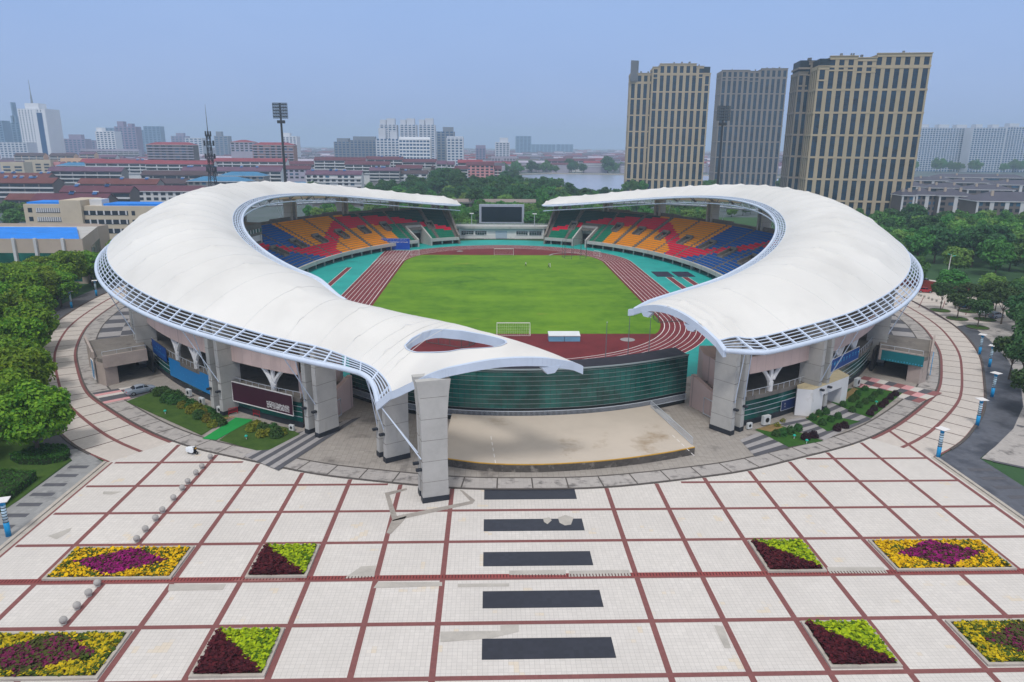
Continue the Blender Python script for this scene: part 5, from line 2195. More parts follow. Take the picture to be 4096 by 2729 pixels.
# entrance porch, white, faceted
root = thing('entrance_porch', 'faceted white entrance porch with a beige flat top', 'porch', tuple(gp(1890, 930, .15)))
A0, A1, B1 = gp(1825, 954, .15), gp(1861, 957, .15), gp(1943.5, 922, .15)
zt = (at_y(1869.5, 896, A1.y).z + at_y(1952, 864.5, B1.y).z) / 2
C1, D1 = B1 + Vector((-.4, 4.6, 0)), A0 + Vector((2.5, 6.5, 0))
w_ = MB()
d = (B1 - A1)
p1, p2, p3, p4 = A1, A1.lerp(B1, .30), A1.lerp(B1, .82), B1
nin = Vector((-d.y, d.x, 0)).normalized() * 2.6
if nin.y < 0:
 nin = -nin
w_.prism([(v.x, v.y) for v in (A0, A1, p2, p2 + nin, D1)], .15, zt)
w_.prism([(v.x, v.y) for v in (p3, p4, C1, p3 + nin)], .15, zt)
w_.prism([(v.x, v.y) for v in (p2, p3, p3 + nin, p2 + nin)], zt - 1.5, zt)
wp(w_, 'wall', M['whitewall'], root, root)
w_ = MB()
w_.prism([(v.x, v.y) for v in (A0, A1, B1, C1, D1)], zt, zt + .12)
wp(w_, 'flat_top', mat('beige_roof_felt', srgb(214, 198, 160), .9, .1, .4, dirt=(srgb(160, 146, 116), .4, .6)), root, root)
w_ = MB()
q1, q2 = p2 + nin * .93, p3 + nin * .93
w_.prism([(v.x, v.y) for v in (q1, q1.lerp(q2, .3), q1.lerp(q2, .3) + nin * .05, q1 + nin * .05)], .15, zt - 1.5)
wp(w_, 'door', M['glass_d'], root, root)
w_ = MB()
w_.prism([(v.x, v.y) for v in (q1.lerp(q2, .3), q2, q2 + nin * .05, q1.lerp(q2, .3) + nin * .05)], .15, zt - 1.5)
wp(w_, 'back_wall', M['whitewall'], root, root)


# concrete gateways to the ring
M['gate'] = mat('stained_stone', srgb(182, 168, 160), .85, .12, .3, dirt=(srgb(120, 110, 104), .5, .58, (1, 1, .3)))


def gateway(side, label):
 root = thing('gateway', label, 'gateway', (side * 69, 122, .1))
 L_ = lambda a, b: (side * a, b)
 w_, r_, t_, dk = MB(), MB(), MB(), MB()
 w_.prism([L_(70.9, 119.0), L_(72.7, 120.2), L_(71.4, 122.0), L_(69.7, 120.8)], .1, 4.2)     # outer pillar
 w_.prism([L_(72.7, 120.2), L_(73.1, 120.5), L_(80.2, 131.0), L_(79.8, 131.3)], .1, 5.0)       # outer wall
 w_.prism([L_(79.2, 131.2), L_(80.2, 131.0), L_(74.5, 136), L_(73.9, 135.4)], .1, 4.2)
 r_.prism([L_(65.8, 123.6), L_(70.9, 119.0), L_(72.7, 120.2), L_(79.9, 131.1), L_(72.5, 136.5)], 4.2, 4.9)
 t_.prism([L_(65.6, 123.5), L_(70.9, 118.8), L_(71.1, 119.1), L_(65.8, 123.8)], 3.4, 5.5)
 t_.prism([L_(72.9, 120.1), L_(73.2, 120.0), L_(80.4, 130.9), L_(80.1, 131.1)], 4.9, 5.9)
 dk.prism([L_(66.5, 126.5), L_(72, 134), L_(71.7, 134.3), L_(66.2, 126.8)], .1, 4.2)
 wp(w_, 'wall', M['gate'], root, root)
 wp(r_, 'flat_roof', M['concrete_d'], root, root)
 wp(t_, 'fascia', M['gate'], root, root)
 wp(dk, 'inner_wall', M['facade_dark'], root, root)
 rl = MB()
 rl.tube([L_(66.0, 124.0) + (6.1,), L_(71.2, 119.4) + (6.1,)], .05, 5)
 for k in range(4):
  p = Vector(L_(66.0, 124.0)).lerp(Vector(L_(71.2, 119.4)), k / 3)
  rl.box((p.x, p.y, 5.8), (.05, .05, .7))
 wp(rl, 'roof_rail', M['alu'], root, root)
 return root


gateway(-1, 'stained concrete gateway beside the silver car')
gateway(1, 'concrete gateway with the teal banner over its dark opening')
board('banner', 'teal and pale banner hung across the front of the gateway', 'banner', (65.9, 123.2), (71.0, 118.6), 3.4, 5.3, 3.4, 5.3, mat('teal_banner', srgb(22, 112, 120), .5, .1, .4), None, [(.06, .95, .06, .3, 14)], .05, None, 'cyan_txt')
board('poster', 'blue and white poster fixed to the outer wall of the stained gateway', 'poster', (-74.6, 122.0), (-73.3, 120.2), .9, 4.3, .9, 4.3, M['lamp_blue'], (.09, M['white']), [(.2, .7, .8, .3, 3), (.2, .7, .15, .3, 3)], .1)
board('poster', 'blue poster fixed to the outer wall of the gateway with the teal banner', 'poster', (73.5, 120.2), (76.5, 124.8), 1.4, 4.4, 1.4, 4.4, M['lamp_blue'], None, [(.2, .7, .3, .3, 4)], .1)

# ---------------------------------------------------------------- vehicles
TYRE = mat('tyre', srgb(28, 28, 30), .85, .1, 3)
RIM = mat('alloy_rim', srgb(170, 174, 180), .35, .05, 2, metal=.7)
CGL = glass_mat('car_glass', srgb(26, 36, 46), .05, .3)
LRED = mat('tail_lamp', srgb(190, 22, 30), .3, .05)
LWHT = mat('head_lamp', srgb(226, 230, 236), .2, .03)


def car_paint(name, c):
 return mat(name, c, .3, .03, .6, spec=.5, coat=.6)


def car(label, loc, rotz, paint, kind='sedan', cat='car', name='parked_car', group=None):
 """length along +x, nose at +x"""
 root = thing(name, label, cat, loc, rotz, group)
 L = {'sedan': 4.7, 'hatch': 4.2, 'van': 4.6}[kind]
 W = 1.78
 prof = {  # x (fraction), sill z, belt z, roof z (None = no cabin), half width at belt
  'sedan': [(-.5, .42, .72, None, .74), (-.485, .30, .90, None, .82), (-.40, .24, .98, None, .87), (-.30, .22, 1.00, 1.02, .88), (-.19, .22, .99, 1.36, .89), (-.05, .22, .97, 1.46, .89), (.08, .22, .95, 1.43, .89), (.16, .22, .94, 1.27, .89), (.26, .22, .92, .94, .88), (.40, .24, .82, None, .85), (.475, .30, .70, None, .78), (.5, .40, .56, None, .68)],
  'hatch': [(-.5, .42, .80, None, .76), (-.48, .30, .98, 1.02, .84), (-.40, .24, 1.0, 1.38, .87), (-.25, .22, 1.0, 1.50, .88), (0, .22, .98, 1.52, .89), (.1, .22, .96, 1.45, .89), (.18, .22, .96, 1.25, .88), (.27, .22, .95, .97, .87), (.42, .25, .84, None, .84), (.48, .32, .70, None, .76), (.5, .42, .58, None, .68)],
  'van': [(-.5, .4, 1.0, None, .80), (-.485, .3, 1.05, 1.75, .86), (-.3, .22, 1.05, 1.84, .88), (0, .22, 1.05, 1.85, .89), (.15, .22, 1.04, 1.80, .89), (.28, .22, 1.03, 1.45, .88), (.36, .24, 1.0, 1.04, .87), (.45, .28, .86, None, .83), (.5, .4, .62, None, .72)]}[kind]
 b = MB()
 rings = []
 for x, s, be, ro, hw in prof:
  X = x * L
  ring = [(X, -hw * .9, s), (X, -hw, lerp(s, be, .45)), (X, -hw * .97, be), (X, -hw * .80, be + .035), (X, 0, be + .06), (X, hw * .80, be + .035), (X, hw * .97, be), (X, hw, lerp(s, be, .45)), (X, hw * .9, s)]
  rings.append(ring)
 n = 9
 vs = [p for r in rings for p in r]
 fs = []
 for i in range(len(rings) - 1):
  for k in range(n - 1):
   fs.append((i * n + k, (i + 1) * n + k, (i + 1) * n + k + 1, i * n + k + 1))
  fs.append((i * n + n - 1, (i + 1) * n + n - 1, (i + 1) * n, i * n))
 fs.append(tuple(range(n)))
 fs.append(tuple(reversed(range((len(rings) - 1) * n, len(rings) * n))))
 b.add(vs, [tuple(reversed(f)) for f in fs])
 # roof shell
 cab = [q for q in prof if q[3] is not None]
 rr = []
 for x, s, be, ro, hw in cab:
  rr.append([(x * L, -hw * .70, ro - .02), (x * L, -hw * .5, ro + .02), (x * L, hw * .5, ro + .02), (x * L, hw * .70, ro - .02)])
 for a_, c_ in zip(rr[1:-1], rr[2:-1]):
  for k in range(3):
   b.face([a_[k], c_[k], c_[k + 1], a_[k + 1]])
 for (x, s, be, ro, hw) in cab[1:-1:2]:
  for sg in (-1, 1):
   b.hexa([(x * L - .05, sg * hw * .80, be), (x * L + .05, sg * hw * .80, be), (x * L + .05, sg * hw * .74, be), (x * L - .05, sg * hw * .74, be), (x * L - .05, sg * hw * .71, ro), (x * L + .05, sg * hw * .71, ro), (x * L + .05, sg * hw * .65, ro), (x * L - .05, sg * hw * .65, ro)])
 body = b.build('body', paint, root)
 g = MB()
 for i in range(len(cab) - 1):
  (x, s, be, ro, hw), (x2, s2, be2, ro2, hw2) = cab[i], cab[i + 1]
  for sg in (-1, 1):
   q = [(x * L, sg * hw * .79, be + .03), (x2 * L, sg * hw2 * .79, be2 + .03), (x2 * L, sg * hw2 * .695, ro2 - .03), (x * L, sg * hw * .695, ro - .03)]
   g.face(q if sg < 0 else list(reversed(q)))
 for a_, c_ in ((cab[0], cab[1]), (cab[-1], cab[-2]), (cab[-1], cab[-3])):
  s_ = -1 if a_[0] < 0 else 1
  q = [(a_[0] * L, -a_[4] * .76, a_[3]), (a_[0] * L, a_[4] * .76, a_[3]), (c_[0] * L, c_[4] * .68, c_[3] - .0), (c_[0] * L, -c_[4] * .68, c_[3] - .0)]
  g.face(q)
 g.build('window_glass', CGL, root)
 tw = MB()
 tw.cyl((0, 0, 0), .33, .21, 18)
 rim = MB()
 rim.lathe((0, 0, .2), [(.22, 0), (.2, .03), (.06, .035)], 14)
 src = None
 for x in (-.29, .31):
  for sg in (-1, 1):
   w = tw.build('wheel', TYRE, root, False) if src is None else child('wheel', src, root)
   if src is None:
    src = w
    rsrc = rim.build('rim', RIM, w, False)
   else:
    child('rim', rsrc, w)
   w.location = (x * L, sg * (W / 2 - .14), .33)
   w.rotation_euler = (-sg * math.pi / 2, 0, 0)
 for sg in (-1, 1):
  t = MB()
  t.box((-.487 * L, sg * .62, .80), (.14, .3, .16))
  t.build('tail_light', LRED, root)
  t = MB()
  t.box((.47 * L, sg * .56, .66), (.16, .32, .13))
  t.build('headlight', LWHT, root)
  t = MB()
  t.box((.13 * L, sg * 1.0, 1.0), (.12, .2, .13))
  t.build('mirror', paint, root)
 return root


a, b = gp(295, 909, .16), gp(352, 897, .16)
silver = car_paint('silver_paint', srgb(150, 160, 174))
red, black, white_p, tealp = car_paint('red_paint', srgb(170, 22, 44)), car_paint('black_paint', srgb(26, 28, 34)), car_paint('white_paint', srgb(226, 228, 230)), car_paint('blue_paint', srgb(34, 106, 146))
c = (a + b) / 2
car('silver sedan parked nose-first into the shrubs beside the stained gateway', (c.x, c.y, .16), math.atan2(b.y - a.y, b.x - a.x), silver)
p = gp(80, 842)
car('dark car on the ring path, half hidden by the big round tree', (p.x, p.y, 0), R(60), black, 'hatch')
p = gp(2124, 672)
car('red hatchback at the kerb of the car park, partly behind the roof rim', (p.x, p.y, 0), R(-15), red, 'hatch')
p = gp(2119, 651)
car('black van with an orange load on its roof, driving along the side road', (p.x, p.y, 0), R(-50), black, 'van', 'van', 'van')
LO = bpy.data.objects
for (zx, zy), m_, k, lab in (((1380, 1165), white_p, 'hatch', 'white car parked under the young trees, its rear to the bollards'), ((1468, 1190), tealp, 'van', 'blue people carrier parked between two young trees'), ((1590, 1215), black, 'sedan', 'black car in the shade of a young tree trunk'), ((1712, 1285), white_p, 'sedan', 'white sedan parked beside the farthest tree bed'), ((1830, 1320), silver, 'hatch', 'silver car mostly hidden by dark branches at the car park end')):
 p = gp((3400 + zx / 3.136) / SV, (850 + zy / 3.136) / SV)
 car(lab, (p.x, p.y, 0), R(20), m_, k)
p = gp(862, 569, .12)
car('dark car standing in the tunnel mouth behind the blue banner', (p.x, p.y, .12), R(20), black, 'sedan')

# motor scooter under its white rain cover
p = gp(443, 1043)
root = thing('motor_scooter', 'motor scooter with a white rain cover over seat and leg shield', 'scooter', (p.x, p.y, 0), R(-20))
t = MB()
ring = [(.22 * math.cos(2 * math.pi * k / 18), .22 * math.sin(2 * math.pi * k / 18)) for k in range(19)]
src = None
for x in (-.62, .62):
 t = MB()
 t.tube([(x + px_, 0, .25 + pz_) for px_, pz_ in ring], .07, 6, cap=False)
 t.cyl((x, -.05, .25), .05, .1, 8)
 t.build('wheel', TYRE, root)
b_ = MB()
b_.hexa([(-.75, -.17, .35), (.2, -.17, .28), (.2, .17, .28), (-.75, .17, .35), (-.8, -.15, .72), (.1, -.15, .68), (.1, .15, .68), (-.8, .15, .72)])
b_.hexa([(.2, -.2, .25), (.5, -.2, .25), (.5, .2, .25), (.2, .2, .25), (.42, -.22, .95), (.56, -.16, .95), (.56, .16, .95), (.42, .22, .95)])
b_.tube([(.62, 0, .25), (.5, 0, .95), (.45, 0, 1.08)], .05, 6)
b_.build('body', M['black'], root)
h = MB()
h.tube([(.38, -.34, 1.1), (.46, 0, 1.06), (.38, .34, 1.1)], .025, 6)
h.tube([(.42, -.26, 1.1), (.42, -.3, 1.32)], .015, 5)
h.tube([(.42, .26, 1.1), (.42, .3, 1.32)], .015, 5)
h.build('handlebar', M['black'], root)
h = MB()
h.box((.6, 0, .88), (.1, .22, .16))
h.build('headlight', M['yellow'], root)
cv = MB()
sec = [(-.92, .26, .42, .86), (-.6, .36, .34, 1.0), (-.2, .40, .30, 1.08), (.15, .40, .30, 1.12), (.36, .36, .36, 1.16), (.44, .3, .5, 1.1)]
n = 7
vs, fs = [], []
for x, w, lo_, hi_ in sec:
 for k in range(n):
  t_ = math.pi * k / (n - 1)
  vs.append((x, w * math.cos(t_) * (1 + .08 * math.sin(9 * x + k)), lo_ + (hi_ - lo_) * math.sin(t_) ** .6))
for i in range(len(sec) - 1):
 for k in range(n - 1):
  fs.append((i * n + k, i * n + k + 1, (i + 1) * n + k + 1, (i + 1) * n + k))
cv.add(vs, fs)
cv.build('rain_cover', mat('white_cover', srgb(222, 226, 230), .6, .05, 3), root, True)
# small clutter at the carpeted entrance
p = gp(522, 962, .17)
root = thing('wooden_ladder', 'short wooden ladder lying by the green carpet', 'ladder', (p.x, p.y, .17), R(35))
m_ = MB()
for y in (-.25, .25):
 m_.box((0, y, .1), (2.2, .07, .06))
m_.build('stile', mat('raw_wood', srgb(190, 150, 104), .8, .1, 2), root)
m_ = MB()
for k in range(6):
 m_.box((-.9 + .36 * k, 0, .1), (.06, .5, .05))
m_.build('rungs', bpy.data.materials['raw_wood'], root)
p = gp(536, 952, .17)
root = thing('barrier', 'red crowd barrier at the carpeted doorway, on the pylon side', 'barrier', (p.x, p.y, .17), R(40))
M['redm'] = mat('red_metal', srgb(176, 26, 40), .4, .06)
m_ = MB()
m_.tube([(-.7, 0, 0), (-.7, 0, 1), (.7, 0, 1), (.7, 0, 0)], .06, 6)
m_.tube([(-.7, 0, .35), (.7, 0, .35)], .05, 6)
m_.build('frame', M['redm'], root)
m_ = MB()
for k in range(7):
 m_.tube([(-.52 + .17 * k, 0, .35), (-.52 + .17 * k, 0, 1)], .025, 5)
m_.build('bars', M['redm'], root)
p = gp(590, 957, .17)
dup(root, (p.x, p.y, .17), R(-30), None, 'red crowd barrier at the carpeted doorway, on the billboard side')

# street lamp with leaf-shaped heads beside the road
p = gp(2176, 642)
hh = at_y(2185, 585, p.y).z
root = thing('street_lamp', 'white street lamp with teal leaf-shaped heads beside the road', 'street lamp', (p.x, p.y, 0))
m_ = MB()
m_.tube([(0, 0, 0), (0, 0, hh * .6), (.1, 0, hh)], [.16, .12, .08], 8)
m_.build('pole', M['white'], root)
for k, (dx, dy, dz) in enumerate(((1.6, 0, -.9), (-1.2, .5, 0), (.4, -1.1, .6))):
 m_ = MB()
 c0 = Vector((.1, 0, hh + dz * .6))
 e = Vector((dx, dy, .25))
 s_ = Vector((-e.y, e.x, 0)).normalized() * .35
 m_.face([c0, c0 + e * .5 + s_, c0 + e, c0 + e * .5 - s_])
 m_.face([c0, c0 + e * .5 - s_ + Vector((0, 0, -.15)), c0 + e + Vector((0, 0, -.05)), c0 + e * .5 + s_ + Vector((0, 0, -.15))])
 m_.build('lamp_head', mat('leaf_head', srgb(60, 186, 170), .4, .05) if k == 0 else bpy.data.materials['leaf_head'], root)
# small lamp on the far walkway
for px, lab in ((901, 'grey lamp post standing on the far walkway, left of the scoreboard'), (1250, 'grey lamp post standing on the far walkway, beside the far roof tip')):
 pass
for zx, lab in ((797, 'pale lamp post on the far walkway, on the lawn side of the scoreboard'), (1640, 'pale lamp post on the far walkway, near the roof tip above the hammer cage')):
 px = (1650 + zx / 3.363) / SV
 q = at_y(px, 510, 323)
 root = thing('walkway_lamp', lab, 'lamp', (q.x, 322.5, 5.6))
 m_ = MB()
 m_.tube([(0, 0, 0), (0, 0, 5.4)], .14, 6)
 m_.build('pole', M['alu'], root)
 m_ = MB()
 m_.slab(-.9, .9, -.7, .7, 5.4, 5.7)
 m_.build('lamp_head', M['whitewall'], root)

# ---------------------------------------------------------------- trees and shrubs
TR = random.Random(11)
BARK = mat('bark', srgb(104, 92, 80), .9, .2, 2)
FOL = {'camphor': foliage_mat('camphor_leaves', srgb(136, 170, 40), srgb(60, 112, 34), .3),
 'grove': foliage_mat('grove_leaves', srgb(96, 148, 64), srgb(54, 106, 54), .45),
 'dark': foliage_mat('dark_leaves', srgb(74, 120, 66), srgb(44, 90, 56), .35),
 'light': foliage_mat('willow_leaves', srgb(132, 168, 78), srgb(90, 136, 64), .3),
 'young': foliage_mat('young_leaves', srgb(84, 116, 62), srgb(46, 80, 48), .3),
 'shrub': foliage_mat('shrub_leaves', srgb(70, 112, 50), srgb(46, 82, 40), .35),
 'gold': foliage_mat('gold_shrub_leaves', srgb(150, 150, 48), srgb(84, 100, 40), .4),
 'purple': foliage_mat('purple_shrub_leaves', srgb(66, 34, 44), srgb(42, 24, 32), .3),
 'hedge': foliage_mat('hedge_leaves', srgb(72, 112, 36), srgb(44, 82, 30), .2)}


def leaf(mb, c, nrm, s):
 nrm = nrm.normalized()
 r_ = Vector((TR.gauss(0, 1), TR.gauss(0, 1), TR.gauss(0, 1)))
 u = nrm.cross(r_)
 if u.length < 1e-4:
  return
 u.normalize()
 v = nrm.cross(u)
 a, b = s * TR.uniform(.7, 1.25), s * TR.uniform(.5, .95)
 k = nrm * (s * .25)
 mb.face([c - u * a - k, c - v * b, c + u * a - k, c + v * b + k * .5])


def crown_mesh(rx, rz, zc, clumps, per, size, flat=1.0, droop=0, gap=.0, cr=None):
 """leaf-sized faces gathered in clumps spread through the crown's volume"""
 mb = MB()
 cr = cr or rx * .36
 for _ in range(clumps):
  while True:
   p = Vector((TR.uniform(-1, 1), TR.uniform(-1, 1), TR.uniform(-1, 1)))
   if .35 + gap < p.length < 1:
    break
  c = Vector((p.x * rx * .80, p.y * rx * .80, zc + p.z * rz * .80))
  rr = cr * TR.uniform(.7, 1.25)
  for _ in range(per):
   d = Vector((TR.gauss(0, 1), TR.gauss(0, 1), TR.gauss(0, 1) + .35)).normalized()
   q = c + Vector((d.x * rr, d.y * rr, d.z * rr * .75)) * TR.uniform(.75, 1.08)
   q.z -= droop * abs(TR.gauss(0, 1))
   n_ = d + Vector((TR.gauss(0, .35), TR.gauss(0, .35), TR.gauss(0, .35) + .25))
   leaf(mb, q, n_, size)
 return mb


def trunk_mesh(h, r, spread, zc, n=5):
 mb = MB()
 lean = Vector((TR.uniform(-.03, .03), TR.uniform(-.03, .03), 0)) * h
 mb.tube([(0, 0, -.1), lean * .5 + Vector((0, 0, h * .5)), lean + Vector((0, 0, h))], [r * 1.25, r * .85, r * .6], 8)
 for k in range(n):
  a = 6.28 * k / n + TR.uniform(-.4, .4)
  z0 = h * TR.uniform(.7, .98)
  p0 = lean * (z0 / h) + Vector((0, 0, z0))
  d = Vector((math.cos(a), math.sin(a), 0)) * spread
  mb.tube([p0, p0 + d * .5 + Vector((0, 0, (zc - z0) * .6)), p0 + d + Vector((0, 0, (zc - z0) * 1.25))], [r * .5, r * .32, r * .12], 5)
 return mb


def tree_proto(name, fol, rx, rz, zc, clumps, per, size, h, r, spread, **kw):
 root = thing(name, 'x', 'tree', (0, 0, -500))
 crown_mesh(rx, rz, zc, clumps, per, size, **kw).build('crown', FOL[fol], root)
 trunk_mesh(h, r, spread, zc).build('trunk', BARK, root)
 return root


P = {}
P['near'] = tree_proto('evergreen_tree', 'camphor', 5.6, 4.6, 6.6, 110, 130, .30, 4.2, .26, 3.0, cr=1.35)
P['camphor'] = tree_proto('evergreen_tree', 'camphor', 4.8, 4.0, 6.4, 70, 90, .34, 4, .24, 2.6, cr=1.3)
P['camphor2'] = tree_proto('evergreen_tree', 'camphor', 5.0, 3.7, 6.0, 70, 90, .34, 4, .24, 2.6, cr=1.4)
P['groveA'] = tree_proto('broadleaf_tree', 'grove', 4.8, 3.8, 5.8, 46, 60, .45, 3.6, .22, 2.4, cr=1.5)
P['groveB'] = tree_proto('broadleaf_tree', 'grove', 4.2, 4.4, 6.4, 46, 60, .42, 3.6, .22, 2.2, cr=1.4)
P['dark'] = tree_proto('evergreen_tree', 'dark', 5.2, 5.0, 7.4, 46, 60, .5, 4.4, .28, 2.6, cr=1.6)
P['light'] = tree_proto('willow_tree', 'light', 4.6, 4.2, 5.8, 40, 60, .45, 3.4, .24, 2.4, cr=1.4, droop=.5)
P['young'] = tree_proto('young_tree', 'young', 3.3, 1.9, 5.2, 42, 52, .26, 3.2, .13, 2.0, cr=.75)
P['cone'] = tree_proto('conifer_tree', 'dark', 1.3, 4.5, 6.0, 30, 40, .35, 3, .15, .8, cr=.7)
FIRST = set()


def plant(kind, x, y, z, sc, label, group=None):
 p = P[kind]
 s = (sc * TR.uniform(.92, 1.08), sc * TR.uniform(.92, 1.08), sc * TR.uniform(.9, 1.1)) if not hasattr(sc, '__len__') else sc
 if kind not in FIRST:
  FIRST.add(kind)
  p.location, p.rotation_euler.z, p.scale = (x, y, z), TR.uniform(0, 6.28), s
  p['label'] = label
  if group:
   p['group'] = group
  return p
 c = dup(p, (x, y, z), TR.uniform(0, 6.28), s, label)
 if group:
  c['group'] = group
 elif 'group' in c:
  del c['group']
 return c


plant('near', -66.0, 91.2, 0, 1.0, 'big round bright green tree whose trunk stands in a low dark hedge beside the walk')
plant('camphor', -78.5, 100.5, 0, 1.05, 'round green tree rising behind the big tree in the hedge, at the picture edge')
plant('camphor2', -74.5, 87.0, 0, .95, 'green tree cut by the picture edge just behind the long clipped hedge')
# rows outside the left ring
used_xy = []
for off, st, lab in ((9.0, 6.8, 'rounded green tree in the row nearest the outer ring walk'), (16.5, 7.2, 'rounded green tree in the second row from the outer ring walk'), (24, 8.0, 'rounded green tree in the rear rows before the tan hall with the blue roof')):
 L_, last = 0, None
 for i, p in enumerate(PO_L):
  if p.y < 104 or p.y > 262:
   last = p
   continue
  if last is not None:
   L_ += (p - last).length
  last = p
  if L_ >= st:
   L_ = 0
   a, b = PO_L[max(0, i - 2)], PO_L[min(len(PO_L) - 1, i + 2)]
   t = (b - a).normalized()
   nrm = Vector((-t.y, t.x, 0))
   if nrm.x > 0:
    nrm = -nrm
   q = p + nrm * (off + TR.uniform(-.8, .8))
   if q.x < -128 and 205 < q.y:
    continue
   plant(TR.choice(('camphor', 'camphor2')), q.x, q.y, -.1, TR.uniform(.92, 1.15), lab, lab.replace('rounded green tree', 'trees'))
for x, y, s in ((-100, 118, 1.1), (-110, 128, 1.15), (-118, 140, 1.1), (-92, 108, 1.0), (-124, 156, 1.15), (-135, 172, 1.2), (-104, 108, 1), (-128, 132, 1)):
 plant('camphor', x, y, -.1, s, 'rounded green tree massed at the picture edge behind the ring walk rows', 'trees massed at the picture edge')
for px, py in ((47, 644), (93, 650), (131, 644), (25, 697), (68, 690), (19, 753), (50, 768), (28, 815), (50, 842), (16, 856), (-10, 800), (70, 730), (8, 900)):
 p = gp(px, py, 7)
 plant(TR.choice(('camphor', 'camphor2')), p.x, p.y, -.1, 1.02, 'rounded green tree hanging over the outer kerb near the dark parked car', 'trees over the outer kerb')
# trees around the tan hall and behind it
for px, py, k, s in ((20, 498, 'grove', 1.2), (60, 500, 'grove', 1.1), (35, 520, 'grove', 1.1), (100, 505, 'grove', .9), (245, 523, 'grove', .9), (262, 530, 'grove', .8)):
 p = gp(px, py + 10, 0)
 plant('groveA', p.x, p.y, -.1, s, 'dark green tree standing between the tan hall and the cream school block', 'trees between hall and school')

# the grove beyond the side road, on the right
def in_poly(x, y, poly):
 k = False
 for (xa, ya), (xb, yb) in zip(poly, poly[1:] + poly[:1]):
  if (ya > y) != (yb > y) and x < xa + (xb - xa) * (y - ya) / (yb - ya):
   k = not k
 return k


def scatter(poly, step, n_try, kinds, smin, smax, label, group, seed=1, avoid=()):
 r_ = random.Random(seed)
 xs, ys = [p[0] for p in poly], [p[1] for p in poly]
 out = []
 for _ in range(n_try):
  x, y = r_.uniform(min(xs), max(xs)), r_.uniform(min(ys), max(ys))
  if not in_poly(x, y, poly):
   continue
  if any((x - a) ** 2 + (y - b) ** 2 < step * step for a, b in out):
   continue
  if any(x0 < x < x1 and y0 < y < y1 for x0, x1, y0, y1 in avoid):
   continue
  px, py = proj(Vector((x, y, 5)))
  if not (-90 < px < 2440):
   continue
  out.append((x, y))
  plant(r_.choice(kinds), x, y, -.1, r_.uniform(smin, smax), label, group)
 return out


fringe = [offset_line(rc, -13.5)[i] for i in range(8, 40, 2)]
for p in fringe:
 plant(TR.choice(('groveA', 'groveB', 'light')), p.x + TR.uniform(-1, 1), p.y + TR.uniform(-1, 1), -.1, TR.uniform(.75, .95), 'green tree in the first line along the red wall beyond the side road', 'trees along the red wall')
gpoly = [(128, 270), (146, 238), (164, 214), (178, 186), (196, 158), (260, 190), (330, 250), (330, 300), (285, 335), (250, 350), (215, 352), (160, 340)]
scatter(gpoly, 10.2, 2600, ('groveA', 'groveB', 'groveA', 'dark', 'light'), 1.05, 1.3, 'bushy green tree in the grove beyond the side road', 'grove beyond the side road', 5)
# red wall by the road
g = MB()
wl = [p for p in offset_line(rc, -11.3)][6:40]
for a, b in zip(wl, wl[1:]):
 d = (b - a).normalized()
 n_ = Vector((-d.y, d.x, 0)) * .15
 g.hexa([(a.x - n_.x, a.y - n_.y, -.1), (b.x - n_.x, b.y - n_.y, -.1), (b.x + n_.x, b.y + n_.y, -.1), (a.x + n_.x, a.y + n_.y, -.1), (a.x - n_.x, a.y - n_.y, 2.4), (b.x - n_.x, b.y - n_.y, 2.4), (b.x + n_.x, b.y + n_.y, 2.4), (a.x + n_.x, a.y + n_.y, 2.4)])
tag(g.build('garden_wall', mat('brick_red_wall', srgb(150, 66, 60), .85, .12, .5)), 'long brick-red garden wall under the trees beyond the side road', 'wall', kind='thing')
# young trees in round beds on the car park
bedm = MB()
bedm.lathe((0, 0, 0), [(2.3, 0), (2.25, .16), (.05, .2)], 20)
TB = [((2160, 714), 1.0, 'the tree bed nearest the roof rim'), ((2199, 733), 1.0, 'the tree bed closest to the ring path'), ((2224, 716), 1.15, 'a tree bed beside the blue people carrier'), ((2246, 753), 1.0, 'the tree bed closest to the column lamps'), ((2263, 735), .95, 'the tree bed before the white sedan')]
tb0 = None
for (px, py), s, w_ in TB:
 p = gp(px, py)
 plant('young', p.x, p.y, .15, s, 'young dark-leaved tree with a slim trunk in ' + w_)
 if tb0 is None:
  tb0 = thing('tree_bed', 'round mossy tree bed let into the paving: ' + w_, 'tree bed', (p.x, p.y, 0), 0, 'round tree beds')
  bedm.build('planting', M['lawn'], tb0)
  k_ = MB()
  for i in range(24):
   t0, t1 = 6.283 * i / 24, 6.283 * (i + 1) / 24
   q = [(2.28 * math.cos(t0), 2.28 * math.sin(t0)), (2.28 * math.cos(t1), 2.28 * math.sin(t1)), (2.45 * math.cos(t1), 2.45 * math.sin(t1)), (2.45 * math.cos(t0), 2.45 * math.sin(t0))]
   k_.prism(q, 0, .14)
  k_.build('kerb', M['kerb_dark'], tb0)
 else:
  dup(tb0, (p.x, p.y, 0), 0, None, 'round mossy tree bed let into the paving: ' + w_)
for (px, py), k, s in (((2300, 745), 'young', 1.35), ((2335, 742), 'young', 1.4), ((2285, 722), 'young', 1.2), ((2352, 765), 'dark', .8), ((2340, 790), 'young', 1.3), ((2318, 872), 'young', 1.2), ((2345, 880), 'young', 1.35), ((2356, 905), 'young', 1.3), ((2362, 960), 'young', 1.25), ((2320, 715), 'groveB', .8), ((2350, 720), 'groveA', .85), ((2368, 840), 'young', 1.4)):
 p = gp(px, py)
 plant(k, p.x, p.y, 0, s, 'dark tree with spreading boughs at the picture edge beside the dark paving', 'dark trees at the court edge')

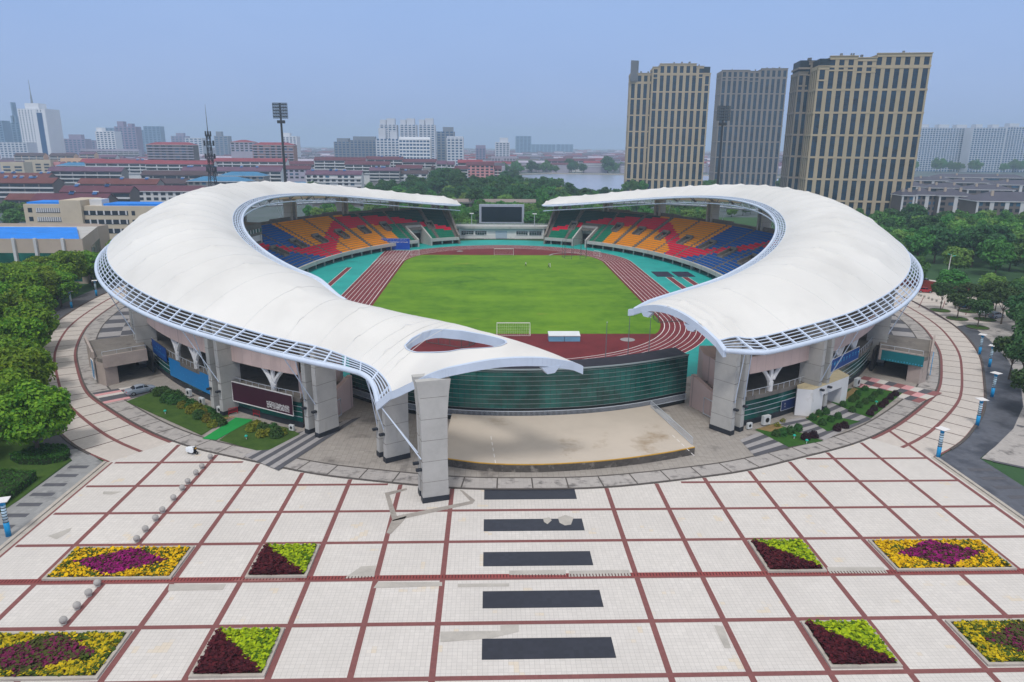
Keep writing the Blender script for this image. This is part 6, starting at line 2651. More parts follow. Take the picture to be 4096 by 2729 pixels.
# park behind the stadium
scatter([(-34, 338), (-12, 336), (-10, 420), (-60, 420), (-110, 400), (-60, 345)], 7.5, 500, ('groveA', 'light', 'groveB'), .75, 1.05, 'fresh green tree close behind the far stand, on the running-lane side of the screen', 'trees by the screen, lane side', 3)
scatter([(16, 336), (40, 338), (75, 345), (120, 400), (60, 420), (14, 420)], 7.5, 500, ('groveA', 'light', 'groveB'), .75, 1.05, 'fresh green tree close behind the far stand, on the jump-runway side of the screen', 'trees by the screen, runway side', 4)
scatter([(-10, 384), (14, 384), (14, 420), (-10, 420)], 6, 60, ('light', 'groveA'), .9, 1.1, 'green tree directly behind the dark video screen', 'trees behind the screen', 6)
scatter([(-76, 440), (-20, 430), (30, 430), (62, 470), (56, 560), (40, 640), (20, 680), (-60, 640), (-98, 560)], 12, 2200, ('dark', 'groveA', 'groveB', 'dark', 'light'), 1.0, 1.3, 'dense tree in the park between the stadium and the lake', 'park trees before the lake', 8, avoid=((-50, -34, 470, 560),))
for px, py, s in ((1005, 404, 1.7), (1018, 401, 1.8), (1034, 399, 1.8), (1048, 406, 1.7), (990, 414, 1.5), (1060, 416, 1.5), (1112, 416, 1.5), (1128, 411, 1.6), (1146, 413, 1.6), (1162, 418, 1.5), (930, 424, 1.3), (960, 420, 1.4)):
 p = gp(px, py + 4, 8 * s)
 plant('dark', p.x, p.y, -.1, s, 'tall dark tree crowning the wooded hill behind the far stand', 'tall trees of the wooded hill')
for px, py, s in ((1212, 430, 1.1), (1232, 426, 1.1), (1250, 424, 1.1), (1268, 423, 1.1), (1284, 424, 1.1), (1225, 438, 1.0), (1243, 438, .9), (1200, 438, 1.1)):
 p = gp(px, py, 4)
 plant(TR.choice(('groveA', 'groveB', 'dark')), p.x, p.y, -.1, s, 'tree on the wooded tongue of land running out into the lake', 'trees on the lake tongue')
scatter([(60, 430), (170, 430), (200, 520), (190, 560), (115, 570), (80, 520), (66, 540)], 11.5, 900, ('groveA', 'groveB', 'light', 'cone'), .75, .95, 'green tree between the jump-runway stand and the first tall tower', 'trees before the first tower', 9)
for i in range(22):
 px = 1300 + i * 6.4
 p = gp(px, 460 - .35 * i + TR.uniform(-2, 3), 0)
 plant(TR.choice(('cone', 'cone', 'groveB', 'dark')), p.x, p.y, -.1, TR.uniform(.5, .75), 'thin tree along the near shore of the lake', 'thin trees along the shore')
# far shore
sh = random.Random(21)
for i in range(44):
 px = 1148 + i * 6.9 + sh.uniform(-3, 3)
 p = gp(px, 397.5 + sh.uniform(-4, 1), 0)
 plant(sh.choice(('groveA', 'groveB', 'dark')), p.x, p.y, -.1, sh.uniform(1.1, 1.7), 'hazy green tree on the far shore of the lake', 'trees on the far shore')
p = gp(1396, 398, 0)
plant('dark', p.x, p.y, 0, 2.2, 'tallest hazy tree on the far shore, pointed, beside the white arched roof')
for i in range(26):
 px = 2098 + i * 10.4
 p = gp(px, 392 + sh.uniform(-3, 6), 0)
 plant(sh.choice(('groveA', 'groveB')), p.x, p.y, -.1, sh.uniform(1.6, 2.4), 'hazy tree of the green belt before the pale high-rises', 'green belt before the high-rises')
for px in (1614, 1620, 1626, 1632, 1640, 1790, 1797, 1803, 1440, 1450, 1462, 1476):
 p = gp(px, 446 if px < 1700 else 436, 0)
 plant('groveB', p.x, p.y, -.1, 1.1, 'tree at the foot of the tall tan towers', 'trees at the feet of the towers')
for px, py, s in ((380, 452, 1), (560, 470, 1), (600, 470, 1), (655, 470, 1.1), (690, 455, 1.1), (720, 448, 1.1), (690, 430, 1), (770, 415, 1.2), (800, 425, 1.2), (842, 418, 1.2), (800, 390, 1.2), (788, 384, 1.2), (1180, 418, 1.3), (1160, 425, 1.2)):
 p = gp(px, py, 0)
 plant(TR.choice(('groveA', 'dark')), p.x, p.y, -.1, s, 'green tree squeezed between the roofs of the old quarter', 'trees among the old roofs')

# shrubs
def shrub_proto(name, fol, r, h, n, size):
 root = thing(name, 'x', 'shrub', (0, 0, -500))
 mb = MB()
 for _ in range(n):
  d = Vector((TR.gauss(0, 1), TR.gauss(0, 1), abs(TR.gauss(0, 1)) * .9 + .05)).normalized()
  q = Vector((d.x * r, d.y * r, .12 + d.z * h)) * TR.uniform(.72, 1.05)
  leaf(mb, q, d + Vector((TR.gauss(0, .4), TR.gauss(0, .4), .3)), size)
 mb.build('foliage', FOL[fol], root)
 s = MB()
 s.tube([(0, 0, -.05), (0, 0, h * .6)], .06, 5)
 for a in (0, 2.1, 4.2):
  s.tube([(0, 0, .1), (r * .5 * math.cos(a), r * .5 * math.sin(a), h * .6)], .03, 4)
 s.build('stem', BARK, root)
 return root


P['ball'] = shrub_proto('round_shrub', 'shrub', .62, .95, 420, .12)
P['purple'] = shrub_proto('round_shrub', 'purple', .62, .92, 420, .12)
P['dry'] = shrub_proto('sparse_shrub', 'gold', .5, .6, 90, .12)
P['bush'] = shrub_proto('bush', 'shrub', .95, 1.15, 420, .17)
P['goldbush'] = shrub_proto('bush', 'gold', .85, 1.05, 360, .17)
Z7 = lambda zx, zy: gp((3100 + zx / 3.923) / SV, (1450 + zy / 3.923) / SV, .17)
lawns = ['lawn nearest the big pylons', 'middle lawn before the white porch', 'large lawn by the pink checked forecourt']
for zx, zy in ((20, 1150), (110, 1148), (235, 1112), (360, 1065)):
 p = Z7(zx, zy)
 plant('ball', p.x, p.y, .15, 1.05, 'clipped round green shrub on the ' + lawns[0], 'green shrubs, nearest lawn')
for zx, zy in ((590, 895), (690, 830), (800, 808), (875, 922), (985, 875), (740, 975)):
 p = Z7(zx, zy)
 plant('ball', p.x, p.y, .15, 1.0, 'clipped round green shrub on the ' + lawns[1], 'green shrubs, middle lawn')
for zx, zy in ((1410, 438), (1295, 518), (1265, 572), (1205, 612), (1505, 604), (1560, 538), (1645, 492), (1410, 645), (1320, 702), (1210, 775), (1065, 685)):
 p = Z7(zx, zy)
 plant('ball', p.x, p.y, .15, .95, 'clipped round green shrub on the ' + lawns[2], 'green shrubs, large lawn')
for (zx, zy), lab in (((480, 1208), 'broader of two dark purple shrubs on the ' + lawns[0]), ((600, 1175), 'taller of two dark purple shrubs on the ' + lawns[0]), ((970, 1068), 'dark purple shrub at the apron edge of the ' + lawns[1]), ((1085, 1018), 'dark purple shrub beside the striped path on the ' + lawns[1])):
 p = Z7(zx, zy)
 plant('purple', p.x, p.y, .15, 1.08, lab)
for zx, zy in ((1725, 650), (1665, 700), (1550, 752), (1490, 824), (1805, 578), (1885, 522)):
 p = Z7(zx, zy)
 plant('purple', p.x, p.y, .15, .95, 'dark purple shrub along the outer side of the ' + lawns[2], 'purple shrubs, large lawn')
for (zx, zy), lab in (((120, 935), 'sparse dry shrub in the bare soil below the air conditioners'), ((35, 1000), 'thin dry shrub in bare soil beside the big pylons')):
 p = Z7(zx, zy)
 plant('dry', p.x, p.y, .15, 1.0, lab)
sb = random.Random(5)
for px, py, k in ((365, 908, 'bush'), (378, 905, 'bush'), (392, 912, 'bush'), (408, 918, 'bush'), (385, 922, 'bush'), (400, 926, 'bush'), (424, 926, 'bush'), (420, 936, 'goldbush'), (442, 936, 'bush'), (440, 948, 'goldbush'), (455, 945, 'goldbush'), (470, 955, 'goldbush'), (458, 960, 'bush'), (482, 952, 'bush'), (478, 968, 'goldbush'), (495, 966, 'bush'), (508, 976, 'bush'), (490, 980, 'goldbush')):
 p = gp(px, py, .17)
 plant(k, p.x, p.y, .15, sb.uniform(.9, 1.2), ('loose green bush' if k == 'bush' else 'yellowish bush') + ' in the row along the mossy lawn by the sky-blue banner', ('green' if k == 'bush' else 'yellowish') + ' bushes by the banner')
for px, py, k in ((577, 990, 'goldbush'), (592, 984, 'goldbush'), (606, 992, 'bush'), (618, 1000, 'goldbush'), (635, 1003, 'bush'), (648, 998, 'goldbush'), (628, 990, 'bush'), (600, 1003, 'goldbush')):
 p = gp(px, py, .17)
 plant(k, p.x, p.y, .15, sb.uniform(.9, 1.15), ('loose green bush' if k == 'bush' else 'yellowish bush') + ' on the small lawn under the maroon billboard', ('green' if k == 'bush' else 'yellowish') + ' bushes under the billboard')


def hedge(label, poly, h, n, size):
 root = thing('hedge', label, 'hedge', (sum(p[0] for p in poly) / len(poly), sum(p[1] for p in poly) / len(poly), 0))
 core = MB()
 core.prism(poly, 0, h * .86)
 wp(core, 'branches', mat('hedge_inside', srgb(40, 58, 28), .95, .2, 2) if 'hedge_inside' not in bpy.data.materials else bpy.data.materials['hedge_inside'], root, root)
 mb = MB()
 xs, ys = [p[0] for p in poly], [p[1] for p in poly]
 k = 0
 while k < n:
  x, y = TR.uniform(min(xs), max(xs)), TR.uniform(min(ys), max(ys))
  if not in_poly(x, y, poly):
   continue
  k += 1
  leaf(mb, Vector((x, y, h * TR.uniform(.84, 1.04))), Vector((TR.gauss(0, .5), TR.gauss(0, .5), 1)), size)
 for (xa, ya), (xb, yb) in zip(poly, poly[1:] + poly[:1]):
  L_ = math.hypot(xb - xa, yb - ya)
  nn = Vector((yb - ya, xa - xb, 0)).normalized()
  cx, cy = sum(xs) / len(xs), sum(ys) / len(ys)
  if nn.dot(Vector(((xa + xb) / 2 - cx, (ya + yb) / 2 - cy, 0))) < 0:
   nn = -nn
  for _ in range(int(L_ * h * 24)):
   t, z = TR.random(), TR.uniform(.02, h)
   leaf(mb, Vector((lerp(xa, xb, t), lerp(ya, yb, t), z)) + nn * TR.uniform(-.06, .1), nn + Vector((TR.gauss(0, .4), TR.gauss(0, .4), TR.gauss(0, .4) + .2)), size)
 wp(mb, 'foliage', FOL['hedge'], root, root)


hedge('long clipped hedge along the grey striped walk at the picture edge', [(-78, 74.0), (-66.0, 66), (-62.0, 66), (-61.2, 74), (-61.6, 83.5), (-68, 84.5), (-78, 84.5)], 1.25, 5200, .16)
hedge('low dark rounded hedge round the trunk of the big tree', [(-68.5, 89.3), (-66.5, 87.9), (-63, 87.7), (-61.1, 88.9), (-61.4, 90.6), (-63.2, 92.4), (-66.5, 92.6)], .95, 2000, .14)
hedge('clipped hedge at the picture edge beside the dark wet paving', [(63, 77.5), (66, 78.5), (74, 77), (74, 66), (63.5, 66)], 1.1, 2600, .16)

# ---------------------------------------------------------------- the town
CR = random.Random(3)
RC = {'maroon': srgb(98, 56, 70), 'brown': srgb(108, 62, 60), 'red': srgb(138, 62, 74), 'plum': srgb(104, 76, 98), 'blue': srgb(62, 126, 168), 'slate': srgb(84, 84, 98), 'dark': srgb(78, 62, 68), 'bright': srgb(20, 132, 232)}
ROOF = {k: mat('roof_' + k, c, .75, .15, .15, dark=tuple(x * .7 for x in c)) for k, c in RC.items()}
WC = {'white': srgb(216, 216, 216), 'cream': srgb(202, 188, 166), 'grey': srgb(140, 138, 138), 'peach': srgb(226, 184, 150), 'pink': srgb(216, 150, 152), 'tan': srgb(188, 172, 158), 'dim': srgb(112, 104, 102), 'lav': srgb(176, 170, 186), 'brick': srgb(168, 128, 118)}
WALL = {k: mat('wall_' + k, c, .85, .08, .08, dirt=(tuple(x * .75 for x in c), .12, .6)) for k, c in WC.items()}
WIN = glass_mat('dark_window', srgb(44, 54, 66), .15)
WINB = glass_mat('blue_window', srgb(56, 92, 120), .12)
PALE = mat('pale_trim', srgb(206, 206, 208), .8, .08, .2)
HEAT = mat('solar_panel', srgb(40, 92, 150), .3, .1, 1)
UNIT = None


def unit_box(name, m):
 mb = MB()
 mb.slab(-.5, .5, -.5, .5, 0, 1)
 return mb, m


def block(label, cx, Y, w, d, eave, ridge, roof, wall, kind='gable', floors=5, bands=3, nwin=0, cat='house', name='row_house', heaters=0, group=None, balcony=True, gcol=None, rot=0):
 """a house along X; kind gable / hip / flat; bands = rows of glazing shown below the eave"""
 root = thing(name, label, cat, (cx, Y, 0), R(rot), group)
 hw, hd = w / 2, d / 2
 wl = MB()
 wl.slab(-hw, hw, -hd, hd, -.2, eave)
 if kind == 'gable':
  for s in (-1, 1):
   x0, x1 = (hw - .3, hw) if s > 0 else (-hw, -hw + .3)
   vs = [(x0, -hd, eave), (x1, -hd, eave), (x1, hd, eave), (x0, hd, eave), (x0, 0, ridge - .1), (x1, 0, ridge - .1)]
   wl.add(vs, [(0, 1, 5, 4), (2, 3, 4, 5), (0, 4, 3), (1, 2, 5)])
 wobj = wl.build('wall', WALL[wall], root)
 rf = MB()
 o = .6
 if kind == 'gable':
  for s in (-1, 1):
   a = [(-hw - .3, s * (hd + o), eave - .25), (hw + .3, s * (hd + o), eave - .25), (hw + .3, 0, ridge), (-hw - .3, 0, ridge)]
   b = [(x, y, z + .3) for x, y, z in a]
   q = a + b
   if s > 0:
    q = [a[1], a[0], a[3], a[2], b[1], b[0], b[3], b[2]]
   rf.hexa(q)
  robj = rf.build('roof', ROOF[roof], root)
 elif kind == 'hip':
  hx = max(.5, hw - hd * 1.1)
  vs = [(-hw - o, -hd - o, eave), (hw + o, -hd - o, eave), (hw + o, hd + o, eave), (-hw - o, hd + o, eave), (-hx, 0, ridge), (hx, 0, ridge)]
  rf.add(vs, [(0, 1, 5, 4), (1, 2, 5), (2, 3, 4, 5), (3, 0, 4), (3, 2, 1, 0)])
  robj = rf.build('roof', ROOF[roof], root)
  ev = MB()
  ev.slab(-hw - o - .1, hw + o + .1, -hd - o - .1, hd + o + .1, eave - .45, eave - .02)
  ev.build('eave', PALE, root)
 else:
  rf.slab(-hw + .4, hw - .4, -hd + .4, hd - .4, eave, eave + .15)
  robj = rf.build('roof', ROOF[roof], root)
  pr = MB()
  for x0, x1, y0, y1 in ((-hw, hw, -hd, -hd + .4), (-hw, hw, hd - .4, hd), (-hw, -hw + .4, -hd + .4, hd - .4), (hw - .4, hw, -hd + .4, hd - .4)):
   pr.slab(x0, x1, y0, y1, eave - .01, ridge)
  pr.build('parapet', WALL[wall], root)
 fh = 3.0
 for k in range(bands):
  z1 = eave - .75 - k * fh
  z0 = z1 - 1.75
  if z0 < .5:
   break
  if nwin:
   for i in range(nwin):
    if CR.random() < .05:
     continue
    x = -hw + w * (i + .5) / nwin
    ww = w / nwin * .62
    win_part(root, x, -hd - .02, z0, ww, 1.75, WIN if CR.random() < .75 else WINB)
  else:
   b = MB()
   n_ = max(2, int(w / 9))
   for i in range(n_):
    x0, x1 = -hw + w * i / n_ + .5, -hw + w * (i + 1) / n_ - .5
    b.slab(x0, x1, -hd - .06, -hd + .02, z0, z1)
   b.build('glazing_band', WIN, root)
  if balcony:
   b = MB()
   b.slab(-hw + .2, hw - .2, -hd - .9, -hd - .02, z0 - 1.05, z0 - .1)
   b.build('balcony', PALE if gcol is None else WALL[gcol], root)
 for i in range(heaters):
  x = CR.uniform(-hw + 2, hw - 2)
  h = MB()
  t = .25 if kind == 'gable' else 0
  zr = ridge + .35
  h.hexa([(x - 1.1, -1.6, zr - .5), (x + 1.1, -1.6, zr - .5), (x + 1.1, .2, zr + .7), (x - 1.1, .2, zr + .7), (x - 1.1, -1.6, zr - .4), (x + 1.1, -1.6, zr - .4), (x + 1.1, .2, zr + .8), (x - 1.1, .2, zr + .8)])
  h.build('solar_heater', HEAT, robj)
  h = MB()
  h.slab(x - 1.3, x + 1.3, .1, .6, zr + .55, zr + 1.05)
  h.build('water_tank', M['white'], robj)
 return root


_win = {}


def win_part(root, x, y, z, w, h, m, name='window'):
 key = m.name
 if key not in _win:
  mb = MB()
  mb.slab(-.5, .5, -.05, .05, 0, 1)
  o = mb.build(name, m, root)
  _win[key] = o
 else:
  o = child(name, _win[key], root)
 o.location = (x, y, z)
 o.scale = (w, 1, h)
 return o


def put(x0, x1, yr, Hr, eave=None, d=11, **kw):
 """place a house from its surveyed ridge line (source sheet px) and its ridge height"""
 Yk = kw.pop('Y', None)
 c = gp((x0 + x1) / 2 / SV, yr / SV, Hr) if not Yk else at_y((x0 + x1) / 2 / SV, yr / SV, Yk)
 Hr = c.z
 A, B = at_y(x0 / SV, yr / SV, c.y), at_y(x1 / SV, yr / SV, c.y)
 e = eave if eave is not None else Hr - 3
 return block(kw.pop('label'), c.x, c.y + (0 if kw.get('kind', 'gable') != 'flat' else d / 2), abs(B.x - A.x), d, e, Hr, **kw)


T = [
dict(x0=0, x1=232, yr=712, Hr=17, roof='brown', wall='dim', heaters=6, d=13, label='long brown-roofed brick block with solar heaters at the picture edge'),
dict(x0=0, x1=208, yr=693, Hr=17, roof='brown', wall='dim', heaters=5, label='brown-roofed block just behind the long brick one, row of blue heaters on its ridge'),
dict(x0=40, x1=150, yr=776, Hr=10, roof='brown', wall='dim', bands=2, label='low brown-roofed house with a pale gable beside the school block'),
dict(x0=150, x1=442, yr=776, Hr=16, roof='maroon', wall='dim', heaters=3, d=12, label='maroon-roofed block directly behind the cream school, three heaters'),
dict(x0=258, x1=535, yr=745, Hr=16.5, roof='maroon', wall='dim', heaters=3, label='maroon-roofed brick block with a glass balcony, behind the one at the school'),
dict(x0=325, x1=640, yr=716, Hr=17, roof='brown', wall='grey', heaters=2, label='orange-brown roofed long block with a white gable'),
dict(x0=203, x1=498, yr=669, Hr=20.5, roof='plum', wall='grey', label='plum-roofed block with white balcony bands, behind the orange-brown roof'),
dict(x0=350, x1=655, yr=640, Hr=24, roof='red', wall='white', heaters=2, label='red-roofed terrace with white framed dormers, nearest the cream block'),
dict(x0=590, x1=860, yr=643, Hr=24, roof='red', wall='white', label='red-roofed terrace with white framed dormers, just behind the lattice mast'),
dict(x0=862, x1=1150, yr=634, Hr=25, roof='red', wall='white', label='red-roofed terrace with white framed dormers, in front of the twin red apartment'),
dict(x0=575, x1=858, yr=684, Hr=19, roof='dark', wall='grey', label='dark-roofed long block with dark glazing beside the lattice mast'),
dict(x0=735, x1=1130, yr=669, Hr=20.5, roof='plum', wall='white', heaters=5, bands=4, label='plum-roofed block ending in a white gable beside the floodlight mast'),
dict(x0=640, x1=755, yr=716, Hr=15, roof='dark', wall='grey', heaters=1, label='dark-roofed house with a grey gable in front of the blue hip roofs'),
dict(x0=885, x1=1065, yr=687, Hr=18, kind='hip', roof='blue', wall='grey', d=15, balcony=False, nwin=7, bands=3, label='blue hip-roofed grey building behind its twin, near the floodlight mast'),
dict(x0=765, x1=1000, yr=706, Hr=17, kind='hip', roof='blue', wall='grey', d=16, balcony=False, nwin=9, bands=3, label='blue hip-roofed grey building nearest the roof of the stadium'),
dict(x0=1150, x1=1250, yr=727, Hr=9, kind='hip', roof='blue', wall='dim', d=12, balcony=False, bands=1, label='small blue pyramid-roofed pavilion beside the white apartment block'),
dict(x0=480, x1=860, yr=742, Hr=15, kind='hip', roof='maroon', wall='white', d=15, balcony=False, nwin=13, bands=3, label='white office block under a broad maroon hip roof beside the stadium'),
dict(x0=1228, x1=1450, yr=683, Hr=19, roof='plum', wall='white', heaters=5, bands=5, nwin=9, d=12, label='white five-storey apartment block with a plum roof and tall white gable'),
dict(x0=1030, x1=1245, yr=663, Hr=20, roof='maroon', wall='lav', bands=3, nwin=10, balcony=False, label='maroon-roofed school-like block with rows of small windows behind the floodlight mast'),
dict(x0=1255, x1=1445, yr=768, Hr=9, roof='brown', wall='dim', bands=1, label='low terracotta roof just over the edge of the stadium canopy'),
dict(x0=1090, x1=1340, yr=646, Hr=22, roof='maroon', wall='white', label='maroon-roofed terrace with a white stepped gable, behind the white apartment block'),
dict(x0=1382, x1=1560, yr=646, Hr=23, roof='maroon', wall='white', label='maroon-roofed long terrace with white end wall, left of the hill trees'),
dict(x0=1260, x1=1465, yr=630, Hr=26.5, roof='maroon', wall='white', label='maroon-roofed terrace in front of the grey mid-rise, white gable'),
dict(x0=1466, x1=1612, yr=627, Hr=27, roof='maroon', wall='white', heaters=2, label='maroon-roofed terrace in front of the white grid slab, on its near end'),
dict(x0=1612, x1=1745, yr=637, Hr=25, roof='maroon', wall='white', label='maroon-roofed terrace ending in a tall white gable, before the dark twin towers'),
dict(x0=1748, x1=1786, yr=644, Hr=24, roof='plum', wall='white', label='short plum-roofed house with an arched white gable, first of two'),
dict(x0=1790, x1=1818, yr=646, Hr=23.5, roof='plum', wall='white', label='short plum-roofed house with a small white gable, second of two'),
dict(x0=1585, x1=1690, yr=661, Hr=20, roof='maroon', wall='white', bands=2, label='low maroon roof with white verge in front of the terraces'),
dict(x0=1600, x1=1765, yr=674, Hr=16, kind='flat', roof='blue', wall='grey', bands=2, label='flat blue-grey roofed market building behind the hill trees'),
dict(x0=1502, x1=1712, yr=682, Hr=15, roof='dark', wall='white', bands=2, nwin=7, heaters=4, label='low white house with a long dark roof at the edge of the hill trees'),
dict(x0=1480, x1=1600, yr=670, Hr=18, roof='plum', wall='grey', heaters=3, label='plum-roofed house with roof heaters behind the low white house'),
dict(x0=1790, x1=1872, yr=664, Hr=19, roof='maroon', wall='white', label='maroon-roofed house just left of the pink apartments'),
dict(x0=1832, x1=1930, yr=640, Hr=24, roof='red', wall='grey', label='red-roofed block behind the pink apartments'),
dict(x0=1866, x1=1976, yr=649, Hr=22, roof='maroon', wall='pink', bands=5, nwin=6, balcony=False, d=13, label='pink apartment block with two pointed gables beside the lake park'),
dict(x0=1977, x1=2006, yr=664, Hr=18, roof='maroon', wall='pink', bands=3, label='low pink annexe at the lake end of the pink apartments'),
dict(x0=1842, x1=1894, yr=685, Hr=11, kind='hip', roof='blue', wall='white', d=11, bands=2, nwin=3, balcony=False, label='small white house with a blue hip roof among the hill trees'),
dict(x0=1880, x1=1918, yr=720, Hr=5, roof='plum', wall='white', bands=1, label='tiny pinkish roof deep in the hill trees'),
dict(x0=98, x1=200, yr=640, Hr=22, kind='flat', roof='slate', wall='cream', bands=4, nwin=3, balcony=False, d=14, label='cream block with few small windows behind the brown roofs'),
dict(x0=0, x1=92, yr=649, Hr=21, kind='flat', roof='slate', wall='cream', bands=4, nwin=2, balcony=False, d=14, label='cream block with wide dark windows at the picture edge'),
dict(x0=65, x1=182, yr=613, Hr=25, roof='dark', wall='peach', label='dark-roofed house with a peach gable below the white tower'),
dict(x0=205, x1=303, yr=614, Hr=25, roof='dark', wall='peach', label='dark-roofed house with a peach gable right of the white tower'),
dict(x0=324, x1=384, yr=608, Hr=26, roof='plum', wall='peach', label='short house with a bright peach gable, right of the two peach houses'),
dict(x0=240, x1=330, yr=633, Hr=22, kind='flat', roof='slate', wall='peach', bands=3, nwin=4, balcony=False, label='orange-peach balconied block in front of the peach gables'),
dict(x0=200, x1=240, yr=648, Hr=20, kind='flat', roof='red', wall='pink', bands=2, nwin=2, balcony=False, label='small pink block beside the orange-peach one'),
dict(x0=330, x1=420, yr=636, Hr=23, roof='red', wall='grey', label='low salmon-red roof before the long hazy shed'),
dict(x0=240, x1=370, yr=650, Hr=20, kind='hip', roof='blue', wall='grey', d=16, label='low blue roof between plum and red terraces'),
dict(x0=320, x1=555, yr=597, Hr=28, kind='flat', roof='slate', wall='lav', bands=3, label='long hazy flat shed with white end below the purple towers'),
dict(x0=410, x1=470, yr=620, Hr=23, roof='plum', wall='white', label='plum-roofed hazy house with white verge'),
dict(Y=880, x0=595, x1=782, yr=569, Hr=40, kind='hip', roof='red', wall='dim', d=15, bands=6, nwin=7, balcony=True, gcol='lav', name='apartment_block', cat='apartment block', label='red hip-roofed apartment block with white framed bays, beside the lattice mast'),
dict(Y=880, x0=1015, x1=1180, yr=570, Hr=40, kind='hip', roof='red', wall='brick', d=15, bands=6, nwin=7, balcony=True, gcol='lav', name='apartment_block', cat='apartment block', label='red hip-roofed apartment block with a brick end, behind the floodlight mast'),
dict(Y=1000, x0=930, x1=1020, yr=560, Hr=44, kind='hip', roof='red', wall='lav', d=20, bands=4, nwin=5, balcony=False, name='arched_building', cat='building', label='pale hall with tall arched windows under a red roof'),
dict(x0=1966, x1=2062, yr=626, Hr=22, kind='flat', roof='slate', wall='lav', bands=3, nwin=8, balcony=False, d=20, label='white flat-roofed block with a turquoise hoarding by the lake'),
dict(x0=2064, x1=2156, yr=637, Hr=18, kind='flat', roof='slate', wall='grey', bands=2, d=20, label='grey glazed low building on the lake shore'),
dict(x0=2290, x1=2380, yr=636, Hr=20, roof='maroon', wall='white', bands=3, label='maroon-roofed white terrace above the far shore trees'),
dict(x0=2180, x1=2280, yr=637, Hr=19, roof='maroon', wall='lav', bands=2, label='hazy maroon-roofed house above the far shore trees'),
]
for t in T:
 t = dict(t)
 yr, Hr = t.pop('yr'), t.pop('Hr')
 put(t.pop('x0'), t.pop('x1'), yr, Hr, **t)
# arched blue and white hall on the far shore
p = gp(1406, 385, 0)
root = thing('arched_hall', 'white arched roof beside a bright blue roof across the lake', 'hall', (p.x, p.y, 0))
m_ = MB()
pts = [(26 * math.cos(math.pi * k / 12), 13 * math.sin(math.pi * k / 12)) for k in range(13)]
for (xa, za), (xb, zb) in zip(pts, pts[1:]):
 m_.face([(xa + 22, -15, za + 1), (xa + 22, 15, za + 1), (xb + 22, 15, zb + 1), (xb + 22, -15, zb + 1)])
m_.build('arched_roof', M['white'], root)
m_ = MB()
m_.slab(-40, 8, -12, 12, 9, 12)
m_.build('blue_roof', ROOF['bright'], root)
m_ = MB()
m_.slab(-38, 46, -11, 11, 0, 9)
m_.build('wall', WALL['lav'], root)
# pagoda on the hill
p = gp(1733 / SV, 735 / SV, 6)
root = thing('pagoda', 'dark tiered pagoda rising from the hill trees', 'pagoda', (p.x, p.y, 0))
b_ = MB()
for k in range(5):
 r0 = 4.6 - .55 * k
 b_.lathe((0, 0, 6 + k * 3.1), [(r0 * .7, 0), (r0 * .7, 2.3)], 8)
b_.build('storeys', WALL['dim'], root)
for k in range(5):
 r0 = 4.6 - .55 * k
 b_ = MB()
 b_.lathe((0, 0, 6 + k * 3.1), [(r0 * 1.12, 2.1), (r0 * 1.1, 2.25), (r0 * .75, 2.9), (r0 * .5, 3.3)], 8)
 b_.build('roof', ROOF['dark'], root)
b_ = MB()
b_.tube([(0, 0, 21), (0, 0, 25.5)], [.5, .08], 6)
b_.build('spire', ROOF['dark'], root)
b_ = MB()
b_.lathe((0, 0, -.2), [(9, 0), (7, 4), (5, 6.2)], 10)
b_.build('mound', M['concrete_d'], root)

# ---- cream school block and the tan hall with the bright blue roof
def slabbox(name, m, root, *boxes):
 mb = MB()
 for b in boxes:
  mb.slab(*b)
 return wp(mb, name, m, root, root)


Ys = 300
L_, R_ = at_y(387 / SV + 0, 850 / SV, Ys), at_y(1000 / SV, 850 / SV, Ys)
sx = lambda px: at_y(px / SV, 850 / SV, Ys).x
sz = lambda py, px=700: at_y(px / SV, py / SV, Ys).z
root = thing('school_block', 'cream school block with ribbon windows and a bright blue roof edge', 'school', (sx(350), Ys, 0))
z_top, z_low = sz(803), sz(822)
slabbox('wall', WALL['cream'], root, (sx(97), sx(250), Ys, Ys + 14, -.2, sz(820)), (sx(250.5), sx(335), Ys - 1.5, Ys + 15, -.2, z_top), (sx(335.5), sx(640), Ys, Ys + 14, -.2, sz(826)))
slabbox('stair_tower', WALL['white'], root, (sx(353), sx(402), Ys + 2, Ys + 8, sz(826), sz(801)))
slabbox('blue_roof_edge', ROOF['bright'], root, (sx(103), sx(249), Ys + 1.5, Ys + 13, sz(820), sz(813)), (sx(410), sx(640), Ys + 1.5, Ys + 13, sz(826), sz(818)))
for x0, x1, y0, y1 in ((145, 264, 835, 854), (145, 264, 871, 890), (145, 264, 907, 926), (335.5, 512, 845, 863), (335.5, 512, 880, 899), (335.5, 512, 916, 935)):
 f = MB()
 off = 0 if x0 < 250 else .02
 f.slab(sx(x0), sx(min(x1, 249 if x0 < 250 else x1)), Ys - .06, Ys, sz(y1), sz(y0))
 w_ = wp(f, 'window', WIN, root, root)
 f = MB()
 n_ = 12
 for k in range(n_):
  xx = lerp(sx(x0), sx(min(x1, 249 if x0 < 250 else x1)), (k + .5) / n_)
  if k % 2 or x0 < 250:
   f.slab(xx - .28, xx + .28, Ys - .25, Ys - .07, sz(y1) + .2, sz(y0))
 wp(f, 'window_pier', PALE, w_, root)
for x0, x1 in ((113, 130), (526, 540)):
 for y0, y1 in ((835, 853), (870, 888)):
  dy = 0 if x0 < 200 else 10
  f = MB()
  f.slab(sx(x0), sx(x1), Ys - .05, Ys, sz(y1 + dy), sz(y0 + dy))
  wp(f, 'window', WIN, root, root)

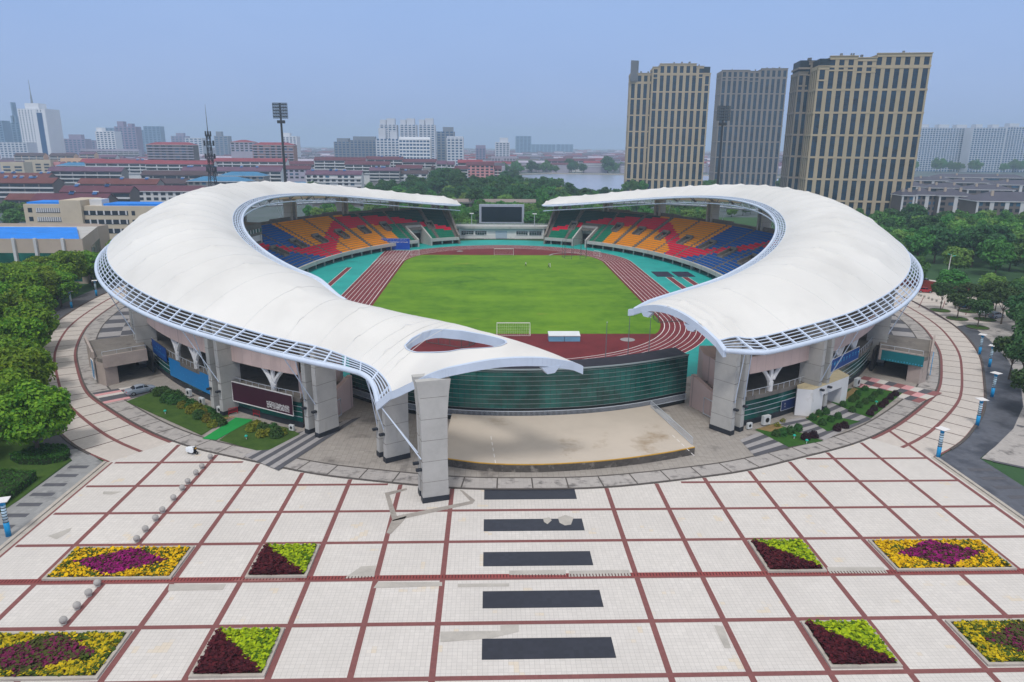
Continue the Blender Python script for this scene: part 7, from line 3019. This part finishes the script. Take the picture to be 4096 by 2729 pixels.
root = thing('sports_hall', 'tan hall with a bright blue flat roof and green window bays', 'hall', (-135, 225, 0))
HZ_ = 13.2
c0 = gp(188, 549, HZ_)
c1 = gp(397 / 1.0 / 1.0, 517, HZ_) if False else gp(234, 519, HZ_)
c1 = gp(392 / SV * 1.0, 905 / SV, HZ_)
c2 = gp(432 / SV, 900 / SV, HZ_)
ring = [(c0.x - 62, c0.y), (c0.x, c0.y), (c1.x, c1.y), (c2.x, c2.y), (c2.x - 6, c2.y + 4), (c0.x - 62, c2.y + 4)]
w_ = MB()
w_.prism(ring, -.2, HZ_ - .02, cap=False)
wp(w_, 'wall', WALL['tan'], root, root)
ins_ = [(c0.x - 62, c0.y + .6), (c0.x - .6, c0.y + .6), (c1.x - 1.2, c1.y - .2), (c1.x - 8, c2.y + 2), (c0.x - 62, c2.y + 2)]
w_ = MB()
sheet(w_, ring, HZ_ - 1.0)
wp(w_, 'roof_deck', M['concrete'], root, root)
w_ = MB()
w_.prism([(c0.x - 62, c0.y + .8), (c0.x - 1.2, c0.y + .8), (c1.x - 6, c1.y - 2), (c0.x - 62, c1.y - 2)], HZ_ - .95, HZ_ - .15)
wp(w_, 'blue_roof', ROOF['bright'], root, root)
for k in range(7):
 x = c0.x - 1.6 - k * 6.2
 for z0, z1 in ((.6, 4.0), (4.7, 9.0)):
  w_ = MB()
  w_.slab(x - 4.9 if k else x - 3.2, x, c0.y - .08, c0.y, z0, z1)
  wp(w_, 'window', M['glass_g'], root, root)
 w_ = MB()
 w_.slab(x - 5.9 if k else x - 4.2, x - 5.1 if k else x - 3.4, c0.y - .7, c0.y, 0, HZ_ + .15)
 wp(w_, 'pier', PALE, root, root)
d = (c1 - c0)
dn = Vector((d.y, -d.x, 0)).normalized() * .08
for k in range(4):
 a, b = c0.lerp(c1, .42 + k * .145), c0.lerp(c1, .42 + k * .145 + .125)
 w_ = MB()
 w_.prism([(a.x, a.y), (b.x, b.y), (b.x + dn.x, b.y + dn.y), (a.x + dn.x, a.y + dn.y)], 5.2, 9.2)
 wp(w_, 'window', M['glass_g'], root, root)

# ---------------------------------------------------------------- three tan towers
TAN = mat('tan_stone', srgb(182, 166, 140), .8, .06, .1)
TAN2 = mat('grey_and_shaded_stone', srgb(136, 128, 120), .8, .06, .1)
TGL = glass_mat('tower_glass', srgb(26, 56, 78), .12, .6)
FRM = mat('tower_frame', srgb(30, 46, 58), .5, .05)
_tw = {}


def window_strip(root, key, w, h, floors, m):
 """one tall glazed bay: panes between dark frames, with a line at every floor"""
 if key in _tw:
  return child('window', _tw[key], root)
 mb = MB()
 mb.slab(-w / 2, w / 2, 0, .1, 0, h, 0)
 for k in range(1, floors):
  mb.slab(-w / 2, w / 2, -.06, -.004, h * k / floors - .22, h * k / floors + .1, 1)
 mb.slab(-.07, .07, -.07, -.004, 0, h, 1)
 o = mb.build('window', [m, FRM], root)
 _tw[key] = o
 return o


def tower(label, right_px, left_px, Yr, ang, top_px, depth, cols, levels, stone, steps, podium, grp_key, group=None, side_cols=5, floors_per=5):
 """facade from its right corner going left; cols window columns, levels cells, steps = roof steps (from, to, drop)"""
 Rc = at_y(right_px[0], right_px[1], Yr)
 ca, sa = math.cos(R(ang)), math.sin(R(ang))
 # solve the width from the left corner's bearing
 w = 5
 while w < 150:
  q = Vector((Rc.x - w * ca, Yr + w * sa, Rc.z))
  if proj(q)[0] <= left_px:
   break
  w += .1
 Ht = at_y(top_px[0], top_px[1], Yr).z
 root = thing('tower', label, 'tower', (Rc.x - w * ca, Yr + w * sa, 0), -R(ang), group)
 # local frame: x along the facade 0..w, y into depth
 core = MB()
 core.slab(.5, w - .5, .6, depth - .6, -.2, Ht - 2.5)
 core.build('core', FRM, root)
 z0 = podium
 lev = (Ht - z0) / (levels + .55)
 bw = w / cols
 stone_mb = MB()
 top_of = lambda x: Ht - max([dr for f, t, dr in steps if f * w <= x < t * w] or [0])
 nwin = 0
 for k in range(levels + 1):
  z = z0 + lev * k
  stone_mb.slab(-.25, w + .25, -.25, .7, z - .55, z + .55)
  stone_mb.slab(-.25, .7, .71, depth + .2, z - .55, z + .55)
  stone_mb.slab(w - .7, w + .25, .71, depth + .2, z - .55, z + .55)
 pz = []
 for i in range(cols + 1):
  x = i * bw
  pw = bw * (.22 if 0 < i < cols else .20)
  zt = min(top_of(max(0, x - .01)), top_of(min(w - .01, x)))
  dy = .12 if i % 3 else 0
  stone_mb.slab(max(0, x - pw), min(w, x + pw), -.12 - dy, .6, -.2, zt)
 for f, t, dr in steps:
  stone_mb.slab(f * w + .02, t * w - .02, -.4, 1.2, Ht - dr - 2.0, Ht - dr)
  stone_mb.slab(f * w + .04, t * w - .04, 1.21, depth - .8, Ht - dr - 2.4, Ht - dr - .6)
  stone_mb.slab(f * w - .25, t * w + .25, -.75, 1.25, Ht - dr - .35, Ht - dr + .1)
  # intermediate moulding below the attic
  stone_mb.slab(f * w + .02, t * w - .02, -.35, .5, Ht - dr - lev * .62 - .4, Ht - dr - lev * .62 + .4)
 sw = depth / side_cols
 for i in range(side_cols + 1):
  y = i * sw
  pw = sw * .24
  for x0, x1 in ((-.15, .55), (w - .55, w + .15)):
   stone_mb.slab(x0, x1, max(.61, y - pw), min(depth, y + pw), -.2, Ht - max(dr for _, _, dr in steps) - .3)
 for x0, x1 in ((-.3, .8), (w - .8, w + .3)):
  stone_mb.slab(x0, x1, 1.22, depth + .1, Ht - max(dr for _, _, dr in steps) - 2, Ht - max(dr for _, _, dr in steps))
 stone_mb.build('stone_frame', stone, root)
 for i in range(cols):
  for k in range(levels + 1):
   zb = z0 + lev * k + .55
   hh = lev - 1.1 if k < levels else lev * .55 - 1.2
   xc = (i + .5) * bw
   top = top_of(xc)
   if zb + hh > top - 1.6:
    hh = top - 1.8 - zb
   if hh < 2:
    continue
   o = window_strip(root, (grp_key, 'f', round(hh, 1)), bw * .58, hh, floors_per if hh > lev * .7 else 2, TGL)
   o.location = (xc, .15, zb)
  o = window_strip(root, (grp_key, 'p'), bw * .5, podium - 3, 2, TGL)
  o.location = ((i + .5) * bw, .15, 1.2)
 for i in range(side_cols):
  zt = Ht - max(dr for _, _, dr in steps) - 3
  o = window_strip(root, (grp_key, 's'), sw * .5, zt - podium, 24, TGL)
  o.location = (.2, (i + .5) * sw, podium)
  o.rotation_euler = (0, 0, -math.pi / 2)
 # rooftop clutter
 cl = MB()
 for k in range(9):
  x = rnd.uniform(.1, .9) * w
  cl.slab(x, x + rnd.uniform(.3, 1.6), depth * .3, depth * .3 + 1.5, top_of(x) - .6, top_of(x) + rnd.uniform(.8, 2.6))
 cl.build('roof_plant', M['truss'], root)
 return root, w, Ht


tower('widest tan tower, nearest the stadium, standing in front of the grey villas', (2085, 505), 1842, 419.5, 10.7, (2137, 121), 24, 12, 6, TAN, [(0, .10, 6.5), (.10, .35, 1.2), (.35, .52, 2.2), (.52, 1, 0)], 10, 't3', side_cols=5)
r1, w1, h1 = tower('slender tan tower beside the lake with a stepped top and a billboard', (1612, 447), 1484, 640, 7, (1629, 146), 26, 9, 6, TAN, [(0, .12, 2.5), (.12, .75, 0), (.75, .88, 2), (.88, 1, 8)], 12, 't1')
tower('greyer tower between the two tan ones, farther back', (1783, 431), 1638, 765, 7, (1793, 157), 28, 12, 6, TAN2, [(0, .42, 1.5), (.42, .6, 2.5), (.6, 1, 0)], 14, 't2')
# lower wing of the slender tower
tower('lower wing joined to the slender tan tower on its lake side', (1490, 446), 1436, 652, 7, (1499, 168), 22, 4, 6, TAN, [(0, 1, 0)], 12, 't1w', side_cols=4)
# flank bay of the widest tower, its shade painted as darker stone
tower('recessed flank of the widest tan tower, on its lake side', (1848, 445), 1806, 446, 10.7, (1888, 128), 20, 3, 6, TAN2, [(0, .5, 9), (.5, 1, 3)], 10, 't3w', side_cols=4)
p = at_y(1455, 172, 655)
board('billboard', 'grey billboard on the roof of the lower wing of the slender tower', 'billboard', (p.x - 3, 652), (p.x + 4, 654), h1 - 14, h1 + 3, h1 - 14, h1 + 3, M['truss'], None, (), .5)

# ---------------------------------------------------------------- grey-roofed villas on the right
def villa(label, px0, px1, y_eave, y_ridge, eave, depth=14, nx=3, rot=8):
 c = gp((px0 + px1) / 2, y_eave, eave)
 A, B = at_y(px0, y_eave, c.y), at_y(px1, y_eave, c.y)
 rz = at_y((px0 + px1) / 2, y_ridge, c.y + depth / 2).z
 r_ = block(label, c.x, c.y + depth / 2, B.x - A.x, depth, eave, max(eave + 3, rz), 'slate', 'dim', 'hip', bands=4, nwin=nx * 2, balcony=False, name='villa', cat='villa', rot=-rot)
 w = B.x - A.x
 for k in range(nx + 1):
  m_ = MB()
  x = -w / 2 + w * k / nx
  m_.slab(max(-w / 2, x - 1.0), min(w / 2, x + 1.0), -depth / 2 - .35, -depth / 2 - .02, -.1, eave - .5)
  m_.build('stone_pier', PALE, r_)
 for x in (-w * .25, w * .2):
  m_ = MB()
  m_.slab(x - .6, x + .6, -depth * .25, -depth * .25 + 1.0, eave + 1, max(eave + 3, rz) + .6)
  m_.build('chimney', WALL['tan'], r_)
 return r_


villa('grey hip-roofed villa with pale piers at the picture edge, nearest of the villas', 2258, 2420, 463, 441, 15, 18, 5)
villa('grey hip-roofed villa with two chimneys beside the nearest one', 2166, 2240, 450, 433, 15, 16, 2)
villa('grey hip-roofed villa third from the picture edge, half sunk in trees', 2112, 2160, 448, 432, 15, 16, 2)
villa('grey hip-roofed villa closest to the wide tan tower', 2078, 2106, 449, 434, 15, 14, 1)
for i, (x0, x1, ye, yr_, lab) in enumerate(((2230, 2330, 436, 424, 'second-row grey villa roof above the nearest villa'), (2140, 2225, 432, 421, 'second-row grey villa roof with a white dormer'), (2085, 2138, 428, 418, 'second-row grey villa roof next to the tower'), (2300, 2400, 425, 414, 'third-row grey villa roof at the picture edge'), (2200, 2290, 420, 410, 'third-row grey villa roof in the middle of the estate'), (2100, 2195, 415, 406, 'third-row grey villa roof with a pale ridge'), (2160, 2353, 408, 401, 'rearmost long grey villa roof under the green belt'))):
 villa(lab, x0, x1, ye, yr_, 14, 14, 2)

# ---------------------------------------------------------------- hazy high-rises
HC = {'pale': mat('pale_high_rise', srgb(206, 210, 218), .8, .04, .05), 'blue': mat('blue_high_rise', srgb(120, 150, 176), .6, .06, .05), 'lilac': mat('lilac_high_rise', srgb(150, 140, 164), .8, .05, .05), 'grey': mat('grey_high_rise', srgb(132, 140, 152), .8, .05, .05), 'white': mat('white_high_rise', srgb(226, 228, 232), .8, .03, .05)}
HGL = glass_mat('high_rise_glass', srgb(58, 98, 136), .25, .3)


def high_rise(label, x0, x1, ytop, Y, depth=22, trim='pale', step=3.4, piers=6, crown=None, full=True, name='high_rise', group=None, pier_w=.35, cat='high-rise', fb=.21):
 """source-sheet px; a glazed shaft wrapped in pale floor bands and piers"""
 A, B = at_y(x0 / SV, 600 / SV, Y), at_y(x1 / SV, 600 / SV, Y)
 zt = at_y((x0 + x1) / 2 / SV, ytop / SV, Y).z
 w = B.x - A.x
 root = thing(name, label, cat, ((A.x + B.x) / 2, Y, 0), 0, group)
 b = MB()
 b.slab(-w / 2, w / 2, 0, depth, -.2, zt)
 b.build('shaft', HGL, root)
 g = MB()
 if full:
  z = step
  while z < zt:
   g.slab(-w / 2 - .35, w / 2 + .35, -.4, depth + .3, z - step * fb, z + step * fb)
   z += step
 for i in range(piers + 1):
  x = -w / 2 + w * i / piers
  pw = w / piers * pier_w / 2
  g.slab(max(-w / 2 - .45, x - pw), min(w / 2 + .45, x + pw), -.5, depth + .4, -.2, zt + .2)
 g.build('facade_frame', HC[trim], root)
 if crown:
  for (f0, f1, dz) in crown:
   c = MB()
   c.slab(-w / 2 + w * f0, -w / 2 + w * f1, depth * .15, depth * .7, zt, zt + dz)
   c.build('roof_block', HC[trim], root)
 return root


r_ = high_rise('white office tower with a blue glass spine and a spire', 97, 205, 436, 1250, 40, 'white', 3.6, 9, [(.2, .7, 9)], pier_w=.62, name='office_tower', cat='office tower')
zt = at_y(150 / SV, 436 / SV, 1250).z
W_ = at_y(205 / SV, 600 / SV, 1250).x - at_y(97 / SV, 600 / SV, 1250).x
m_ = MB()
m_.slab(W_ * .18, W_ * .38, -1.2, .4, 0, zt - 6)
m_.build('glass_spine', mat('blue_spine', srgb(24, 80, 130), .15, .1), r_)
m_ = MB()
m_.slab(W_ * .381, W_ * .5, -1.2, .4, 0, zt)
m_.slab(W_ * .02, W_ * .179, -1.2, .4, 0, zt)
m_.build('white_flank', HC['white'], r_)
m_ = MB()
m_.tube([(-W_ * .1, 12, zt + 9), (-W_ * .1, 12, zt + 22), (-W_ * .1, 12, zt + 23), (-W_ * .1, 12, zt + 45)], [2, 1.2, .8, .3], 6)
m_.build('spire', HC['grey'], r_)
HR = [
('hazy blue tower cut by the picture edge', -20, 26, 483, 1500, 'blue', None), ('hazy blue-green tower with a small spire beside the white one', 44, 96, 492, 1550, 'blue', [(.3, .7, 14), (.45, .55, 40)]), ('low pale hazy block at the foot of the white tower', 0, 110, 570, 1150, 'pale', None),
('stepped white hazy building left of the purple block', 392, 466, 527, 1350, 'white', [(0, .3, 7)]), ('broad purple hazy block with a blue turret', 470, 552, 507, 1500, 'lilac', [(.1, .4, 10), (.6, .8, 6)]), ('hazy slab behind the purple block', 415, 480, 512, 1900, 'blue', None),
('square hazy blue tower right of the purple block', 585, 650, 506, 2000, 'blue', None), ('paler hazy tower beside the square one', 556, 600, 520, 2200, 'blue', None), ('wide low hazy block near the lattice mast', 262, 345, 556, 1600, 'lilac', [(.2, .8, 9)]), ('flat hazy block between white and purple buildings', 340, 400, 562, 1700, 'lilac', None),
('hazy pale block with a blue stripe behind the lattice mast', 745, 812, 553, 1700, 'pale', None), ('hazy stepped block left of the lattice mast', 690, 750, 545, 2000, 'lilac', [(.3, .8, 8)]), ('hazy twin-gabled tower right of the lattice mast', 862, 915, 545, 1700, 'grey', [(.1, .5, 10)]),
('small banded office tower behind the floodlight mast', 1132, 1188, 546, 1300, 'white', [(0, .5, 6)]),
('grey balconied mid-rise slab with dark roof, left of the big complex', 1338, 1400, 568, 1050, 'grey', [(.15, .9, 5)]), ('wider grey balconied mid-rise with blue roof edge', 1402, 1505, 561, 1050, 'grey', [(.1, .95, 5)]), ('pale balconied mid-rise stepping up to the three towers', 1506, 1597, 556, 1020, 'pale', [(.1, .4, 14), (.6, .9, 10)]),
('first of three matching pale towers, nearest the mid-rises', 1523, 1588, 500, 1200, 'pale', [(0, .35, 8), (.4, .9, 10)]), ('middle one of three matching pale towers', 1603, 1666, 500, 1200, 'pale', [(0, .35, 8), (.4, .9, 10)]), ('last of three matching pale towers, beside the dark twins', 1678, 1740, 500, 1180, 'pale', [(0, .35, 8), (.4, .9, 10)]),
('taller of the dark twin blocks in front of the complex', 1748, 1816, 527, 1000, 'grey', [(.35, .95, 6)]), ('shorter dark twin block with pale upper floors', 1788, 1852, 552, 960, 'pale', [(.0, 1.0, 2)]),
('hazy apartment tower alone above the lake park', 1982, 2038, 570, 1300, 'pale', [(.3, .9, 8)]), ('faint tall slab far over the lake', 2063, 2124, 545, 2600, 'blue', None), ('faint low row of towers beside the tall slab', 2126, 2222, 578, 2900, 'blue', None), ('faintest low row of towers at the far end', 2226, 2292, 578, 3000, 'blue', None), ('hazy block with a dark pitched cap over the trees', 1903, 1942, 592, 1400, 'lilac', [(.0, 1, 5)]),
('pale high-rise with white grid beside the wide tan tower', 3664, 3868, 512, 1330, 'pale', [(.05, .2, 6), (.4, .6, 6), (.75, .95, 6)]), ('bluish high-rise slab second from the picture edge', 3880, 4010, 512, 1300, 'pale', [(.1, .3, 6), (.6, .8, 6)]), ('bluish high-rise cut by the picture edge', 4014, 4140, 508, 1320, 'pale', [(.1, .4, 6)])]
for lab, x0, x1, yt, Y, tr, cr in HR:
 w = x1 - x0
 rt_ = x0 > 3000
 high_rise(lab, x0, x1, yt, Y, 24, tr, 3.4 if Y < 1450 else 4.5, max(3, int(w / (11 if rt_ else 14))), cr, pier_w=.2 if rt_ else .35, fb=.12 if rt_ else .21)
high_rise('white grid-fronted slab below the three matching towers', 1597, 1720, 557, 960, 20, 'white', 4.2, 9, [(0, 1, 3)], pier_w=.22, name='apartment_slab')

# the town's roofs out to the horizon, one mass in the haze
far = MB()
fr_ = random.Random(17)
for _ in range(3000):
 Y = 1000 + 3400 * fr_.random() ** 1.4
 X = fr_.uniform(-1, 1) * (Y * .78) - 5
 px, py = proj(Vector((X, Y, 0)))
 if not -30 < px < 2390:
  continue
 if 1150 < px < 1850 and Y < 1120:
  continue
 if px > 1880 and Y < 1500:
  continue
 w, d, h = fr_.uniform(18, 46), fr_.uniform(9, 13), fr_.uniform(8, 16)
 cm = fr_.choice((0, 1, 1, 3, 3, 2, 3, 4))
 far.slab(X - w / 2, X + w / 2, Y, Y + d, 0, h, 4)
 far.add([(X - w / 2, Y - .5, h), (X + w / 2, Y - .5, h), (X + w / 2, Y + d + .5, h), (X - w / 2, Y + d + .5, h), (X - w / 2, Y + d / 2, h + 3), (X + w / 2, Y + d / 2, h + 3)], [(0, 1, 5, 4), (2, 3, 4, 5), (0, 4, 3), (1, 2, 5)], cm)
 if fr_.random() < .4:
  for k in range(2):
   far.slab(X - w / 2 + 1, X + w / 2 - 1, Y - .7, Y - .1, h - 2.6 - 3 * k, h - 1.4 - 3 * k, 5)
o = far.build('distant_rooftops', [ROOF['maroon'], ROOF['plum'], ROOF['red'], ROOF['slate'], WALL['lav'], PALE])
tag(o, 'countless low roofs of the town fading into the haze', 'town', kind='stuff')

# ---------------------------------------------------------------- masts
MAST = mat('dark_mast_steel', srgb(58, 60, 66), .6, .12, .4)
LAMPG = mat('lamp_casing', srgb(104, 112, 122), .4, .1, 1)
def floodlight(label, px_top, px_bot, Y, rows, cols, wl, hl):
 t = at_y(px_top[0], px_top[1], Y)
 x = at_y(px_bot[0], px_bot[1], Y).x
 root = thing('floodlight_mast', label, 'floodlight', (x, Y, 0))
 m_ = MB()
 m_.tube([(0, 0, 0), (0, 0, t.z * .5), (0, 0, t.z)], [.85, .62, .4], 10)
 m_.build('pole', MAST, root)
 f = MB()
 for k in range(rows + 1):
  z = t.z - hl + hl * k / rows
  f.tube([(-wl / 2, -.3, z), (wl / 2, -.3, z)], .14, 4)
 for i in range(cols + 1):
  xx = -wl / 2 + wl * i / cols
  f.tube([(xx, -.3, t.z - hl), (xx, -.3, t.z)], .1, 4)
 f.slab(-1.6, 1.6, -.9, .9, t.z - hl - 2.2, t.z - hl - .9)
 fr_o = f.build('lamp_frame', MAST, root)
 l = MB()
 l.lathe((0, 0, 0), [(.5, 0), (.46, .25), (.2, .4)], 10)
 src = None
 for k in range(rows):
  for i in range(cols):
   if src is None:
    o = l.build('lamp', LAMPG, fr_o)
    src = o
   else:
    o = child('lamp', src, fr_o)
   o.location = (-wl / 2 + wl * (i + .5) / cols, -.5, t.z - hl + hl * (k + .5) / rows)
   o.rotation_euler = (-math.pi / 2 + .4, 0, 0)


floodlight('dark floodlight mast with a square lamp rack against the open sky', (645, 237), (657, 430), 345, 5, 6, 6.6, 6.6)
floodlight('dark floodlight mast with its lamp rack in front of the greyer tower', (1655, 244), (1648, 437), 345, 5, 6, 6.0, 6.4)
t = at_y(468, 240, 372)
b = at_y(490, 430, 372)
root = thing('telecom_mast', 'lattice telecom mast with ringed antenna platforms', 'mast', (b.x, 372, 0))
ht = t.z
zl = ht * .76
m_ = MB()
for ax, ay in ((-1, -1), (1, -1), (1, 1), (-1, 1)):
 m_.tube([(ax * 3.0, ay * 3.0, 0), (ax * 1.1, ay * 1.1, zl * .6), (ax * .7, ay * .7, zl)], .2, 5)
n_ = 16
for k in range(n_):
 z0, z1 = zl * k / n_, zl * (k + 1) / n_
 hw = lambda z: (3.0 + (1.1 - 3.0) * (z / (zl * .6))) if z < zl * .6 else 1.1 - .4 * ((z - zl * .6) / (zl * .4))
 for (ax, ay), (bx, by) in (((-1, -1), (1, -1)), ((1, -1), (1, 1)), ((1, 1), (-1, 1)), ((-1, 1), (-1, -1))):
  m_.tube([(ax * hw(z0), ay * hw(z0), z0), (bx * hw(z1), by * hw(z1), z1)], .09, 4)
  m_.tube([(bx * hw(z0), by * hw(z0), z0), (ax * hw(z1), ay * hw(z1), z1)], .09, 4)
m_.build('lattice', MAST, root)
m_ = MB()
m_.tube([(0, 0, zl), (0, 0, ht)], [.22, .05], 5)
m_.build('whip_antenna', MAST, root)
for z in (zl * .60, zl * .74, zl * .88, zl * .98):
 m_ = MB()
 r0 = 2.4 if z < zl * .9 else 1.3
 for k in range(12):
  a0, a1 = 6.283 * k / 12, 6.283 * (k + 1) / 12
  m_.tube([(r0 * math.cos(a0), r0 * math.sin(a0), z), (r0 * math.cos(a1), r0 * math.sin(a1), z)], .12, 4)
  m_.tube([(r0 * math.cos(a0), r0 * math.sin(a0), z + 1), (r0 * math.cos(a1), r0 * math.sin(a1), z + 1)], .08, 4)
  if k % 2 == 0:
   m_.box((r0 * math.cos(a0), r0 * math.sin(a0), z + 1.2), (.4, .4, 2.4))
 m_.lathe((0, 0, z - .1), [(r0, 0), (r0, .1), (.7, .1)], 12)
 m_.build('antenna_platform', MAST, root)

# footbridge behind the screen and the pale floating restaurant
Yb = 428
a, b = at_y(1046, 457, Yb), at_y(1212, 457, Yb)
zt = a.z
root = thing('viaduct', 'long pale balustraded footbridge behind the video screen', 'bridge', ((a.x + b.x) / 2, Yb, 0))
slabbox('deck', M['concrete'], root, (a.x - 5, b.x + 5, Yb, Yb + 7, zt - 2.6, zt - 1.2))
slabbox('parapet', mat('pinkish_balustrade', srgb(200, 180, 172), .85, .1, .4), root, (a.x - 5, b.x + 5, Yb - .3, Yb, zt - 1.9, zt))
for k in range(7):
 x = lerp(a.x, b.x, (k + .5) / 7)
 slabbox('bridge_pier', M['concrete_d'], root, (x - 1, x + 1, Yb + .6, Yb + 6, -.2, zt - 2.6))
p0, p1 = gp(1253, 442, 0), gp(1298, 438, 0)
root = thing('restaurant_boat', 'long white moored boat with red signs beside the lake tongue', 'boat', ((p0.x + p1.x) / 2, p0.y + 4, 0), math.atan2(p1.y - p0.y, p1.x - p0.x))
L_ = (p1 - p0).length
m_ = MB()
m_.hexa([(-L_ / 2, -3, -.3), (L_ / 2 - 2, -3, -.3), (L_ / 2 - 2, 3, -.3), (-L_ / 2, 3, -.3), (-L_ / 2, -3.6, 2.2), (L_ / 2 + 1, -3.4, 2.8), (L_ / 2 + 1, 3.4, 2.8), (-L_ / 2, 3.6, 2.2)])
m_.build('hull', M['white'], root)
m_ = MB()
m_.slab(-L_ / 2 + 1, L_ * .2, -2.8, 2.8, 2.2, 4.2)
m_.build('cabin', M['whitewall'], root)
m_ = MB()
m_.slab(-L_ / 2 + 1.5, L_ * .15, -2.95, -2.81, 2.6, 3.6)
m_.build('window', WIN, root)
for x in (-2, 2.5):
 m_ = MB()
 m_.slab(x, x + 2.4, -3.0, -2.9, 3.8, 5.0)
 m_.build('sign', M['redm'], root)

# ---------------------------------------------------------------- camera, light, air
SKY_A, SKY_B, SKY_C, SKY_TOP = (.31, .43, .77), (.40, .51, .83), (.34, .54, .95), (.84, .85, .86)
HAZE = (.00026, (.66, .83, 1.0))
cam = bpy.data.cameras.new('camera')
cam.sensor_width = 36
cam.lens = F / 4096 * 36
cam.clip_start = .5
cam.clip_end = 30000
co_ = bpy.data.objects.new('camera', cam)
COL.objects.link(co_)
fw = ray(2048 / SV, 1364.5 / SV).normalized()
rt = (ray(2148 / SV, 1364.5 / SV) - ray(2048 / SV, 1364.5 / SV)).normalized()
up = rt.cross(fw)
mw = Matrix((rt, up, -fw)).transposed().to_4x4()
mw.translation = (XC, 0, H)
co_.matrix_world = mw
SC.camera = co_

SUN_EL, SUN_AZ = 58, 195      # azimuth clockwise from +Y: behind the camera, a little to its left
sun = bpy.data.lights.new('sun', 'SUN')
sun.energy = 1.9
sun.angle = R(12)
sun.color = (1, .97, .93)
so = bpy.data.objects.new('sun', sun)
COL.objects.link(so)
d = Vector((math.sin(R(SUN_AZ)) * math.cos(R(SUN_EL)), math.cos(R(SUN_AZ)) * math.cos(R(SUN_EL)), math.sin(R(SUN_EL))))
so.rotation_euler = d.to_track_quat('Z', 'Y').to_euler()
so.location = d * 400

w = bpy.data.worlds.new('World')
SC.world = w
w.use_nodes = True
nt = w.node_tree
bg = nt.nodes['Background']
sky = nt.nodes.new('ShaderNodeTexSky')
sky.sky_type = 'NISHITA'
sky.sun_disc = False
sky.sun_elevation = R(SUN_EL)
sky.sun_rotation = R(SUN_AZ)
sky.air_density = 1.0
sky.dust_density = 2.0
sky.ozone_density = 3.0
# a thin bright overcast over that sky: blue-grey near the horizon, white overhead
tc = nt.nodes.new('ShaderNodeTexCoord')
K = 1 / .1
sp = N(nt, 'ShaderNodeSeparateXYZ')
nt.links.new(tc.outputs['Generated'], sp.inputs[0])
kk = lambda c: tuple(x * K for x in c)
cl = ramp(nt, noise(nt, tc.outputs['Generated'], 2.2, 7, .62, (1, 1, 2.6)), .25, .75)
low = mixc(nt, cl, kk(SKY_A), kk(SKY_B))
low = mixc(nt, math_n(nt, 'MULTIPLY', ramp(nt, sp.outputs[2], .0, .16), .55), low, kk(SKY_C))
col = mixc(nt, ramp(nt, sp.outputs[2], .22, .55), low, kk(SKY_TOP))
colr = mixc(nt, .88, sky.outputs[0], col)
nt.links.new(colr, bg.inputs['Color'])
bg.inputs['Strength'].default_value = .1

# the damp summer haze
hz = MB()
hz.slab(-3600, 3600, -60, 7400, -1.2, 175)
m = bpy.data.materials.new('haze')
m.use_nodes = True
nt = m.node_tree
nt.nodes.remove(nt.nodes['Principled BSDF'])
pv = nt.nodes.new('ShaderNodeVolumePrincipled')
pv.inputs['Color'].default_value = HAZE[1] + (1,)
pv.inputs['Density'].default_value = HAZE[0]
pv.inputs['Anisotropy'].default_value = .2
nt.links.new(pv.outputs[0], nt.nodes['Material Output'].inputs['Volume'])
HZ = tag(hz.build('haze', m), 'thin blue summer haze over the whole city', 'haze', kind='stuff')

SC.view_settings.view_transform = 'Standard'
SC.view_settings.look = 'None'
SC.view_settings.exposure = 0
SC.view_settings.gamma = 1
SC.render.engine = 'CYCLES'
SC.cycles.use_denoising = True
SC.cycles.max_bounces = 6
SC.cycles.diffuse_bounces = 3
SC.cycles.glossy_bounces = 2
SC.cycles.transmission_bounces = 2
SC.cycles.transparent_max_bounces = 6
SC.cycles.volume_bounces = 1
SC.cycles.sample_clamp_indirect = 4
